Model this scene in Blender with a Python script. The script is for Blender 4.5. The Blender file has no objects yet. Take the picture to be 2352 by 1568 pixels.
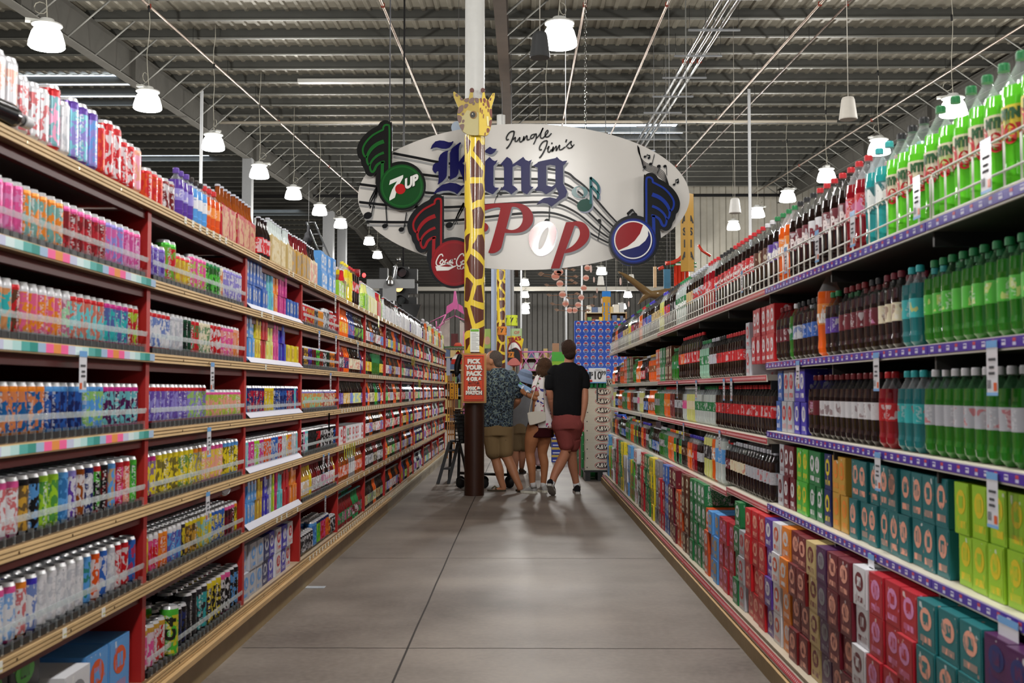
import bpy, math, random
from mathutils import Vector, Matrix
R = math.radians; PI = math.pi; sin = math.sin; cos = math.cos
random.seed(7)
C = bpy.context.scene.collection; S = bpy.context.scene
# ---------------- camera ----------------
FPX = 2500.0; CAMH = 1.25
cd = bpy.data.cameras.new('camera'); cam = bpy.data.objects.new('camera', cd); C.objects.link(cam)
cd.sensor_width = 36; cd.lens = FPX/2352*36; cd.clip_end = 300; cd.clip_start = .05
PITCH = math.atan(111/FPX); YAW = math.atan(24/FPX)
cam.location = (0, 0, CAMH); cam.rotation_euler = (PI/2+PITCH, 0, YAW)
cd.dof.use_dof = True; cd.dof.focus_distance = 13.5; cd.dof.aperture_fstop = 6.0
S.camera = cam
_q = Matrix.Rotation(YAW, 3, 'Z') @ Matrix.Rotation(PI/2+PITCH, 3, 'X')
_r, _u, _f = _q @ Vector((1, 0, 0)), _q @ Vector((0, 1, 0)), _q @ Vector((0, 0, -1))
def P(px, py, Y):
    d = _f + _r*((px-1176)/FPX) + _u*((784-py)/FPX)
    p = d*(Y/d.y); p.z += CAMH
    return p
# ---------------- world, view, lamps ----------------
w = bpy.data.worlds.new('world'); S.world = w; w.use_nodes = True
w.node_tree.nodes['Background'].inputs[0].default_value = (.62, .66, .72, 1)
w.node_tree.nodes['Background'].inputs[1].default_value = .36
S.view_settings.view_transform = 'Standard'; S.view_settings.look = 'None'
S.view_settings.gamma = 1; S.view_settings.use_curve_mapping = False
S.view_settings.exposure = 0.0
S.cycles.use_denoising = True; S.cycles.max_bounces = 6; S.cycles.transparent_max_bounces = 10
S.cycles.diffuse_bounces = 3; S.cycles.glossy_bounces = 3; S.cycles.transmission_bounces = 4
S.cycles.sample_clamp_indirect = 4; S.cycles.caustics_reflective = False; S.cycles.caustics_refractive = False
LAMP_W = 400.0      # watts of each high bay lamp
SHADE_E = 9.0       # glow of the lamp shades
# ---------------- helpers ----------------
def lin(h):
    h = h.lstrip('#')
    if len(h) == 3: h = ''.join(x*2 for x in h)
    o = []
    for i in (0, 2, 4):
        v = int(h[i:i+2], 16)/255
        o.append(v/12.92 if v <= .04045 else ((v+.055)/1.055)**2.4)
    return tuple(o)+(1.0,)
_cc = {}
def col(c):
    if isinstance(c, tuple): return c
    if c not in _cc: _cc[c] = lin(c)
    return _cc[c]
def newmat(name, rough=.5, metal=0, spec=.5, trans=0, emit=0, pat=0, bump=0, bscale=40, nvar=.06, nscale=12, alpha=None, coat=0, ior=1.45):
    m = bpy.data.materials.new(name); m.use_nodes = True
    nt = m.node_tree; N = nt.nodes; L = nt.links; b = N['Principled BSDF']
    a = N.new('ShaderNodeAttribute'); a.attribute_name = 'Col'
    tc = N.new('ShaderNodeTexCoord'); out = a.outputs['Color']
    if pat:
        a2 = N.new('ShaderNodeAttribute'); a2.attribute_name = 'Col2'
        oi = N.new('ShaderNodeObjectInfo')
        ad = N.new('ShaderNodeVectorMath'); ad.operation = 'MULTIPLY_ADD'
        sc = N.new('ShaderNodeCombineXYZ'); L.new(oi.outputs['Random'], sc.inputs[2])
        ad.inputs[1].default_value = (1, 1, 1)
        L.new(tc.outputs['Object'], ad.inputs[0]); L.new(sc.outputs[0], ad.inputs[2])
        n = N.new('ShaderNodeTexNoise'); n.inputs['Scale'].default_value = pat; n.inputs['Detail'].default_value = 1.5
        mp = N.new('ShaderNodeMapping'); mp.inputs['Scale'].default_value = (1, 1, .65)
        L.new(ad.outputs[0], mp.inputs[0]); L.new(mp.outputs[0], n.inputs['Vector'])
        # alpha of Col2 = share of the surface that carries the second colour
        mr = N.new('ShaderNodeMath'); mr.operation = 'MULTIPLY_ADD'; mr.inputs[1].default_value = -.5; mr.inputs[2].default_value = .75
        L.new(a2.outputs['Alpha'], mr.inputs[0])
        gt = N.new('ShaderNodeMath'); gt.operation = 'GREATER_THAN'
        L.new(n.outputs['Fac'], gt.inputs[0]); L.new(mr.outputs[0], gt.inputs[1])
        mx = N.new('ShaderNodeMix'); mx.data_type = 'RGBA'
        sf = N.new('ShaderNodeMath'); sf.operation = 'MULTIPLY'; sf.inputs[1].default_value = .8 if pat > 60 else .62; L.new(gt.outputs[0], sf.inputs[0]); L.new(sf.outputs[0], mx.inputs[0]); L.new(out, mx.inputs[6]); L.new(a2.outputs['Color'], mx.inputs[7])
        out = mx.outputs[2]
        if pat > 30:
            gr = N.new('ShaderNodeTexGradient'); gr.gradient_type = 'RADIAL'; L.new(tc.outputs['Object'], gr.inputs[0])
            w1 = N.new('ShaderNodeMath'); w1.operation = 'PINGPONG'; w1.inputs[1].default_value = .17; L.new(gr.outputs['Fac'], w1.inputs[0])
            w2 = N.new('ShaderNodeMath'); w2.operation = 'LESS_THAN'; w2.inputs[1].default_value = .045; L.new(w1.outputs[0], w2.inputs[0])
            mq = N.new('ShaderNodeMapping'); mq.inputs['Scale'].default_value = (1.2, 1.2, 1.9); L.new(ad.outputs[0], mq.inputs[0])
            vn = N.new('ShaderNodeTexNoise'); vn.inputs['Scale'].default_value = 85; vn.inputs['Detail'].default_value = 0; L.new(mq.outputs[0], vn.inputs['Vector'])
            g3 = N.new('ShaderNodeMath'); g3.operation = 'GREATER_THAN'; g3.inputs[1].default_value = .52; L.new(vn.outputs['Fac'], g3.inputs[0])
            g4 = N.new('ShaderNodeMath'); g4.operation = 'MULTIPLY'; L.new(g3.outputs[0], g4.inputs[0]); L.new(w2.outputs[0], g4.inputs[1])
            g5 = N.new('ShaderNodeMath'); g5.operation = 'MULTIPLY'; L.new(g4.outputs[0], g5.inputs[0]); L.new(a2.outputs['Alpha'], g5.inputs[1])
            my = N.new('ShaderNodeMix'); my.data_type = 'RGBA'; L.new(g5.outputs[0], my.inputs[0]); L.new(out, my.inputs[6]); my.inputs[7].default_value = lin('ececf0'); out = my.outputs[2]
    if nvar:
        n2 = N.new('ShaderNodeTexNoise'); n2.inputs['Scale'].default_value = nscale; n2.inputs['Detail'].default_value = 3
        L.new(tc.outputs['Object'], n2.inputs['Vector'])
        m2 = N.new('ShaderNodeMapRange'); m2.inputs[3].default_value = 1-nvar*2; m2.inputs[4].default_value = 1+nvar
        L.new(n2.outputs['Fac'], m2.inputs[0])
        ml = N.new('ShaderNodeMix'); ml.data_type = 'RGBA'; ml.blend_type = 'MULTIPLY'; ml.inputs[0].default_value = 1
        cb = N.new('ShaderNodeCombineColor')
        for i in range(3): L.new(m2.outputs[0], cb.inputs[i])
        L.new(out, ml.inputs[6]); L.new(cb.outputs[0], ml.inputs[7]); out = ml.outputs[2]
    L.new(out, b.inputs['Base Color'])
    b.inputs['Roughness'].default_value = rough; b.inputs['Metallic'].default_value = metal
    b.inputs['Specular IOR Level'].default_value = spec; b.inputs['Transmission Weight'].default_value = trans
    b.inputs['IOR'].default_value = ior; b.inputs['Coat Weight'].default_value = coat; b.inputs['Coat Roughness'].default_value = .05
    if emit:
        L.new(out, b.inputs['Emission Color']); b.inputs['Emission Strength'].default_value = emit
    if alpha is not None: b.inputs['Alpha'].default_value = alpha
    if bump:
        nb = N.new('ShaderNodeTexNoise'); nb.inputs['Scale'].default_value = bscale; nb.inputs['Detail'].default_value = 4
        L.new(tc.outputs['Object'], nb.inputs['Vector'])
        bp = N.new('ShaderNodeBump'); bp.inputs['Strength'].default_value = bump; bp.inputs['Distance'].default_value = .01
        L.new(nb.outputs['Fac'], bp.inputs['Height']); L.new(bp.outputs[0], b.inputs['Normal'])
    return m
M = {}
M['matte'] = newmat('matte_paint', .75)
M['satin'] = newmat('satin_paint', .42, nvar=.04)
M['gloss'] = newmat('gloss_paint', .16, nvar=.03, coat=.3)
M['metal'] = newmat('galvanised_metal', .38, .75, nvar=.12, nscale=4)
M['chrome'] = newmat('bright_metal', .18, 1, nvar=.05)
M['can'] = newmat('printed_can', .24, .3, pat=64, nvar=0)
M['card'] = newmat('printed_card', .4, 0, pat=34, nvar=.03)
M['glass'] = newmat('dark_glass', .06, 0, spec=.7, nvar=0)
M['soda'] = newmat('filled_plastic', .09, 0, spec=.6, nvar=0, coat=.3)
M['primer'] = newmat('primer_paint', .85, 0, spec=.15, nvar=.1, nscale=3)
M['cloth'] = newmat('cloth', .9, bump=.25, bscale=160, nvar=.08, nscale=9, spec=.2)
M['skin'] = newmat('skin', .5, nvar=.05, nscale=20, spec=.35)
M['hair'] = newmat('hair', .75, bump=.9, bscale=120, nvar=.3, nscale=60, spec=.12)
M['glow'] = newmat('glow', .5, emit=1.0, nvar=0)
def clearmat(name, tint, mixf, rough=.08):
    m = bpy.data.materials.new(name); m.use_nodes = True; nt = m.node_tree; N = nt.nodes; L = nt.links
    for n in list(N):
        if n.type != 'OUTPUT_MATERIAL': N.remove(n)
    o = [n for n in N if n.type == 'OUTPUT_MATERIAL'][0]
    a = N.new('ShaderNodeAttribute'); a.attribute_name = 'Col'
    t = N.new('ShaderNodeBsdfTransparent'); g = N.new('ShaderNodeBsdfPrincipled')
    L.new(a.outputs['Color'], g.inputs['Base Color']); g.inputs['Roughness'].default_value = rough
    fr = N.new('ShaderNodeLayerWeight'); fr.inputs[0].default_value = .35
    mr = N.new('ShaderNodeMapRange'); mr.inputs[3].default_value = mixf; mr.inputs[4].default_value = min(1, mixf+.45)
    L.new(fr.outputs['Facing'], mr.inputs[0])
    t.inputs[0].default_value = tint
    mx = N.new('ShaderNodeMixShader'); L.new(mr.outputs[0], mx.inputs[0]); L.new(t.outputs[0], mx.inputs[1]); L.new(g.outputs[0], mx.inputs[2])
    L.new(mx.outputs[0], o.inputs['Surface']); return m
M['clear'] = clearmat('clear_plastic', (.93, .95, .96, 1), .07)
M['liquid'] = clearmat('coloured_liquid', (.35, .9, .35, 1), .8)
class MB:
    """collects shapes; build() links them as one mesh object"""
    def __init__(s): s.v = []; s.f = []; s.c = []; s.c2 = []; s.m = []; s.sm = []; s.mats = []
    def mi(s, m):
        if m not in s.mats: s.mats.append(m)
        return s.mats.index(m)
    def add(s, vs, fs, c, m='matte', c2=None, a=0.0, smooth=False):
        o = len(s.v); s.v += [tuple(v) for v in vs]; k = s.mi(m); c = col(c)
        q = (col(c2)[:3]+(a,)) if c2 else (0, 0, 0, 0)
        for f in fs:
            s.f.append(tuple(i+o for i in f)); s.c.append(c); s.c2.append(q); s.m.append(k); s.sm.append(smooth)
    def box(s, x0, x1, y0, y1, z0, z1, c='888888', m='matte', c2=None, a=0.0, cols=None, T=None):
        vs = [(x0, y0, z0), (x1, y0, z0), (x1, y1, z0), (x0, y1, z0), (x0, y0, z1), (x1, y0, z1), (x1, y1, z1), (x0, y1, z1)]
        if T: vs = [T @ Vector(v) for v in vs]
        fs = [(3, 2, 1, 0), (4, 5, 6, 7), (0, 1, 5, 4), (1, 2, 6, 5), (2, 3, 7, 6), (3, 0, 4, 7)]   # bottom top -y +x +y -x
        if cols:
            for i, f in enumerate(fs): s.add([vs[j] for j in f], [(0, 1, 2, 3)], cols.get(i, c), m, c2, a)
        else: s.add(vs, fs, c, m, c2, a)
        return s
    def lathe(s, prof, cx=0, cy=0, cz=0, n=14, m='matte', c='888888', T=None):
        """prof rows: (r, z[, colour[, colour2, share[, mat]]]) - colour belongs to the band that starts at this row"""
        rings = []
        for p in prof:
            r, z = p[0], p[1]
            if r <= 1e-6: rings.append([(cx, cy, cz+z)])
            else: rings.append([(cx+r*cos(2*PI*i/n), cy+r*sin(2*PI*i/n), cz+z) for i in range(n)])
        cc, c2, a, mm = c, None, 0.0, m
        for k in range(len(prof)-1):
            p = prof[k]
            if len(p) > 2: cc = p[2]; c2 = None; a = 0
            if len(p) > 3: c2, a = p[3], p[4]
            if len(p) > 5: mm = p[5]
            A, B = rings[k], rings[k+1]
            vs = A+B; la = len(A)
            if T: vs = [T @ Vector(v) for v in vs]
            if la == 1 and len(B) == 1: continue
            if la == 1: fs = [(0, 1+i, 1+(i+1) % n)[::-1] for i in range(n)]
            elif len(B) == 1: fs = [(i, (i+1) % n, la) for i in range(n)]
            else: fs = [(i, (i+1) % n, la+(i+1) % n, la+i) for i in range(n)]
            s.add(vs, fs, cc, mm, c2, a, True)
        return s
    def tube(s, pts, r, c='888888', m='matte', n=6, cap=True):
        pts = [Vector(p) for p in pts]; rs = r if isinstance(r, (list, tuple)) else [r]*len(pts)
        vs = []; fs = []
        for i, p in enumerate(pts):
            d = (pts[min(i+1, len(pts)-1)]-pts[max(i-1, 0)]).normalized()
            up = Vector((0, 0, 1)) if abs(d.z) < .9 else Vector((1, 0, 0))
            a = d.cross(up).normalized(); b = a.cross(d).normalized()
            for k in range(n):
                t = 2*PI*k/n; vs.append(p+(a*cos(t)+b*sin(t))*rs[i])
        for i in range(len(pts)-1):
            for k in range(n):
                k2 = (k+1) % n; fs.append((i*n+k, (i+1)*n+k, (i+1)*n+k2, i*n+k2))
        if cap: fs += [tuple(range(n)), tuple(range((len(pts)-1)*n, len(pts)*n))[::-1]]
        s.add(vs, fs, c, m, smooth=True); return s
    def prism(s, pts, y0, y1, c='888888', m='matte', side=None, T=None):
        """outline in x,z extruded along y (y0 is the face towards the camera)"""
        n = len(pts); vs = [Vector((p[0], y0, p[1])) for p in pts]+[Vector((p[0], y1, p[1])) for p in pts]
        if T: vs = [T @ v for v in vs]
        from mathutils.geometry import tessellate_polygon
        tr = tessellate_polygon([[Vector((p[0], p[1], 0)) for p in pts]])
        s.add(vs, [tuple(t) for t in tr], c, m)
        o = [(i, (i+1) % n, n+(i+1) % n, n+i) for i in range(n)]
        s.add(vs, o+[tuple(n+i for i in t)[::-1] for t in tr], side or c, m); return s
    def append(s, o, T):
        b = len(s.v); s.v += [tuple(T @ Vector(v)) for v in o.v]
        mp = [s.mi(x) for x in o.mats]
        for i, f in enumerate(o.f):
            s.f.append(tuple(j+b for j in f)); s.c.append(o.c[i]); s.c2.append(o.c2[i]); s.m.append(mp[o.m[i]]); s.sm.append(o.sm[i])
        return s
    def mesh(s, name):
        me = bpy.data.meshes.new(name); me.from_pydata(s.v, [], s.f)
        for m in s.mats: me.materials.append(M[m] if isinstance(m, str) else m)
        n = len(s.f)
        if n:
            me.polygons.foreach_set('material_index', s.m); me.polygons.foreach_set('use_smooth', s.sm)
            for nm, dt in (('Col', s.c), ('Col2', s.c2)):
                if nm == 'Col2' and not ('can' in s.mats or 'card' in s.mats): continue
                at = me.attributes.new(nm, 'FLOAT_COLOR', 'FACE'); at.data.foreach_set('color', [x for q in dt for x in q])
        me.update(); return me
    def build(s, name, parent=None, loc=None, rz=0):
        o = bpy.data.objects.new(name, s.mesh(name)); C.objects.link(o)
        if parent: o.parent = parent
        if loc: o.location = loc
        if rz: o.rotation_euler = (0, 0, rz)
        return o
def tag(o, label=None, cat=None, group=None, kind=None):
    if label: o['label'] = label
    if cat: o['category'] = cat
    if group: o['group'] = group
    if kind: o['kind'] = kind
    return o
def empty(name, loc=(0, 0, 0), rz=0, label=None, cat=None, group=None, kind=None):
    o = bpy.data.objects.new(name, None); C.objects.link(o); o.location = loc; o.rotation_euler = (0, 0, rz)
    return tag(o, label, cat, group, kind)
def copy_tree(o, parent=None):
    c = o.copy(); C.objects.link(c); c.parent = parent
    for ch in o.children: copy_tree(ch, c)
    return c
def textmesh(txt, size=1.0, bold=0.0, shear=0.0, sx=1.0, font_space=1.0):
    """flat 2D letters as verts (x,z) and faces, centred"""
    cu = bpy.data.curves.new('t', 'FONT'); cu.body = txt; cu.size = size; cu.offset = bold; cu.shear = shear; cu.align_x = 'CENTER'; cu.align_y = 'CENTER'
    cu.space_character = font_space; cu.resolution_u = 3
    ob = bpy.data.objects.new('t', cu); C.objects.link(ob)
    me = bpy.data.meshes.new_from_object(ob.evaluated_get(bpy.context.evaluated_depsgraph_get()))
    vs = [(v.co.x*sx, v.co.y) for v in me.vertices]; fs = [tuple(p.vertices) for p in me.polygons]
    bpy.data.objects.remove(ob); bpy.data.curves.remove(cu); bpy.data.meshes.remove(me)
    return vs, fs
_tc = {}
def text_on(mb, txt, size, c, fn, m='satin', **k):
    key = (txt, size, tuple(sorted(k.items())))
    if key not in _tc: _tc[key] = textmesh(txt, size, **k)
    vs, fs = _tc[key]
    mb.add([fn(x, z) for x, z in vs], fs, c, m)
# ================= the hall =================
SL = .0468; H0 = CAMH+7.0; RIDGE = 62.0
def ceilz(y): return H0+SL*y if y <= RIDGE else H0+SL*RIDGE-SL*(y-RIDGE)
# polished concrete floor
def floor_mat():
    m = bpy.data.materials.new('polished_concrete'); m.use_nodes = True; nt = m.node_tree; N = nt.nodes; L = nt.links; b = N['Principled BSDF']
    tc = N.new('ShaderNodeTexCoord')
    def noise(sc, det, mp=None):
        n = N.new('ShaderNodeTexNoise'); n.inputs['Scale'].default_value = sc; n.inputs['Detail'].default_value = det
        if mp:
            q = N.new('ShaderNodeMapping'); q.inputs['Scale'].default_value = mp; L.new(tc.outputs['Object'], q.inputs[0]); L.new(q.outputs[0], n.inputs['Vector'])
        else: L.new(tc.outputs['Object'], n.inputs['Vector'])
        return n
    a = noise(1.3, 8); f = noise(34, 6); g = noise(1.1, 5, (.35, 1.2, 1))
    r = N.new('ShaderNodeValToRGB'); e = r.color_ramp.elements
    e[0].position = .38; e[0].color = lin('584f4a'); e[1].position = .64; e[1].color = lin('8d837b')
    ad = N.new('ShaderNodeMath'); ad.operation = 'MULTIPLY_ADD'; ad.inputs[1].default_value = .28; L.new(f.outputs['Fac'], ad.inputs[0])
    a2 = N.new('ShaderNodeMath'); a2.operation = 'MULTIPLY_ADD'; a2.inputs[1].default_value = .5; L.new(a.outputs['Fac'], a2.inputs[0])
    g2 = N.new('ShaderNodeMath'); g2.operation = 'MULTIPLY'; g2.inputs[1].default_value = .26; L.new(g.outputs['Fac'], g2.inputs[0])
    L.new(g2.outputs[0], ad.inputs[2]); L.new(ad.outputs[0], a2.inputs[2]); L.new(a2.outputs[0], r.inputs[0])
    L.new(r.outputs[0], b.inputs['Base Color'])
    mr = N.new('ShaderNodeMapRange'); mr.inputs[3].default_value = .38; mr.inputs[4].default_value = .6
    L.new(f.outputs['Fac'], mr.inputs[0]); L.new(mr.outputs[0], b.inputs['Roughness'])
    b.inputs['Specular IOR Level'].default_value = .42
    bp = N.new('ShaderNodeBump'); bp.inputs['Strength'].default_value = .06; L.new(g.outputs['Fac'], bp.inputs['Height']); L.new(bp.outputs[0], b.inputs['Normal'])
    return m
M['floor'] = floor_mat()
mb = MB(); mb.box(-36, 36, -12, 96, -.1, 0, '888', 'floor'); fl = mb.build('floor'); tag(fl, kind='structure')
# saw-cut joints, filled dark
mb = MB()
def joint(mb, p0, p1, wd=.006):
    n = 60; L_ = []; R_ = []
    for i in range(n+1):
        t = i/n; x = p0[0]+(p1[0]-p0[0])*t; y = p0[1]+(p1[1]-p0[1])*t; j = random.uniform(-.003, .003)
        if abs(p1[0]-p0[0]) < abs(p1[1]-p0[1]): L_.append((x-wd+j, y, .0012)); R_.append((x+wd+j, y, .0012))
        else: L_.append((x, y+wd+j, .0012)); R_.append((x, y-wd+j, .0012))
    vs = L_+R_; mb.add(vs, [(i, n+1+i, n+2+i, i+1) for i in range(n)], '2e2826', 'matte')
jx = P(895, 1568, 1).x/P(895, 1568, 1).y*(CAMH/((1568-895)/FPX))
joint(mb, (-.555, 2), (-.56, 40), .005)
for yy in (5.33, 8.15, 10.6, 17.5, 24.0): joint(mb, (-1.36, yy), (1.05, yy), .003)
jo = mb.build('floor_joint', fl)
# roof deck with ribs, purlins, rafters
ce = empty('ceiling', kind='structure')
mb = MB()
for (y0, y1) in ((-12, RIDGE), (RIDGE, 96)):
    z0, z1 = ceilz(y0)+.25, ceilz(y1)+.25
    vs = []; fs = []; k = 0; x = -36.0
    while x < 36:
        for (dx, dz) in ((0, 0), (.17, 0), (.2, -.035), (.27, -.035), (.3, 0)):
            vs += [(x+dx, y0, z0+dz), (x+dx, y1, z1+dz)]
        x += .3
    n = len(vs)//2
    mb.add(vs, [(2*i, 2*i+1, 2*i+3, 2*i+2) for i in range(n-1)], '8f8a7c', 'metal2')
M['metal2'] = newmat('roof_deck', .5, .25, nvar=.1, nscale=3)
mb.build('roof_deck', ce)
pm = MB(); pm.box(-36, 36, -.004, .004, 0, .25, '4b4b47', 'metal2'); pm.box(-36, 36, -.07, .004, -.004, .004, '6f6f69', 'metal2'); pm.box(-36, 36, -.07, -.062, 0, .025, '85857e', 'metal2')
pmesh = pm.mesh('purlin')
y = 23.55-1.45*14
while y < 95:
    o = bpy.data.objects.new('purlin', pmesh); C.objects.link(o); o.parent = ce; o.location = (0, y, ceilz(y)); y += 1.45
# rafters with flange braces
def rafter(x, depth, y0, y1, side, cw='4c4a45', cf='6c6a64'):
    mb = MB()
    for a, b in ((y0, min(y1, RIDGE)), (RIDGE, y1)):
        if b <= a: continue
        za, zb = ceilz(a), ceilz(b)
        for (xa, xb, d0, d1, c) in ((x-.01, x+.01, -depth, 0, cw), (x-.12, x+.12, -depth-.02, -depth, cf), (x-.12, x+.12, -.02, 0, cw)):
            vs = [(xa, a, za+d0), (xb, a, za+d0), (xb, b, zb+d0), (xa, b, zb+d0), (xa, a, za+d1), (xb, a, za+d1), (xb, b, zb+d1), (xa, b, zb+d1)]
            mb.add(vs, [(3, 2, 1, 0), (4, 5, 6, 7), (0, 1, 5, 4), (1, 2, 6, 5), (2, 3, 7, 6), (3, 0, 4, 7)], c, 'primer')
    y = y0+6
    while y < min(y1, RIDGE) and abs(x) > 2:
        mb.box(x-.12, x+.12, y-.01, y+.01, ceilz(y)-depth, ceilz(y), cw, 'primer'); y += 6
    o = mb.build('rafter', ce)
    y = 23.55-1.45*14
    while y < min(y1, RIDGE):
        if y > y0:
            b = MB(); z = ceilz(y)
            b.tube([(x+side*.1, y, z-depth), (x+side*1.0, y, z+.04)], .022, '8c8c86', 'metal2', 4); b.build('brace', o)
        y += 1.45
rafter(-9.5, .75, -10, 80, 1); rafter(-.42, .75, 11, 80, 1, '3a3028', '4a3e34'); rafter(12.1, .6, -10, 51, -1)  # middle rafter coloured browner, and darker to stand in for weaker lamp light
# corrugated end walls
def corr(x0, x1, y, z0, z1, c, step=.3, dep=.05):
    mb = MB(); vs = []; x = x0
    while x < x1:
        for dx, dy in ((0, 0), (.12*step/.3, 0), (.15*step/.3, -dep), (.27*step/.3, -dep), (step, 0)): vs += [(x+dx, y+dy, z0), (x+dx, y+dy, z1)]
        x += step
    n = len(vs)//2; mb.add(vs, [(2*i, 2*i+2, 2*i+3, 2*i+1) for i in range(n-1)], c, 'metal2'); return mb
tag(corr(-36, 36, 95, 0, 10.2, '9c9993', .9, .12).build('wall_back'), kind='structure')
m_ = MB(); m_.box(-36.2, -36, -12, 96, 0, 12, '9c9993', 'metal2'); tag(m_.build('wall_left'), kind='structure')
tag(corr(7.2, 30, 51, 0, ceilz(51)+.3, 'c9c4b6', .6, .08).build('wall_right'), kind='structure')
# skylights: strips of daylight let into the roof between two purlins
def skylight(n, x0, x1, y, wd):
    mb = MB(); z = ceilz(y)+.2
    mb.add([(x0, y, z), (x1, y, z), (x1, y+wd, z+SL*wd), (x0, y+wd, z+SL*wd)], [(3, 2, 1, 0)], 'dcecff', 'sky')
    tag(mb.build('window_%d' % n), kind='structure')
M['sky'] = newmat('daylight_panel', .5, emit=3.2, nvar=.2, nscale=2)
skylight(1, -22, -11.1, 29.2, 1.2); skylight(2, -22, -11.1, 31.3, .6); skylight(3, -16.5, -12.3, 41.1, 1.2); skylight(4, -16, -12.4, 59.2, 1.6)
skylight(5, -.6, 5.2, 35.4, 1.2); skylight(6, 3.0, 5.6, 37.2, .6)
# ================= high bay lamps =================
lm = {}
def shade_mesh(e):
    m = bpy.data.materials.new('lamp_glow'); m.use_nodes = True; b = m.node_tree.nodes['Principled BSDF']
    b.inputs['Base Color'].default_value = (.9, .9, .88, 1); b.inputs['Emission Color'].default_value = (1, .985, .95, 1); b.inputs['Emission Strength'].default_value = e
    return m
M['shade'] = shade_mesh(SHADE_E)
_s = MB(); _s.lathe([(0, -.17), (.24, -.17), (.262, -.15), (.255, -.08), (.215, .06), (.16, .15), (.15, .16)], n=24, m='shade', c='fff'); shade_me = _s.mesh('lamp_shade')
_h = MB(); _h.lathe([(.0, .155), (.2, .155), (.22, .165), (.22, .185), (.12, .2), (.1, .26), (.0, .27)], n=20, m='satin', c='c9c9c4'); _h.box(-.08, .3, -.06, .06, .19, .23, 'c4c4bd', 'satin'); house_me = _h.mesh('housing')
def lamp_at(x, y, z, top, i, light=True):
    e = empty('high_bay_lamp', (x, y, z), i*.9)
    e['category'] = 'ceiling lamp'
    for nm, me in (('lamp_shade', shade_me), ('housing', house_me)):
        o = bpy.data.objects.new(nm, me); C.objects.link(o); o.parent = e
    c = MB(); L_ = top-z
    pts = [(.02*sin(k), .02*cos(k*1.7), .27+(L_-.27)*k/8) for k in range(9)]
    c.tube(pts, .008, 'b9b5a6', 'matte', 4); c.tube([(.09+.09*cos(t*.7), 0, .42+.09*sin(t*.7)) for t in range(10)], .008, 'b9b5a6', 'matte', 4); c.tube([(0, 0, L_*.62), (0, 0, L_*.62+.12)], .022, '222', 'matte', 5)
    c.build('cord', e)
    if light:
        ld = bpy.data.lights.new('lamp', 'POINT'); ld.energy = LAMP_W; ld.shadow_soft_size = .2; ld.color = (1, .975, .93)
        lo = bpy.data.objects.new('lamp_light', ld); C.objects.link(lo); lo.parent = e; lo.location = (0, 0, -.42)
    return e
LAMPS = []
HL = 4.5
for k in range(-4, 7): LAMPS.append((-7.07, 15.9+4.35*k, 'row'))
for yy in (-5.7, -1.5, 2.9, 7.2, 15.9, 24.6, 33.3, 42.0): LAMPS.append((.55, yy, 'mid'))  # includes out-of-view lamps added between the regular ones to brighten the stock ahead
for k in range(-4, 7): LAMPS.append((8.37, 16.6+4.4*k, 'row'))
i = 0
lab = {}
for x, y, t in LAMPS:
    e = lamp_at(x, y, CAMH+HL+SL*y, ceilz(y)+.24, i, True); i += 1; lab[e] = (x, y)
for (px, py, wd) in ((848, 553, 26), (867, 585, 23), (1382, 622, 25), (1205, 648, 22), (1205, 676, 20), (1207, 703, 19), (1207, 714, 18), (1442, 676, 20), (1430, 703, 18), (1418, 722, 17)):
    Y = 1300/wd; p = P(px, py, Y); e = lamp_at(p.x, p.y, p.z, ceilz(Y)+.24, i, True); i += 1; lab[e] = (p.x, p.y)
ordn = ['', 'first', 'second', 'third', 'fourth', 'fifth', 'sixth', 'seventh', 'eighth', 'ninth', 'tenth', 'eleventh', 'twelfth', 'thirteenth', 'fourteenth', 'fifteenth', 'sixteenth', 'seventeenth', 'eighteenth', 'nineteenth', 'twentieth']
def nth(i): return ordn[i] if i < len(ordn) else ('twenty-' if i < 30 else 'thirty-' if i < 40 else 'forty-')+ordn[i % 10] if i % 10 else {30: 'thirtieth', 40: 'fortieth'}.get(i, 'far')
def row_label(items, fmt, grp):
    for k, e in enumerate(sorted(items, key=lambda e: e.location.y)):
        e['label'] = fmt % nth(k+1); e['group'] = grp
row_label([e for e in lab if lab[e][0] < -3], 'glowing high bay lamp above the wooden shelves, %s in its row', 'high bay lamps')
row_label([e for e in lab if -3 <= lab[e][0] < 5], 'glowing high bay lamp over the aisle, %s counting away from camera', 'high bay lamps')
row_label([e for e in lab if lab[e][0] >= 5], 'glowing high bay lamp above the soda shelves, %s in its row', 'high bay lamps')
# ================= wooden shelving along the aisle =================
LB = [1.2, 2.6, 4.0, 5.416, 6.79, 8.175, 9.57, 10.98, 12.42, 13.85, 15.25, 16.65, 18.0, 19.4]
LZ = [.19, .546, .831, 1.107, 1.387, 1.659, 1.949]        # tops of the boards
LX = -1.36; LD = .62
shelf_word = ['bottom shelf', 'sixth shelf down', 'fifth shelf down', 'fourth shelf down', 'third shelf down', 'second shelf down', 'top shelf']
M['wood'] = newmat('plywood', .5, nvar=.14, nscale=7, bump=.1, bscale=30)
def edge_mesh(L, x=0):
    """laminated front edge: three pale ribs on a darker strip"""
    mb = MB(); mb.box(x-.03, x-.006, 0, L, -.037, -.0005, '6e5433', 'wood')
    for k in range(3): mb.box(x-.01, x, 0, L, -.0105-k*.0125, -.002-k*.0125, 'd2b180', 'wood')
    for q in range(1, 4): mb.box(x-.001, x+.0008, L*q/4-.004, L*q/4+.004, -.024, -.016, '7b6a50', 'chrome')
    return mb
def stick(): pass
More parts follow.
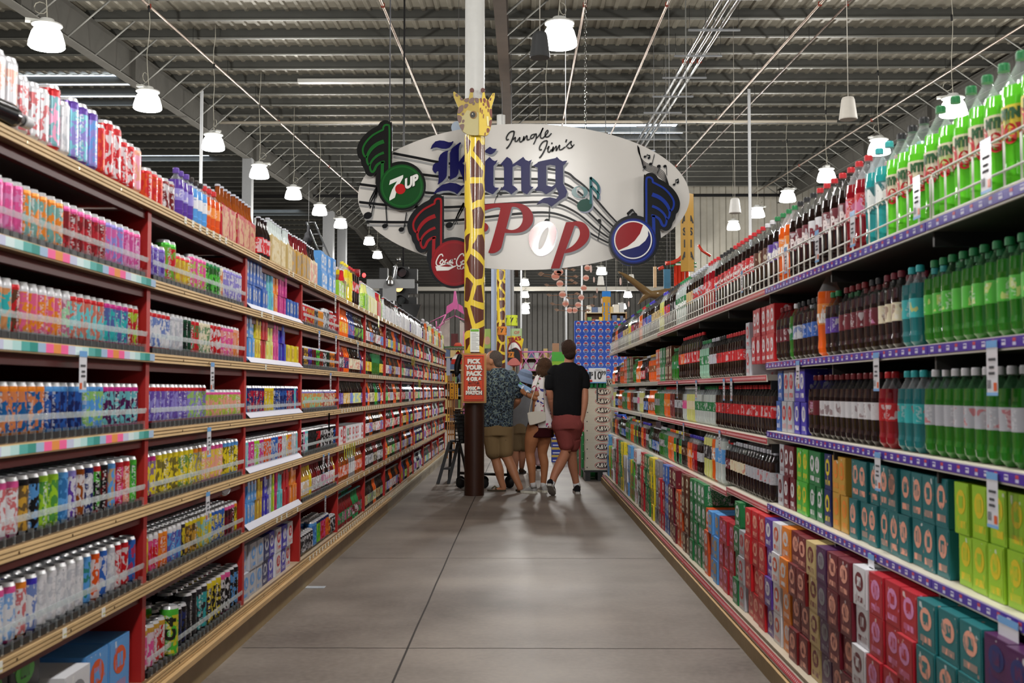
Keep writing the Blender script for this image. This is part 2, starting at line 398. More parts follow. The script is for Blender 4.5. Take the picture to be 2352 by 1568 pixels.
for b in range(len(LB)-1):
    y0, y1 = LB[b], LB[b+1]; L = y1-y0
    e = empty('shelving_bay', (0, y0, 0), label='red framed wooden shelving bay with plywood edges, %s' % ('beside the camera' if b == 0 else nth(b)+' away from camera'), cat='shelving', group='wooden shelving bays')
    for yy in ([0, L] if b == len(LB)-2 else [0]):
        mb = MB(); mb.box(LX-LD, LX-.022, yy-.019, yy+.019, 0.0, 1.91, 'a81f1c', 'satin'); mb.build('upright', e)
    for k, z in enumerate(LZ):
        mb = MB(); mb.box(LX-LD+.01, LX-.02, .019, L-.019, z-.02, z, 'b9a48a', 'wood', cols={0: '8d8b8c'})
        mb.box(LX-LD+.01, LX-.025, .019, L-.019, z-.026, z-.0205, '8d8b8c', 'satin')
        o = mb.build('shelf', e)
        edge_mesh(L, LX).build('edge_trim', o).location.z = z
        if k:
            mb = MB(); mb.box(LX-.055, LX-.032, .0195, L-.0195, z-.068, z-.037, '5a1512', 'satin'); mb.build('rail', o)
    mb = MB(); mb.box(LX-LD-.012, LX-LD, 0, L, 0, 1.93, '3a1210', 'satin'); mb.build('back_panel', e)
    mb = MB(); mb.box(LX-LD, LX-.04, .0, L, 1.72, 1.725, '5a1512', 'satin')
# plinth of weathered timber
mb = MB(); mb.box(-1.415, -1.375, 1.0, 11.2, 0, .13, 'a08a62', 'wood'); mb.box(-1.43, -1.34, 1.0, 11.2, .13, .152, 'caa878', 'wood')
mb.box(-1.405, -1.375, 11.2, 19.5, 0, .13, 'a89c82', 'wood'); mb.box(-1.42, -1.34, 11.2, 19.5, .13, .152, 'b3aa94', 'wood')
tag(mb.build('timber_plinth'), 'long weathered timber kick board under the wooden shelving', 'plinth')
# colourful shelf strips on the near bay
for k in (5, 4, 3):
    mb = MB(); pal = ['ff6fa8', 'f09a55', 'ff6fa8', 'cfd2ee', 'dff3f5', 'bfe8e8', '5fb5b0', '3f9a92', 'a9c4e2']
    n = 9*6; y0, y1 = 1.25, 4.0
    mb2 = MB(); z = LZ[k]
    for j in range(n):
        a = y0+(y1-y0)*j/n; bb = y0+(y1-y0)*(j+1)/n
        mb2.box(LX+.0005, LX+.004, a, bb, z-.031, z-.005, pal[j % 9], 'gloss')
    tag(mb2.build('shelf_strip'), 'pink and teal printed strip clipped to the near %s of the wooden shelving' % shelf_word[k], 'shelf strip', 'pink and teal shelf strips')
# ================= steel gondola on the other side =================
RX = 1.18; RL = 1.052; RB = [3.165+RL*k for k in range(-2, 12)]
def rz(b, k):
    near = RB[b] < 5.2
    return ([.115, .71, 1.055, 1.383, 1.742] if near else [.115, .695 if RB[b] < 6.3 else .67, 1.02, 1.325, 1.742])[k]
rshelf_word = ['base deck', 'lower shelf', 'middle shelf', 'upper shelf', 'top shelf']
def strip_mesh(L, kind):
    mb = MB(); mb.box(-.002, .006, 0, L, -.036, -.001, 'c9c4b8', 'satin')
    if kind == 'p':
        mb.box(-.006, -.002, .004, L-.004, -.030, -.004, '4a35a0', 'gloss'); n = int(L/.058)
        for j in range(n):
            y = .03+j*.058
            if j % 2: mb.box(-.0068, -.006, y-.010, y+.010, -.024, -.010, 'd8d6ea', 'gloss'); mb.box(-.007, -.0068, y-.009, y+.009, -.017, -.013, '4a35a0', 'gloss')
            else:
                mb.box(-.0068, -.006, y-.008, y+.008, -.0165, -.008, 'c24a5a', 'gloss'); mb.box(-.0068, -.006, y-.008, y+.008, -.026, -.018, 'c9c9ea', 'gloss')
    elif kind == 'r':
        mb.box(-.006, -.002, .004, L-.004, -.030, -.004, 'b8434e', 'gloss'); n = int(L/.022)
        for j in range(n): mb.box(-.0068, -.006, .01+j*.022, .018+j*.022, -.022, -.012, 'e3b9bd', 'gloss')
    else: mb.box(-.006, -.002, .004, L-.004, -.03, -.004, 'd9d5ca', 'gloss')
    return mb
strips = {k: strip_mesh(RL, k).mesh('price_strip') for k in 'prw'}
def fence_mesh(L):
    mb = MB(); h = .135
    for z in (.008, .05, h): mb.tube([(0, .01, z), (0, L-.01, z)], .0035, 'd8d8d2', 'satin', 5)
    n = 11
    for j in range(n+1):
        y = .01+(L-.02)*j/n; mb.tube([(0, y, 0), (0, y, h-.012), (.008, y, h+.002), (.016, y, h-.006)], .0032, 'e2e2dc', 'satin', 5)
    return mb
fence_me = fence_mesh(RL).mesh('wire_fence')
for b in range(len(RB)-1):
    y0 = RB[b]; last = b >= 11
    e = empty('gondola_section', (0, y0, 0), label='steel gondola shelving section holding soda, %s' % ('beside the camera' if b == 0 else nth(b)+' away from camera'), cat='shelving', group='steel gondola sections')
    mb = MB(); mb.box(RX+.62, RX+.635, 0, RL, 0, 1.80, '1d1c1c', 'satin'); mb.build('back_panel', e)
    mb = MB(); mb.box(RX+.58, RX+.62, -.015, .015, 0, 1.8, '2a2928', 'satin'); mb.build('upright', e)
    mb = MB(); mb.box(RX-.07, RX+.6, .001, RL-.001, rz(b, 0)-.03, rz(b, 0), 'd0c4b0', 'satin'); o = mb.build('base_deck', e)
    s = bpy.data.objects.new('price_strip', strips['r' if 3.7 < y0 else 'p']); C.objects.link(s); s.parent = o; s.location = (RX-.088, 0, rz(b, 0)+.0)
    s.rotation_euler = (0, R(32), 0)
    for k in range(1, 5):
        z = rz(b, k); mb = MB()
        dx = 0 if k > 0 else 0
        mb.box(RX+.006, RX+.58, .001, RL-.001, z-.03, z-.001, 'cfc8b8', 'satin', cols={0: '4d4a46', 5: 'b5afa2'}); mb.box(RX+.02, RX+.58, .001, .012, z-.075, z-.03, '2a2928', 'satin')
        o = mb.build('shelf', e); s = bpy.data.objects.new('price_strip', strips['p' if y0 < 5.2 else 'r' if y0 < 9.3 else 'w']); C.objects.link(s); s.parent = o; s.location = (RX, 0, z)
    f = bpy.data.objects.new('wire_fence', fence_me); C.objects.link(f); f.location = (RX+.014, y0, 1.742)
    tag(f, 'white wire fence along the front of the soda top shelf, %s' % ('beside the camera' if b == 0 else nth(b)+' panel away from camera'), 'wire fence', 'white wire fence panels')
mb = MB(); mb.box(1.06, 1.10, 1.0, 14.76, 0, .075, '9a855e', 'wood', cols={1: 'caa878'}); mb.box(1.10, RX+.6, 1.0, 14.76, 0, .05, '6b5c44', 'wood')
tag(mb.build('timber_kerb'), 'low timber kerb under the steel soda shelving', 'plinth')
# ================= drinks =================
PAL = {'pink': ('e0569a', 'pink'), 'rose': ('d98cc0', 'lilac pink'), 'lpink': ('f2a6c8', 'pale pink'), 'org': ('e8872a', 'orange'), 'dorg': ('d9541c', 'deep orange'), 'peach': ('e9a48e', 'peach'),
 'cherry': ('b3202e', 'cherry red'), 'red': ('c41e26', 'red'), 'dred': ('6e1218', 'dark red'), 'maroon': ('6a1726', 'maroon'), 'lav': ('8f86cf', 'lavender'), 'purp': ('5b3a9c', 'purple'), 'dpurp': ('4a1a4e', 'dark purple'),
 'teal': ('35b0b4', 'teal'), 'dteal': ('1d6d72', 'dark teal'), 'aqua': ('6fc6cf', 'aqua'), 'mint': ('9fd6ac', 'mint'), 'navy': ('1d2a66', 'navy'), 'blue': ('2f62b8', 'blue'), 'sky': ('5a9de0', 'sky blue'), 'ocean': ('1b5c99', 'ocean blue'),
 'white': ('dcdce2', 'white'), 'cream': ('e3d9bc', 'cream'), 'silver': ('b9bcc6', 'silver'), 'grey': ('85868c', 'grey'), 'black': ('17171b', 'black'), 'char': ('2e2d33', 'charcoal'), 'yel': ('e0cb28', 'yellow'), 'gold': ('c79a3a', 'golden'),
 'lime': ('9bcb2e', 'lime green'), 'green': ('1e7a44', 'green'), 'bgreen': ('4fb83a', 'bright green'), 'dgreen': ('14402a', 'dark green'), 'brown': ('5a2d18', 'brown'), 'cola': ('1c0e0b', 'cola brown'), 'amber': ('8a4310', 'amber'),
 'mag': ('c22a86', 'magenta'), 'viol': ('3f35b4', 'violet'), 'dew': ('74e838', 'neon green'), 'dewd': ('24701c', 'leaf green'), 'water': ('c9d3d3', 'clear'), 'lemon': ('dfe08a', 'lemon'), 'straw': ('8c1420', 'strawberry red'), 'orsoda': ('e5601a', 'orange'),
 'sprite': ('9cc9b4', 'clear green'), 'kraft': ('8c6b4c', 'brown card'), 'tan': ('c9b27a', 'tan')}
def pc(k): return PAL[k][0]
_mesh = {}
def rr(*a): return random.uniform(*a)
def can_mb(r, h, c1, c2, cap, n=14):
    mb = MB(); a = .5
    t = pc(cap) if cap else pc(c1)
    mb.lathe([(0, .003, 'b0b0b4'), (r*.72, 0, t), (r*.98, .01, pc(c1), pc(c2), a), (r, .016, pc(c1), pc(c2), a), (r, h*.3, pc(c1), pc(c2), .42), (r, h*.62, pc(c1), pc(c2), .6), (r, h*.82, t), (r, h-.02, t), (r*.97, h-.012, 'c9c9cd'), (r*.84, h-.002, 'd6d6da'), (r*.84, h, 'c2c2c6'), (r*.78, h-.004, 'a4a4a8'), (0, h-.004)], n=n, m='can')
    return mb
def bottle_prof(r, h, body, liq, lab, lab2, fillz, plastic, lz0=.34, lz1=.62):
    s = plastic
    P_ = [(0, .004, liq, None, 0, s), (r*.7, 0, liq), (r*.97, .02, liq), (r, .05*h+.02, liq), (r*.93, h*.22, liq), (r, h*lz0-.004, liq)]
    P_ += [(r*1.005, h*lz0, lab, lab2, .4, 'card'), (r*1.005, h*lz1, liq, None, 0, s), (r*.99, h*(lz1+.03), liq)]
    return P_
def soda_bottle(r, h, liq, lab, lab2, cap, n=16, fill=.7, clear='d8dde0'):
    """returns body, cap, label builders"""
    L_ = pc(liq); b = MB()
    lz0, lz1 = .36, .60
    liqm = 'liquid' if liq in ('dew', 'dewd', 'teal', 'lemon', 'sprite', 'water', 'orsoda', 'straw') else 'soda'
    if liq in ('dewd', 'straw', 'orsoda'): liqm = 'soda'
    b.lathe([(0, .006, L_), (r*.55, 0, L_), (r*.92, .016, L_), (r, .035, L_), (r*.95, h*.2, L_), (r*.99, h*lz0, L_), (r*.965, h*lz0+.003, L_), (r*.965, h*lz1-.003, L_), (r*1.0, h*lz1, L_), (r*.99, h*.66, L_), (r*.93, h*fill, L_), (0, h*fill+.0005, L_)], n=n, m=liqm)
    sh = clear if liq not in ('dewd', 'dgreen') else '5f9a6a'
    if liq == 'cola': sh = '5c5856'
    b.lathe([(r*.94, h*fill-.001, sh), (r*.78, h*.77, sh), (r*.5, h*.85, sh), (r*.31, h*.90, sh), (r*.27, h*.925, sh), (r*.31, h*.93, sh), (r*.27, h*.935, sh), (r*.27, h*.95, sh)], n=n, m='clear')
    c = MB(); cr = max(.0135, r*.30); c.lathe([(0, h*.935, pc(cap)), (cr, h*.935, pc(cap)), (cr, h*.93+.018, pc(cap)), (cr*.86, h*.93+.0225, pc(cap)), (0, h*.93+.0225)], n=12, m='satin')
    l = MB(); l.lathe([(r*1.002, h*lz0, pc(lab)), (r*1.008, h*lz0+.006, pc(lab), pc(lab2), .35), (r*1.008, h*lz1-.006, pc(lab)), (r*1.002, h*lz1)], n=n, m='card')
    return b, c, l
def glass_bottle(r, h, liq, lab, lab2, cap, n=12):
    L_ = pc(liq); b = MB()
    b.lathe([(0, .004, L_), (r*.9, 0, L_), (r, .01, L_), (r, h*.56, L_), (r*.86, h*.64, L_), (r*.45, h*.76, L_), (r*.36, h*.86, L_ if liq != 'water' else 'c5cccc'), (r*.38, h*.95, L_), (r*.38, h*.955, L_)], n=n, m='glass')
    c = MB(); c.lathe([(r*.46, h*.95, pc(cap)), (r*.44, h*.97, pc(cap)), (r*.38, h*.985, pc(cap)), (0, h*.985)], n=10, m='satin')
    l = MB(); l.lathe([(r*1.003, h*.14, pc(lab)), (r*1.01, h*.16, pc(lab), pc(lab2), .5), (r*1.01, h*.48, pc(lab)), (r*1.003, h*.5)], n=n, m='card')
    return b, c, l
def carton_mb(wy, h, d, c1, c2):
    """end face towards the aisle at x=0, body runs back along +x"""
    mb = MB(); b = .004
    mb.box(0, d, b, wy-b, 0, h-.001, pc(c1), 'card', pc(c2), .0)
    mb.add([(-.001, b+.006, .006), (-.001, wy-b-.006, .006), (-.001, wy-b-.006, h-.008), (-.001, b+.006, h-.008)], [(0, 3, 2, 1)], pc(c1), 'card', pc(c2), .16)
    mb.add([(.02, b-.0006, .006), (d-.02, b-.0006, .006), (d-.02, b-.0006, h-.008), (.02, b-.0006, h-.008)], [(0, 1, 2, 3)], pc(c1), 'card', pc(c2), .3)
    n = 16; q = [(-.0018, wy/2+wy*.3*cos(2*PI*i/n), h*.62+h*.24*sin(2*PI*i/n)) for i in range(n)]
    mb.add(q, [tuple(range(n))[::-1]], pc(c2), 'card', pc(c1), .22)
    mb.add([(-.0018, wy*.2, h*.12), (-.0018, wy*.8, h*.12), (-.0018, wy*.8, h*.26), (-.0018, wy*.2, h*.26)], [(0, 3, 2, 1)], pc(c2), 'card', pc(c1), .6)
    mb.add([(-.0024, wy*.36, h*.5), (-.0024, wy*.64, h*.5), (-.0024, wy*.64, h*.74), (-.0024, wy*.36, h*.74)], [(0, 3, 2, 1)], pc(c1), 'card', pc(c2), .5)
    mb.add([(-.0012, b+.006, h-.03), (-.0012, wy-b-.006, h-.03), (-.0012, wy-b-.006, h-.008), (-.0012, b+.006, h-.008)], [(0, 3, 2, 1)], pc(c1), 'card', 'f0f0f0', .2)
    return mb
# kind: name, category, noun, pitch along the aisle, depth pitch, height, radius
KIND = {
 's': ('slim_can', 'can', 'slim can', .0548, .058, .149, .0255), 'c': ('drink_can', 'can', 'can', .066, .068, .128, .032), 't': ('tall_can', 'can', 'tall can', .066, .07, .165, .032), 'k': ('tallboy_can', 'can', 'large can', .074, .078, .195, .036),
 'B': ('soda_bottle', 'bottle', 'soda bottle', .106, .108, .36, .0505), 'L': ('large_bottle', 'bottle', 'large soda bottle', .11, .115, .325, .053), 'b': ('small_bottle', 'bottle', 'small soda bottle', .072, .075, .25, .0345),
 'g': ('glass_bottle', 'glass bottle', 'glass bottle', .068, .072, .235, .031), 'w': ('water_bottle', 'bottle', 'short bottle', .068, .07, .2, .032),
 'p': ('twelve_pack_carton', 'carton', 'carton', .148, .42, .134, 0), 'm': ('can_pack', 'carton', 'small carton', .105, .3, .142, 0), 'r': ('upright_pack', 'carton', 'narrow pack', .0685, .21, .13, 0), 'u': ('case_carton', 'carton', 'large carton', .26, .42, .15, 0),
 'n': ('energy_pack', 'carton', 'tall pack', .2, .3, .162, 0), 'o': ('cube_pack', 'carton', 'cube pack', .2, .27, .2, 0), 'q': ('bottle_carrier', 'carrier', 'bottle carrier', .135, .2, .26, 0), 'x': ('paper_carrier', 'carrier', 'tall carrier', .11, .2, .25, 0)}
def carrier_mb(wy, h, c1, c2, liq):
    mb = MB(); hh = h*.62
    mb.box(0, .19, .003, wy-.003, 0, hh, pc(c1), 'card', pc(c2), .35)
    mb.add([(-.001, .012, .02), (-.001, wy-.012, .02), (-.001, wy-.012, hh-.02), (-.001, .012, hh-.02)], [(0, 3, 2, 1)], pc(c1), 'card', pc(c2), .6)
    mb.prism([(.0, hh), (.19, hh), (.14, hh+.055), (.05, hh+.055)], wy/2-.003, wy/2+.003, pc(c1), 'card')
    for ix in range(3):
        for iy in range(2):
            mb.lathe([(.026, hh-.02, pc(liq)), (.022, hh+.01, pc(liq)), (.012, hh+.05, pc(liq)), (.0115, h-.012, pc(liq)), (.0145, h-.01, pc('silver')), (.013, h, pc('silver')), (0, h)], .032+ix*.063, wy*(.27+.46*iy), 0, n=8, m='glass')
    return mb
def proto(k, c, lod):
    """list of (part name, mesh); first is the thing's own mesh. c = up to 4 colour keys"""
    key = (k, c, lod)
    if key in _mesh: return _mesh[key]
    nm, cat, noun, py, px, h, r = KIND[k]; c = list(c)+[None]*(4-len(c))
    if k in 'sctk': out = [(nm, can_mb(r, h, c[0], c[1] or 'silver', c[2], 14 if not lod else 8))]
    elif k in 'BLbw':
        b, cp, l = soda_bottle(r, h, c[0], c[1] or 'red', c[2] or 'white', c[3] or 'red', 16 if not lod else 9, fill=.74 if k == 'B' else .79)
        out = [(nm, b), ('cap', cp), ('label', l)]
    elif k == 'g':
        b, cp, l = glass_bottle(r, h, c[0], c[1] or 'white', c[2] or 'red', c[3] or 'silver', 12 if not lod else 8)
        out = [(nm, b), ('cap', cp), ('label', l)]
    elif k in 'qx': out = [(nm, carrier_mb(py-.005, h, c[0], c[1] or 'white', c[2] or 'cola'))]
    else: out = [(nm, carton_mb(py-.003, h, {'p': .38, 'm': .25, 'r': .2, 'u': .4, 'n': .3, 'o': .26}[k], c[0], c[1] or 'white'))]
    if lod:
        mb = out[0][1]
        for q in out[1:]: mb.append(q[1], Matrix.Identity(4))
        out = [(nm, mb)]
    _mesh[key] = out; return out
ITEMS = []      # (size, kind, colours, x, y, z, facing, key for label, ordinal group)
def put(side, where, x, y, z, k, c, layer='', front=True, rot=0):
    ITEMS.append([0, k, tuple(c), x, y, z, side, where, layer, front, rot])
def fillrun(side, bay, shelf, z, ya, yb, toks, x0, deep=3, jit=.002, wrap=True, stackz=0):
    """toks: 'n*kind:col:col..[^stack]' laid from ya towards yb"""
    y = ya; i = 0; T = toks.split(); idle = 0; ly = y
    while y < yb-.02 and T and idle <= len(T):
        idle = idle+1 if y == ly else 0; ly = y
        t = T[i % len(T)]; i += 1
        if i > len(T) and not wrap: break
        n, rest = t.split('*'); n = int(n); st = 1
        if '^' in rest: rest, s_ = rest.split('^'); st = int(s_)
        f = rest.split(':'); k = f[0]; cols = f[1:]
        if k == '_': y += float(f[1])*n; continue
        nm, cat, noun, py, px, h, r = KIND[k]
        for j in range(n):
            if y+py > yb+.004: break
            for lv in range(st):
                lay = '' if st == 1 else ['bottom', 'second', 'third', 'fourth', 'fifth'][lv] if st > 2 else ['lower', 'upper'][lv]
                hh = z+lv*(h+.0005)
                if k in 'pmruqxno':
                    xx = x0+side*rr(0, .012)*(1 if k != 'p' else 1.6)
                    put(side, (bay, shelf), xx, y if side > 0 else y, hh, k, cols, lay)
                    if lv == st-1 and False: pass
                else:
                    for d in range(deep):
                        put(side, (bay, shelf), x0+side*(r+d*px)+rr(-jit, jit), y+py/2+rr(-jit, jit), hh, k, cols, lay, d == 0)
            y += py
# ---------- wooden shelves: what stands where (near to far) ----------
L_STOCK = {
 1: {6: '1*t:white:red 1*k:white:silver 1*t:white:red 2*k:white:peach 3*t:white:red 1*k:lpink:teal:red 1*t:white:silver 2*k:lav:aqua:purp 1*k:lav:sky:purp 1*t:red:dorg 2*k:red:white 2*t:red:white 1*t:peach:lpink 4*t:sky:blue 6*t:white:silver',
     5: '7*s:pink:rose 5*s:org:teal:org 6*s:cherry:dred:pink 3*s:lav:pink 6*s:rose:mag:pink', 4: '6*s:teal:org:white 1*s:red:dgreen 5*s:org:pink:white 1*s:mint:mag:white 5*s:aqua:dorg:red 4*s:teal:purp:mag 4*s:cherry:lime:red',
     3: '4*s:ocean:org 6*s:ocean:org:org 5*s:navy:blue:sky 3*s:sky:lime 6*s:dpurp:aqua:mag', 2: '4*t:pink:white 2*t:white:red:pink 1*t:gold:char:black 1*t:black:sky 2*t:lime:green 1*t:sky:ocean 1*t:purp:white:lav 1*t:amber:white 1*t:navy:white 1*t:black:bgreen:red 1*t:black:dred 1*t:sky:gold 1*t:cherry:pink 1*t:peach:red:red 1*t:bgreen:green 1*t:dorg:black 1*t:lpink:pink 2*t:yel:gold 1*t:char:org 1*t:lav:purp',
     1: '6*t:white:sky:pink 1*t:white:red:org 1*t:white:blue:viol 5*t:white:silver 1*t:sky:green 1*t:dorg:white 1*t:blue:white 1*t:silver:white 2*t:red:white 1*t:blue:red 1*t:lav:white:purp'},
 2: {6: '', 5: '3*c:purp:lav 2*t:red:bgreen:bgreen 3*c:gold:yel:red 4*s:pink:lime 4*s:bgreen:black:green 1*s:cream:dorg 7*s:lav:white', 4: '5*s:white:blue:red 3*s:silver:white 2*s:dgreen:black 2*s:red:green 3*s:cream:green 3*s:red:white 4*s:pink:peach 3*s:peach:org',
     3: '9*s:lav:purp:red 5*s:lav:lime:red 9*c:peach:lime:pink', 2: '2*t:yel:purp:mag 4*t:yel:char 3*t:yel:green 2*t:yel:grey:org 5*t:peach:yel:pink 4*t:yel:black:sky', 1: '1*s:gold:yel 2*s:red:pink:white 2*s:org:dorg:org 3*s:sky:purp:white 1*s:char:yel 3*s:gold:black:yel 4*s:yel:aqua 4*s:blue:yel 3*s:maroon:black:pink 3*s:yel:black:org',
     0: '2*t:pink:white:gold 2*t:red:white:gold 1*k:bgreen:yel 3*t:black:navy 2*k:black:char 2*k:char:teal 3*k:black:yel:yel 2*k:black:white:pink 2*k:black:sky'},
 3: {5: '7*r:blue:silver^2 2*r:aqua:sky^2 2*r:org:peach^2 3*r:mag:pink^2 7*r:blue:silver', 4: '1*r:silver:blue^2 2*r:sky:silver^2 2*r:yel:gold^2 2*r:red:cherry^2 2*r:lemon:yel^2 2*r:pink:mag^2 3*r:viol:blue^2 6*r:yel:gold',
     3: '1*s:aqua:sky 7*s:navy:red 4*s:yel:gold 6*s:navy:blue 4*s:navy:red', 2: '2*s:aqua:silver 2*s:mag:pink 2*s:lime:silver 2*s:mag:silver 3*s:dorg:silver 3*s:blue:silver 2*s:red:silver 2*s:silver:white 1*s:yel:silver 2*s:org:silver 2*s:silver:white',
     1: '4*r:sky:silver^2 2*r:gold:yel^2 2*r:viol:silver^2 1*r:silver:white^2 1*r:lime:yel^2 1*r:mag:red^2 2*r:aqua:teal^2 3*r:red:cherry^2 3*r:org:peach^2', 0: '3*p:silver:sky^2 1*p:navy:silver^2 1*p:viol:white^2 1*p:white:red^2 1*p:viol:white^2 1*p:white:red^2'},
 4: {5: '3*c:red:white 4*c:red:gold 2*c:grey:black 3*c:org:gold 4*s:white:black 3*s:red:white', 4: '2*c:char:maroon 2*c:gold:char 2*c:purp:black 2*c:dred:char 2*c:bgreen:char 2*c:brown:red 2*c:black:white 2*c:dgreen:black 3*c:org:char',
     3: '11*c:mint:org:lav 8*c:cream:red:lav 4*c:navy:org', 2: '2*s:black:white 1*s:mag:white 2*s:aqua:white 5*s:black:char 3*s:black:red 9*s:black:white 2*s:black:blue', 1: '5*g:gold:white:gold:silver 1*g:yel:yel:gold 5*g:dred:white:maroon:silver 4*g:cola:white:mag:silver 3*g:dred:white:red:silver', 0: '1*c:org:black 6*c:char:white 2*t:sky:blue 2*t:bgreen:lime:navy 3*t:red:pink:navy 2*t:dorg:org:navy'}}
G = ['4*g:orsoda:org:lime:silver 3*g:navy:blue:red:silver 4*g:cola:lime:white:silver', '5*g:cola:white:red:silver 3*g:amber:sky:red:silver 3*g:cola:maroon:cream', '4*g:orsoda:red:cream:silver 2*g:dgreen:yel:white:silver 3*g:cola:cream:red', '3*g:cola:white:black:silver 4*g:water:lav:mag:silver 3*g:cola:cream:org',
 '4*g:dgreen:bgreen:white:silver 3*g:dred:cream:red:silver 4*g:cola:white:blue:silver', '3*g:brown:tan:maroon:silver 4*g:cola:lav:cream 3*g:orsoda:white:dorg:silver', '4*g:cola:purp:cream:gold 3*g:cola:yel:cream:gold 3*g:cola:sky:lemon:gold', '2*g:red:cream:red:silver 5*g:cola:red:white:silver 3*g:dgreen:white:green']
L_STOCK[5] = {5: '1*g:dgreen:bgreen:lime:silver 6*g:orsoda:org:yel:silver 5*g:navy:blue:red:silver 6*g:cola:char:lime:red', 4: '1*g:navy:purp:white 3*g:straw:char:white:silver 4*g:orsoda:navy:red:silver 9*g:cola:cream:red', 3: '4*g:cola:purp:lav:gold 5*g:cola:gold:cream:gold 2*g:cola:lav:sky:gold 7*g:cola:lemon:sky:gold',
 2: '2*p:white:red 1*p:cherry:white 1*p:white:green 4*p:white:red', 1: '8*g:amber:dorg:white 5*g:grey:white:silver', 0: '11*g:dred:green:mag:aqua 5*g:green:maroon:white:aqua'}
L_STOCK[6] = {5: G[1], 4: '3*g:dgreen:yel:org:silver 4*g:cola:yel:red 5*L:dewd:green:green:green', 3: '3*g:cola:viol:cream 2*g:orsoda:dorg:cream 5*g:cola:cream:black:silver 3*g:green:lime:yel:green', 2: G[1], 1: '3*g:cola:white:char 6*g:cola:grey:white 4*g:dred:char:cream', 0: '4*g:cola:tan:brown 5*g:cola:grey:lime 3*g:orsoda:cream:green:silver'}
for b in range(7, 13): L_STOCK[b] = {k: G[(b*3+k*5) % 8]+' '+G[(b+k*3+2) % 8] for k in range(6)}
for b, sh in L_STOCK.items():
    for k, t in sh.items():
        if not t: continue
        y0, y1 = LB[b]+.03, LB[b+1]-.025
        deep = 1 if b > 5 else (1 if k > 3 else 4 if b < 4 else 2)
        fillrun(-1, b, k, LZ[k]+(.016 if (b in (1, 2, 4) or (b == 3 and k in (2, 3))) and t[2] not in 'gp' else .001), y0, y1, t, LX-.03, deep)
fillrun(-1, 2, 6, LZ[6]+.001, 4.0, 4.36, '3*c:red:dorg 2*c:dred:white', LX-.03, 1)
fillrun(-1, 2, 6, LZ[6]+.001, 4.38, 5.0, '3*w:purp:lav:white:purp 3*w:sky:white:blue:cola 3*w:dorg:org:white:red', LX-.03, 1)
fillrun(-1, 2, 6, LZ[6]+.001, 5.0, 5.75, '6*q:cherry:tan:amber', LX-.03, 1); fillrun(-1, 3, 6, LZ[6]+.001, 5.78, 6.0, '3*g:cola:red:white', LX-.03, 1)
fillrun(-1, 3, 6, LZ[6]+.001, 6.0, 6.55, '4*q:tan:cream:water', LX-.03, 1); fillrun(-1, 3, 6, LZ[6]+.001, 6.56, 7.1, '4*q:gold:grey:dred', LX-.03, 1)
fillrun(-1, 4, 6, LZ[6]+.001, 7.12, 7.5, '2*q:cream:red:cola 1*q:char:gold:amber', LX-.03, 1); fillrun(-1, 4, 6, LZ[6]+.001, 7.5, 8.12, '4*p:sky:white^2', LX-.03, 1)
fillrun(-1, 5, 6, LZ[6]+.001, 8.2, 9.5, '2*p:lime:white 1*x:kraft:lime:red 3*L:yel:yel:green:yel 3*L:cola:red:white:red', LX-.03, 1)
fillrun(-1, 6, 6, LZ[6]+.001, 9.6, 10.9, '2*x:lime:green:lemon 6*x:lemon:cream:water 2*x:red:cherry:red', LX-.03, 1)
fillrun(-1, 7, 6, LZ[6]+.001, 11.0, 12.3, '1*g:water:white:silver:red 9*x:white:silver:cola', LX-.03, 1)
fillrun(-1, 8, 6, LZ[6]+.001, 12.5, 15.2, '9*x:white:silver:cola 1*g:cola:purp:white 5*x:white:grey:char', LX-.03, 1)
fillrun(-1, 10, 6, LZ[6]+.001, 15.3, 19.3, '3*x:kraft:brown:char 2*L:orsoda:org:white:white 4*x:white:grey:cola 3*L:lemon:cream:yel:white', LX-.03, 1)
# bottom shelf of the near bay: cartons
fillrun(-1, 1, 0, LZ[0]+.001, 2.62, 3.25, '3*n:black:bgreen^2', LX-.05, 1); fillrun(-1, 1, 0, LZ[0]+.001, 3.27, 3.5, '1*o:white:grey', LX-.0, 1); fillrun(-1, 1, 0, LZ[0]+.001, 3.52, 3.97, '2*o:sky:dorg', LX-.04, 1)
# ---------- steel shelves ----------
XR = RX+.028
def rfill(k, ya, yb, t, x0=XR, deep=None, dz=.001):
    b = max(0, int((ya-RB[0])/RL)); dp = deep if deep else (3 if k in (1, 2, 3) and ya < 6 else 1)
    fillrun(1, b, k, rz(min(b, 11), k)+dz, ya, yb, t, x0, dp)
# top shelf
rfill(4, 2.45, 3.33, '3*B:dew:yel:green:green 5*B:dew:cream:lime:green', deep=2)
rfill(4, 3.33, 3.66, '3*B:dew:cream:dgreen:black', deep=2); rfill(4, 3.66, 3.88, '2*B:teal:dteal:white:teal', deep=2)
rfill(4, 3.88, 4.10, '2*B:straw:red:rose:red', deep=2); rfill(4, 4.10, 4.42, '3*B:cola:maroon:white:red'); rfill(4, 4.42, 4.64, '2*B:cola:white:maroon:red'); rfill(4, 4.64, 4.96, '3*B:cola:maroon:white:black')
rfill(4, 4.96, 5.18, '2*B:orsoda:org:white:green'); rfill(4, 5.18, 5.40, '2*B:cola:purp:white:green'); rfill(4, 5.40, 5.72, '2*B:cola:brown:cream:white 1*B:cola:brown:cream:red')
rfill(4, 5.72, 6.9, '7*B:cola:red:white:red 4*B:cola:red:black:black'); rfill(4, 6.9, 8.1, '4*B:straw:red:white:red 4*B:cola:silver:red:silver 4*B:cola:tan:red:silver')
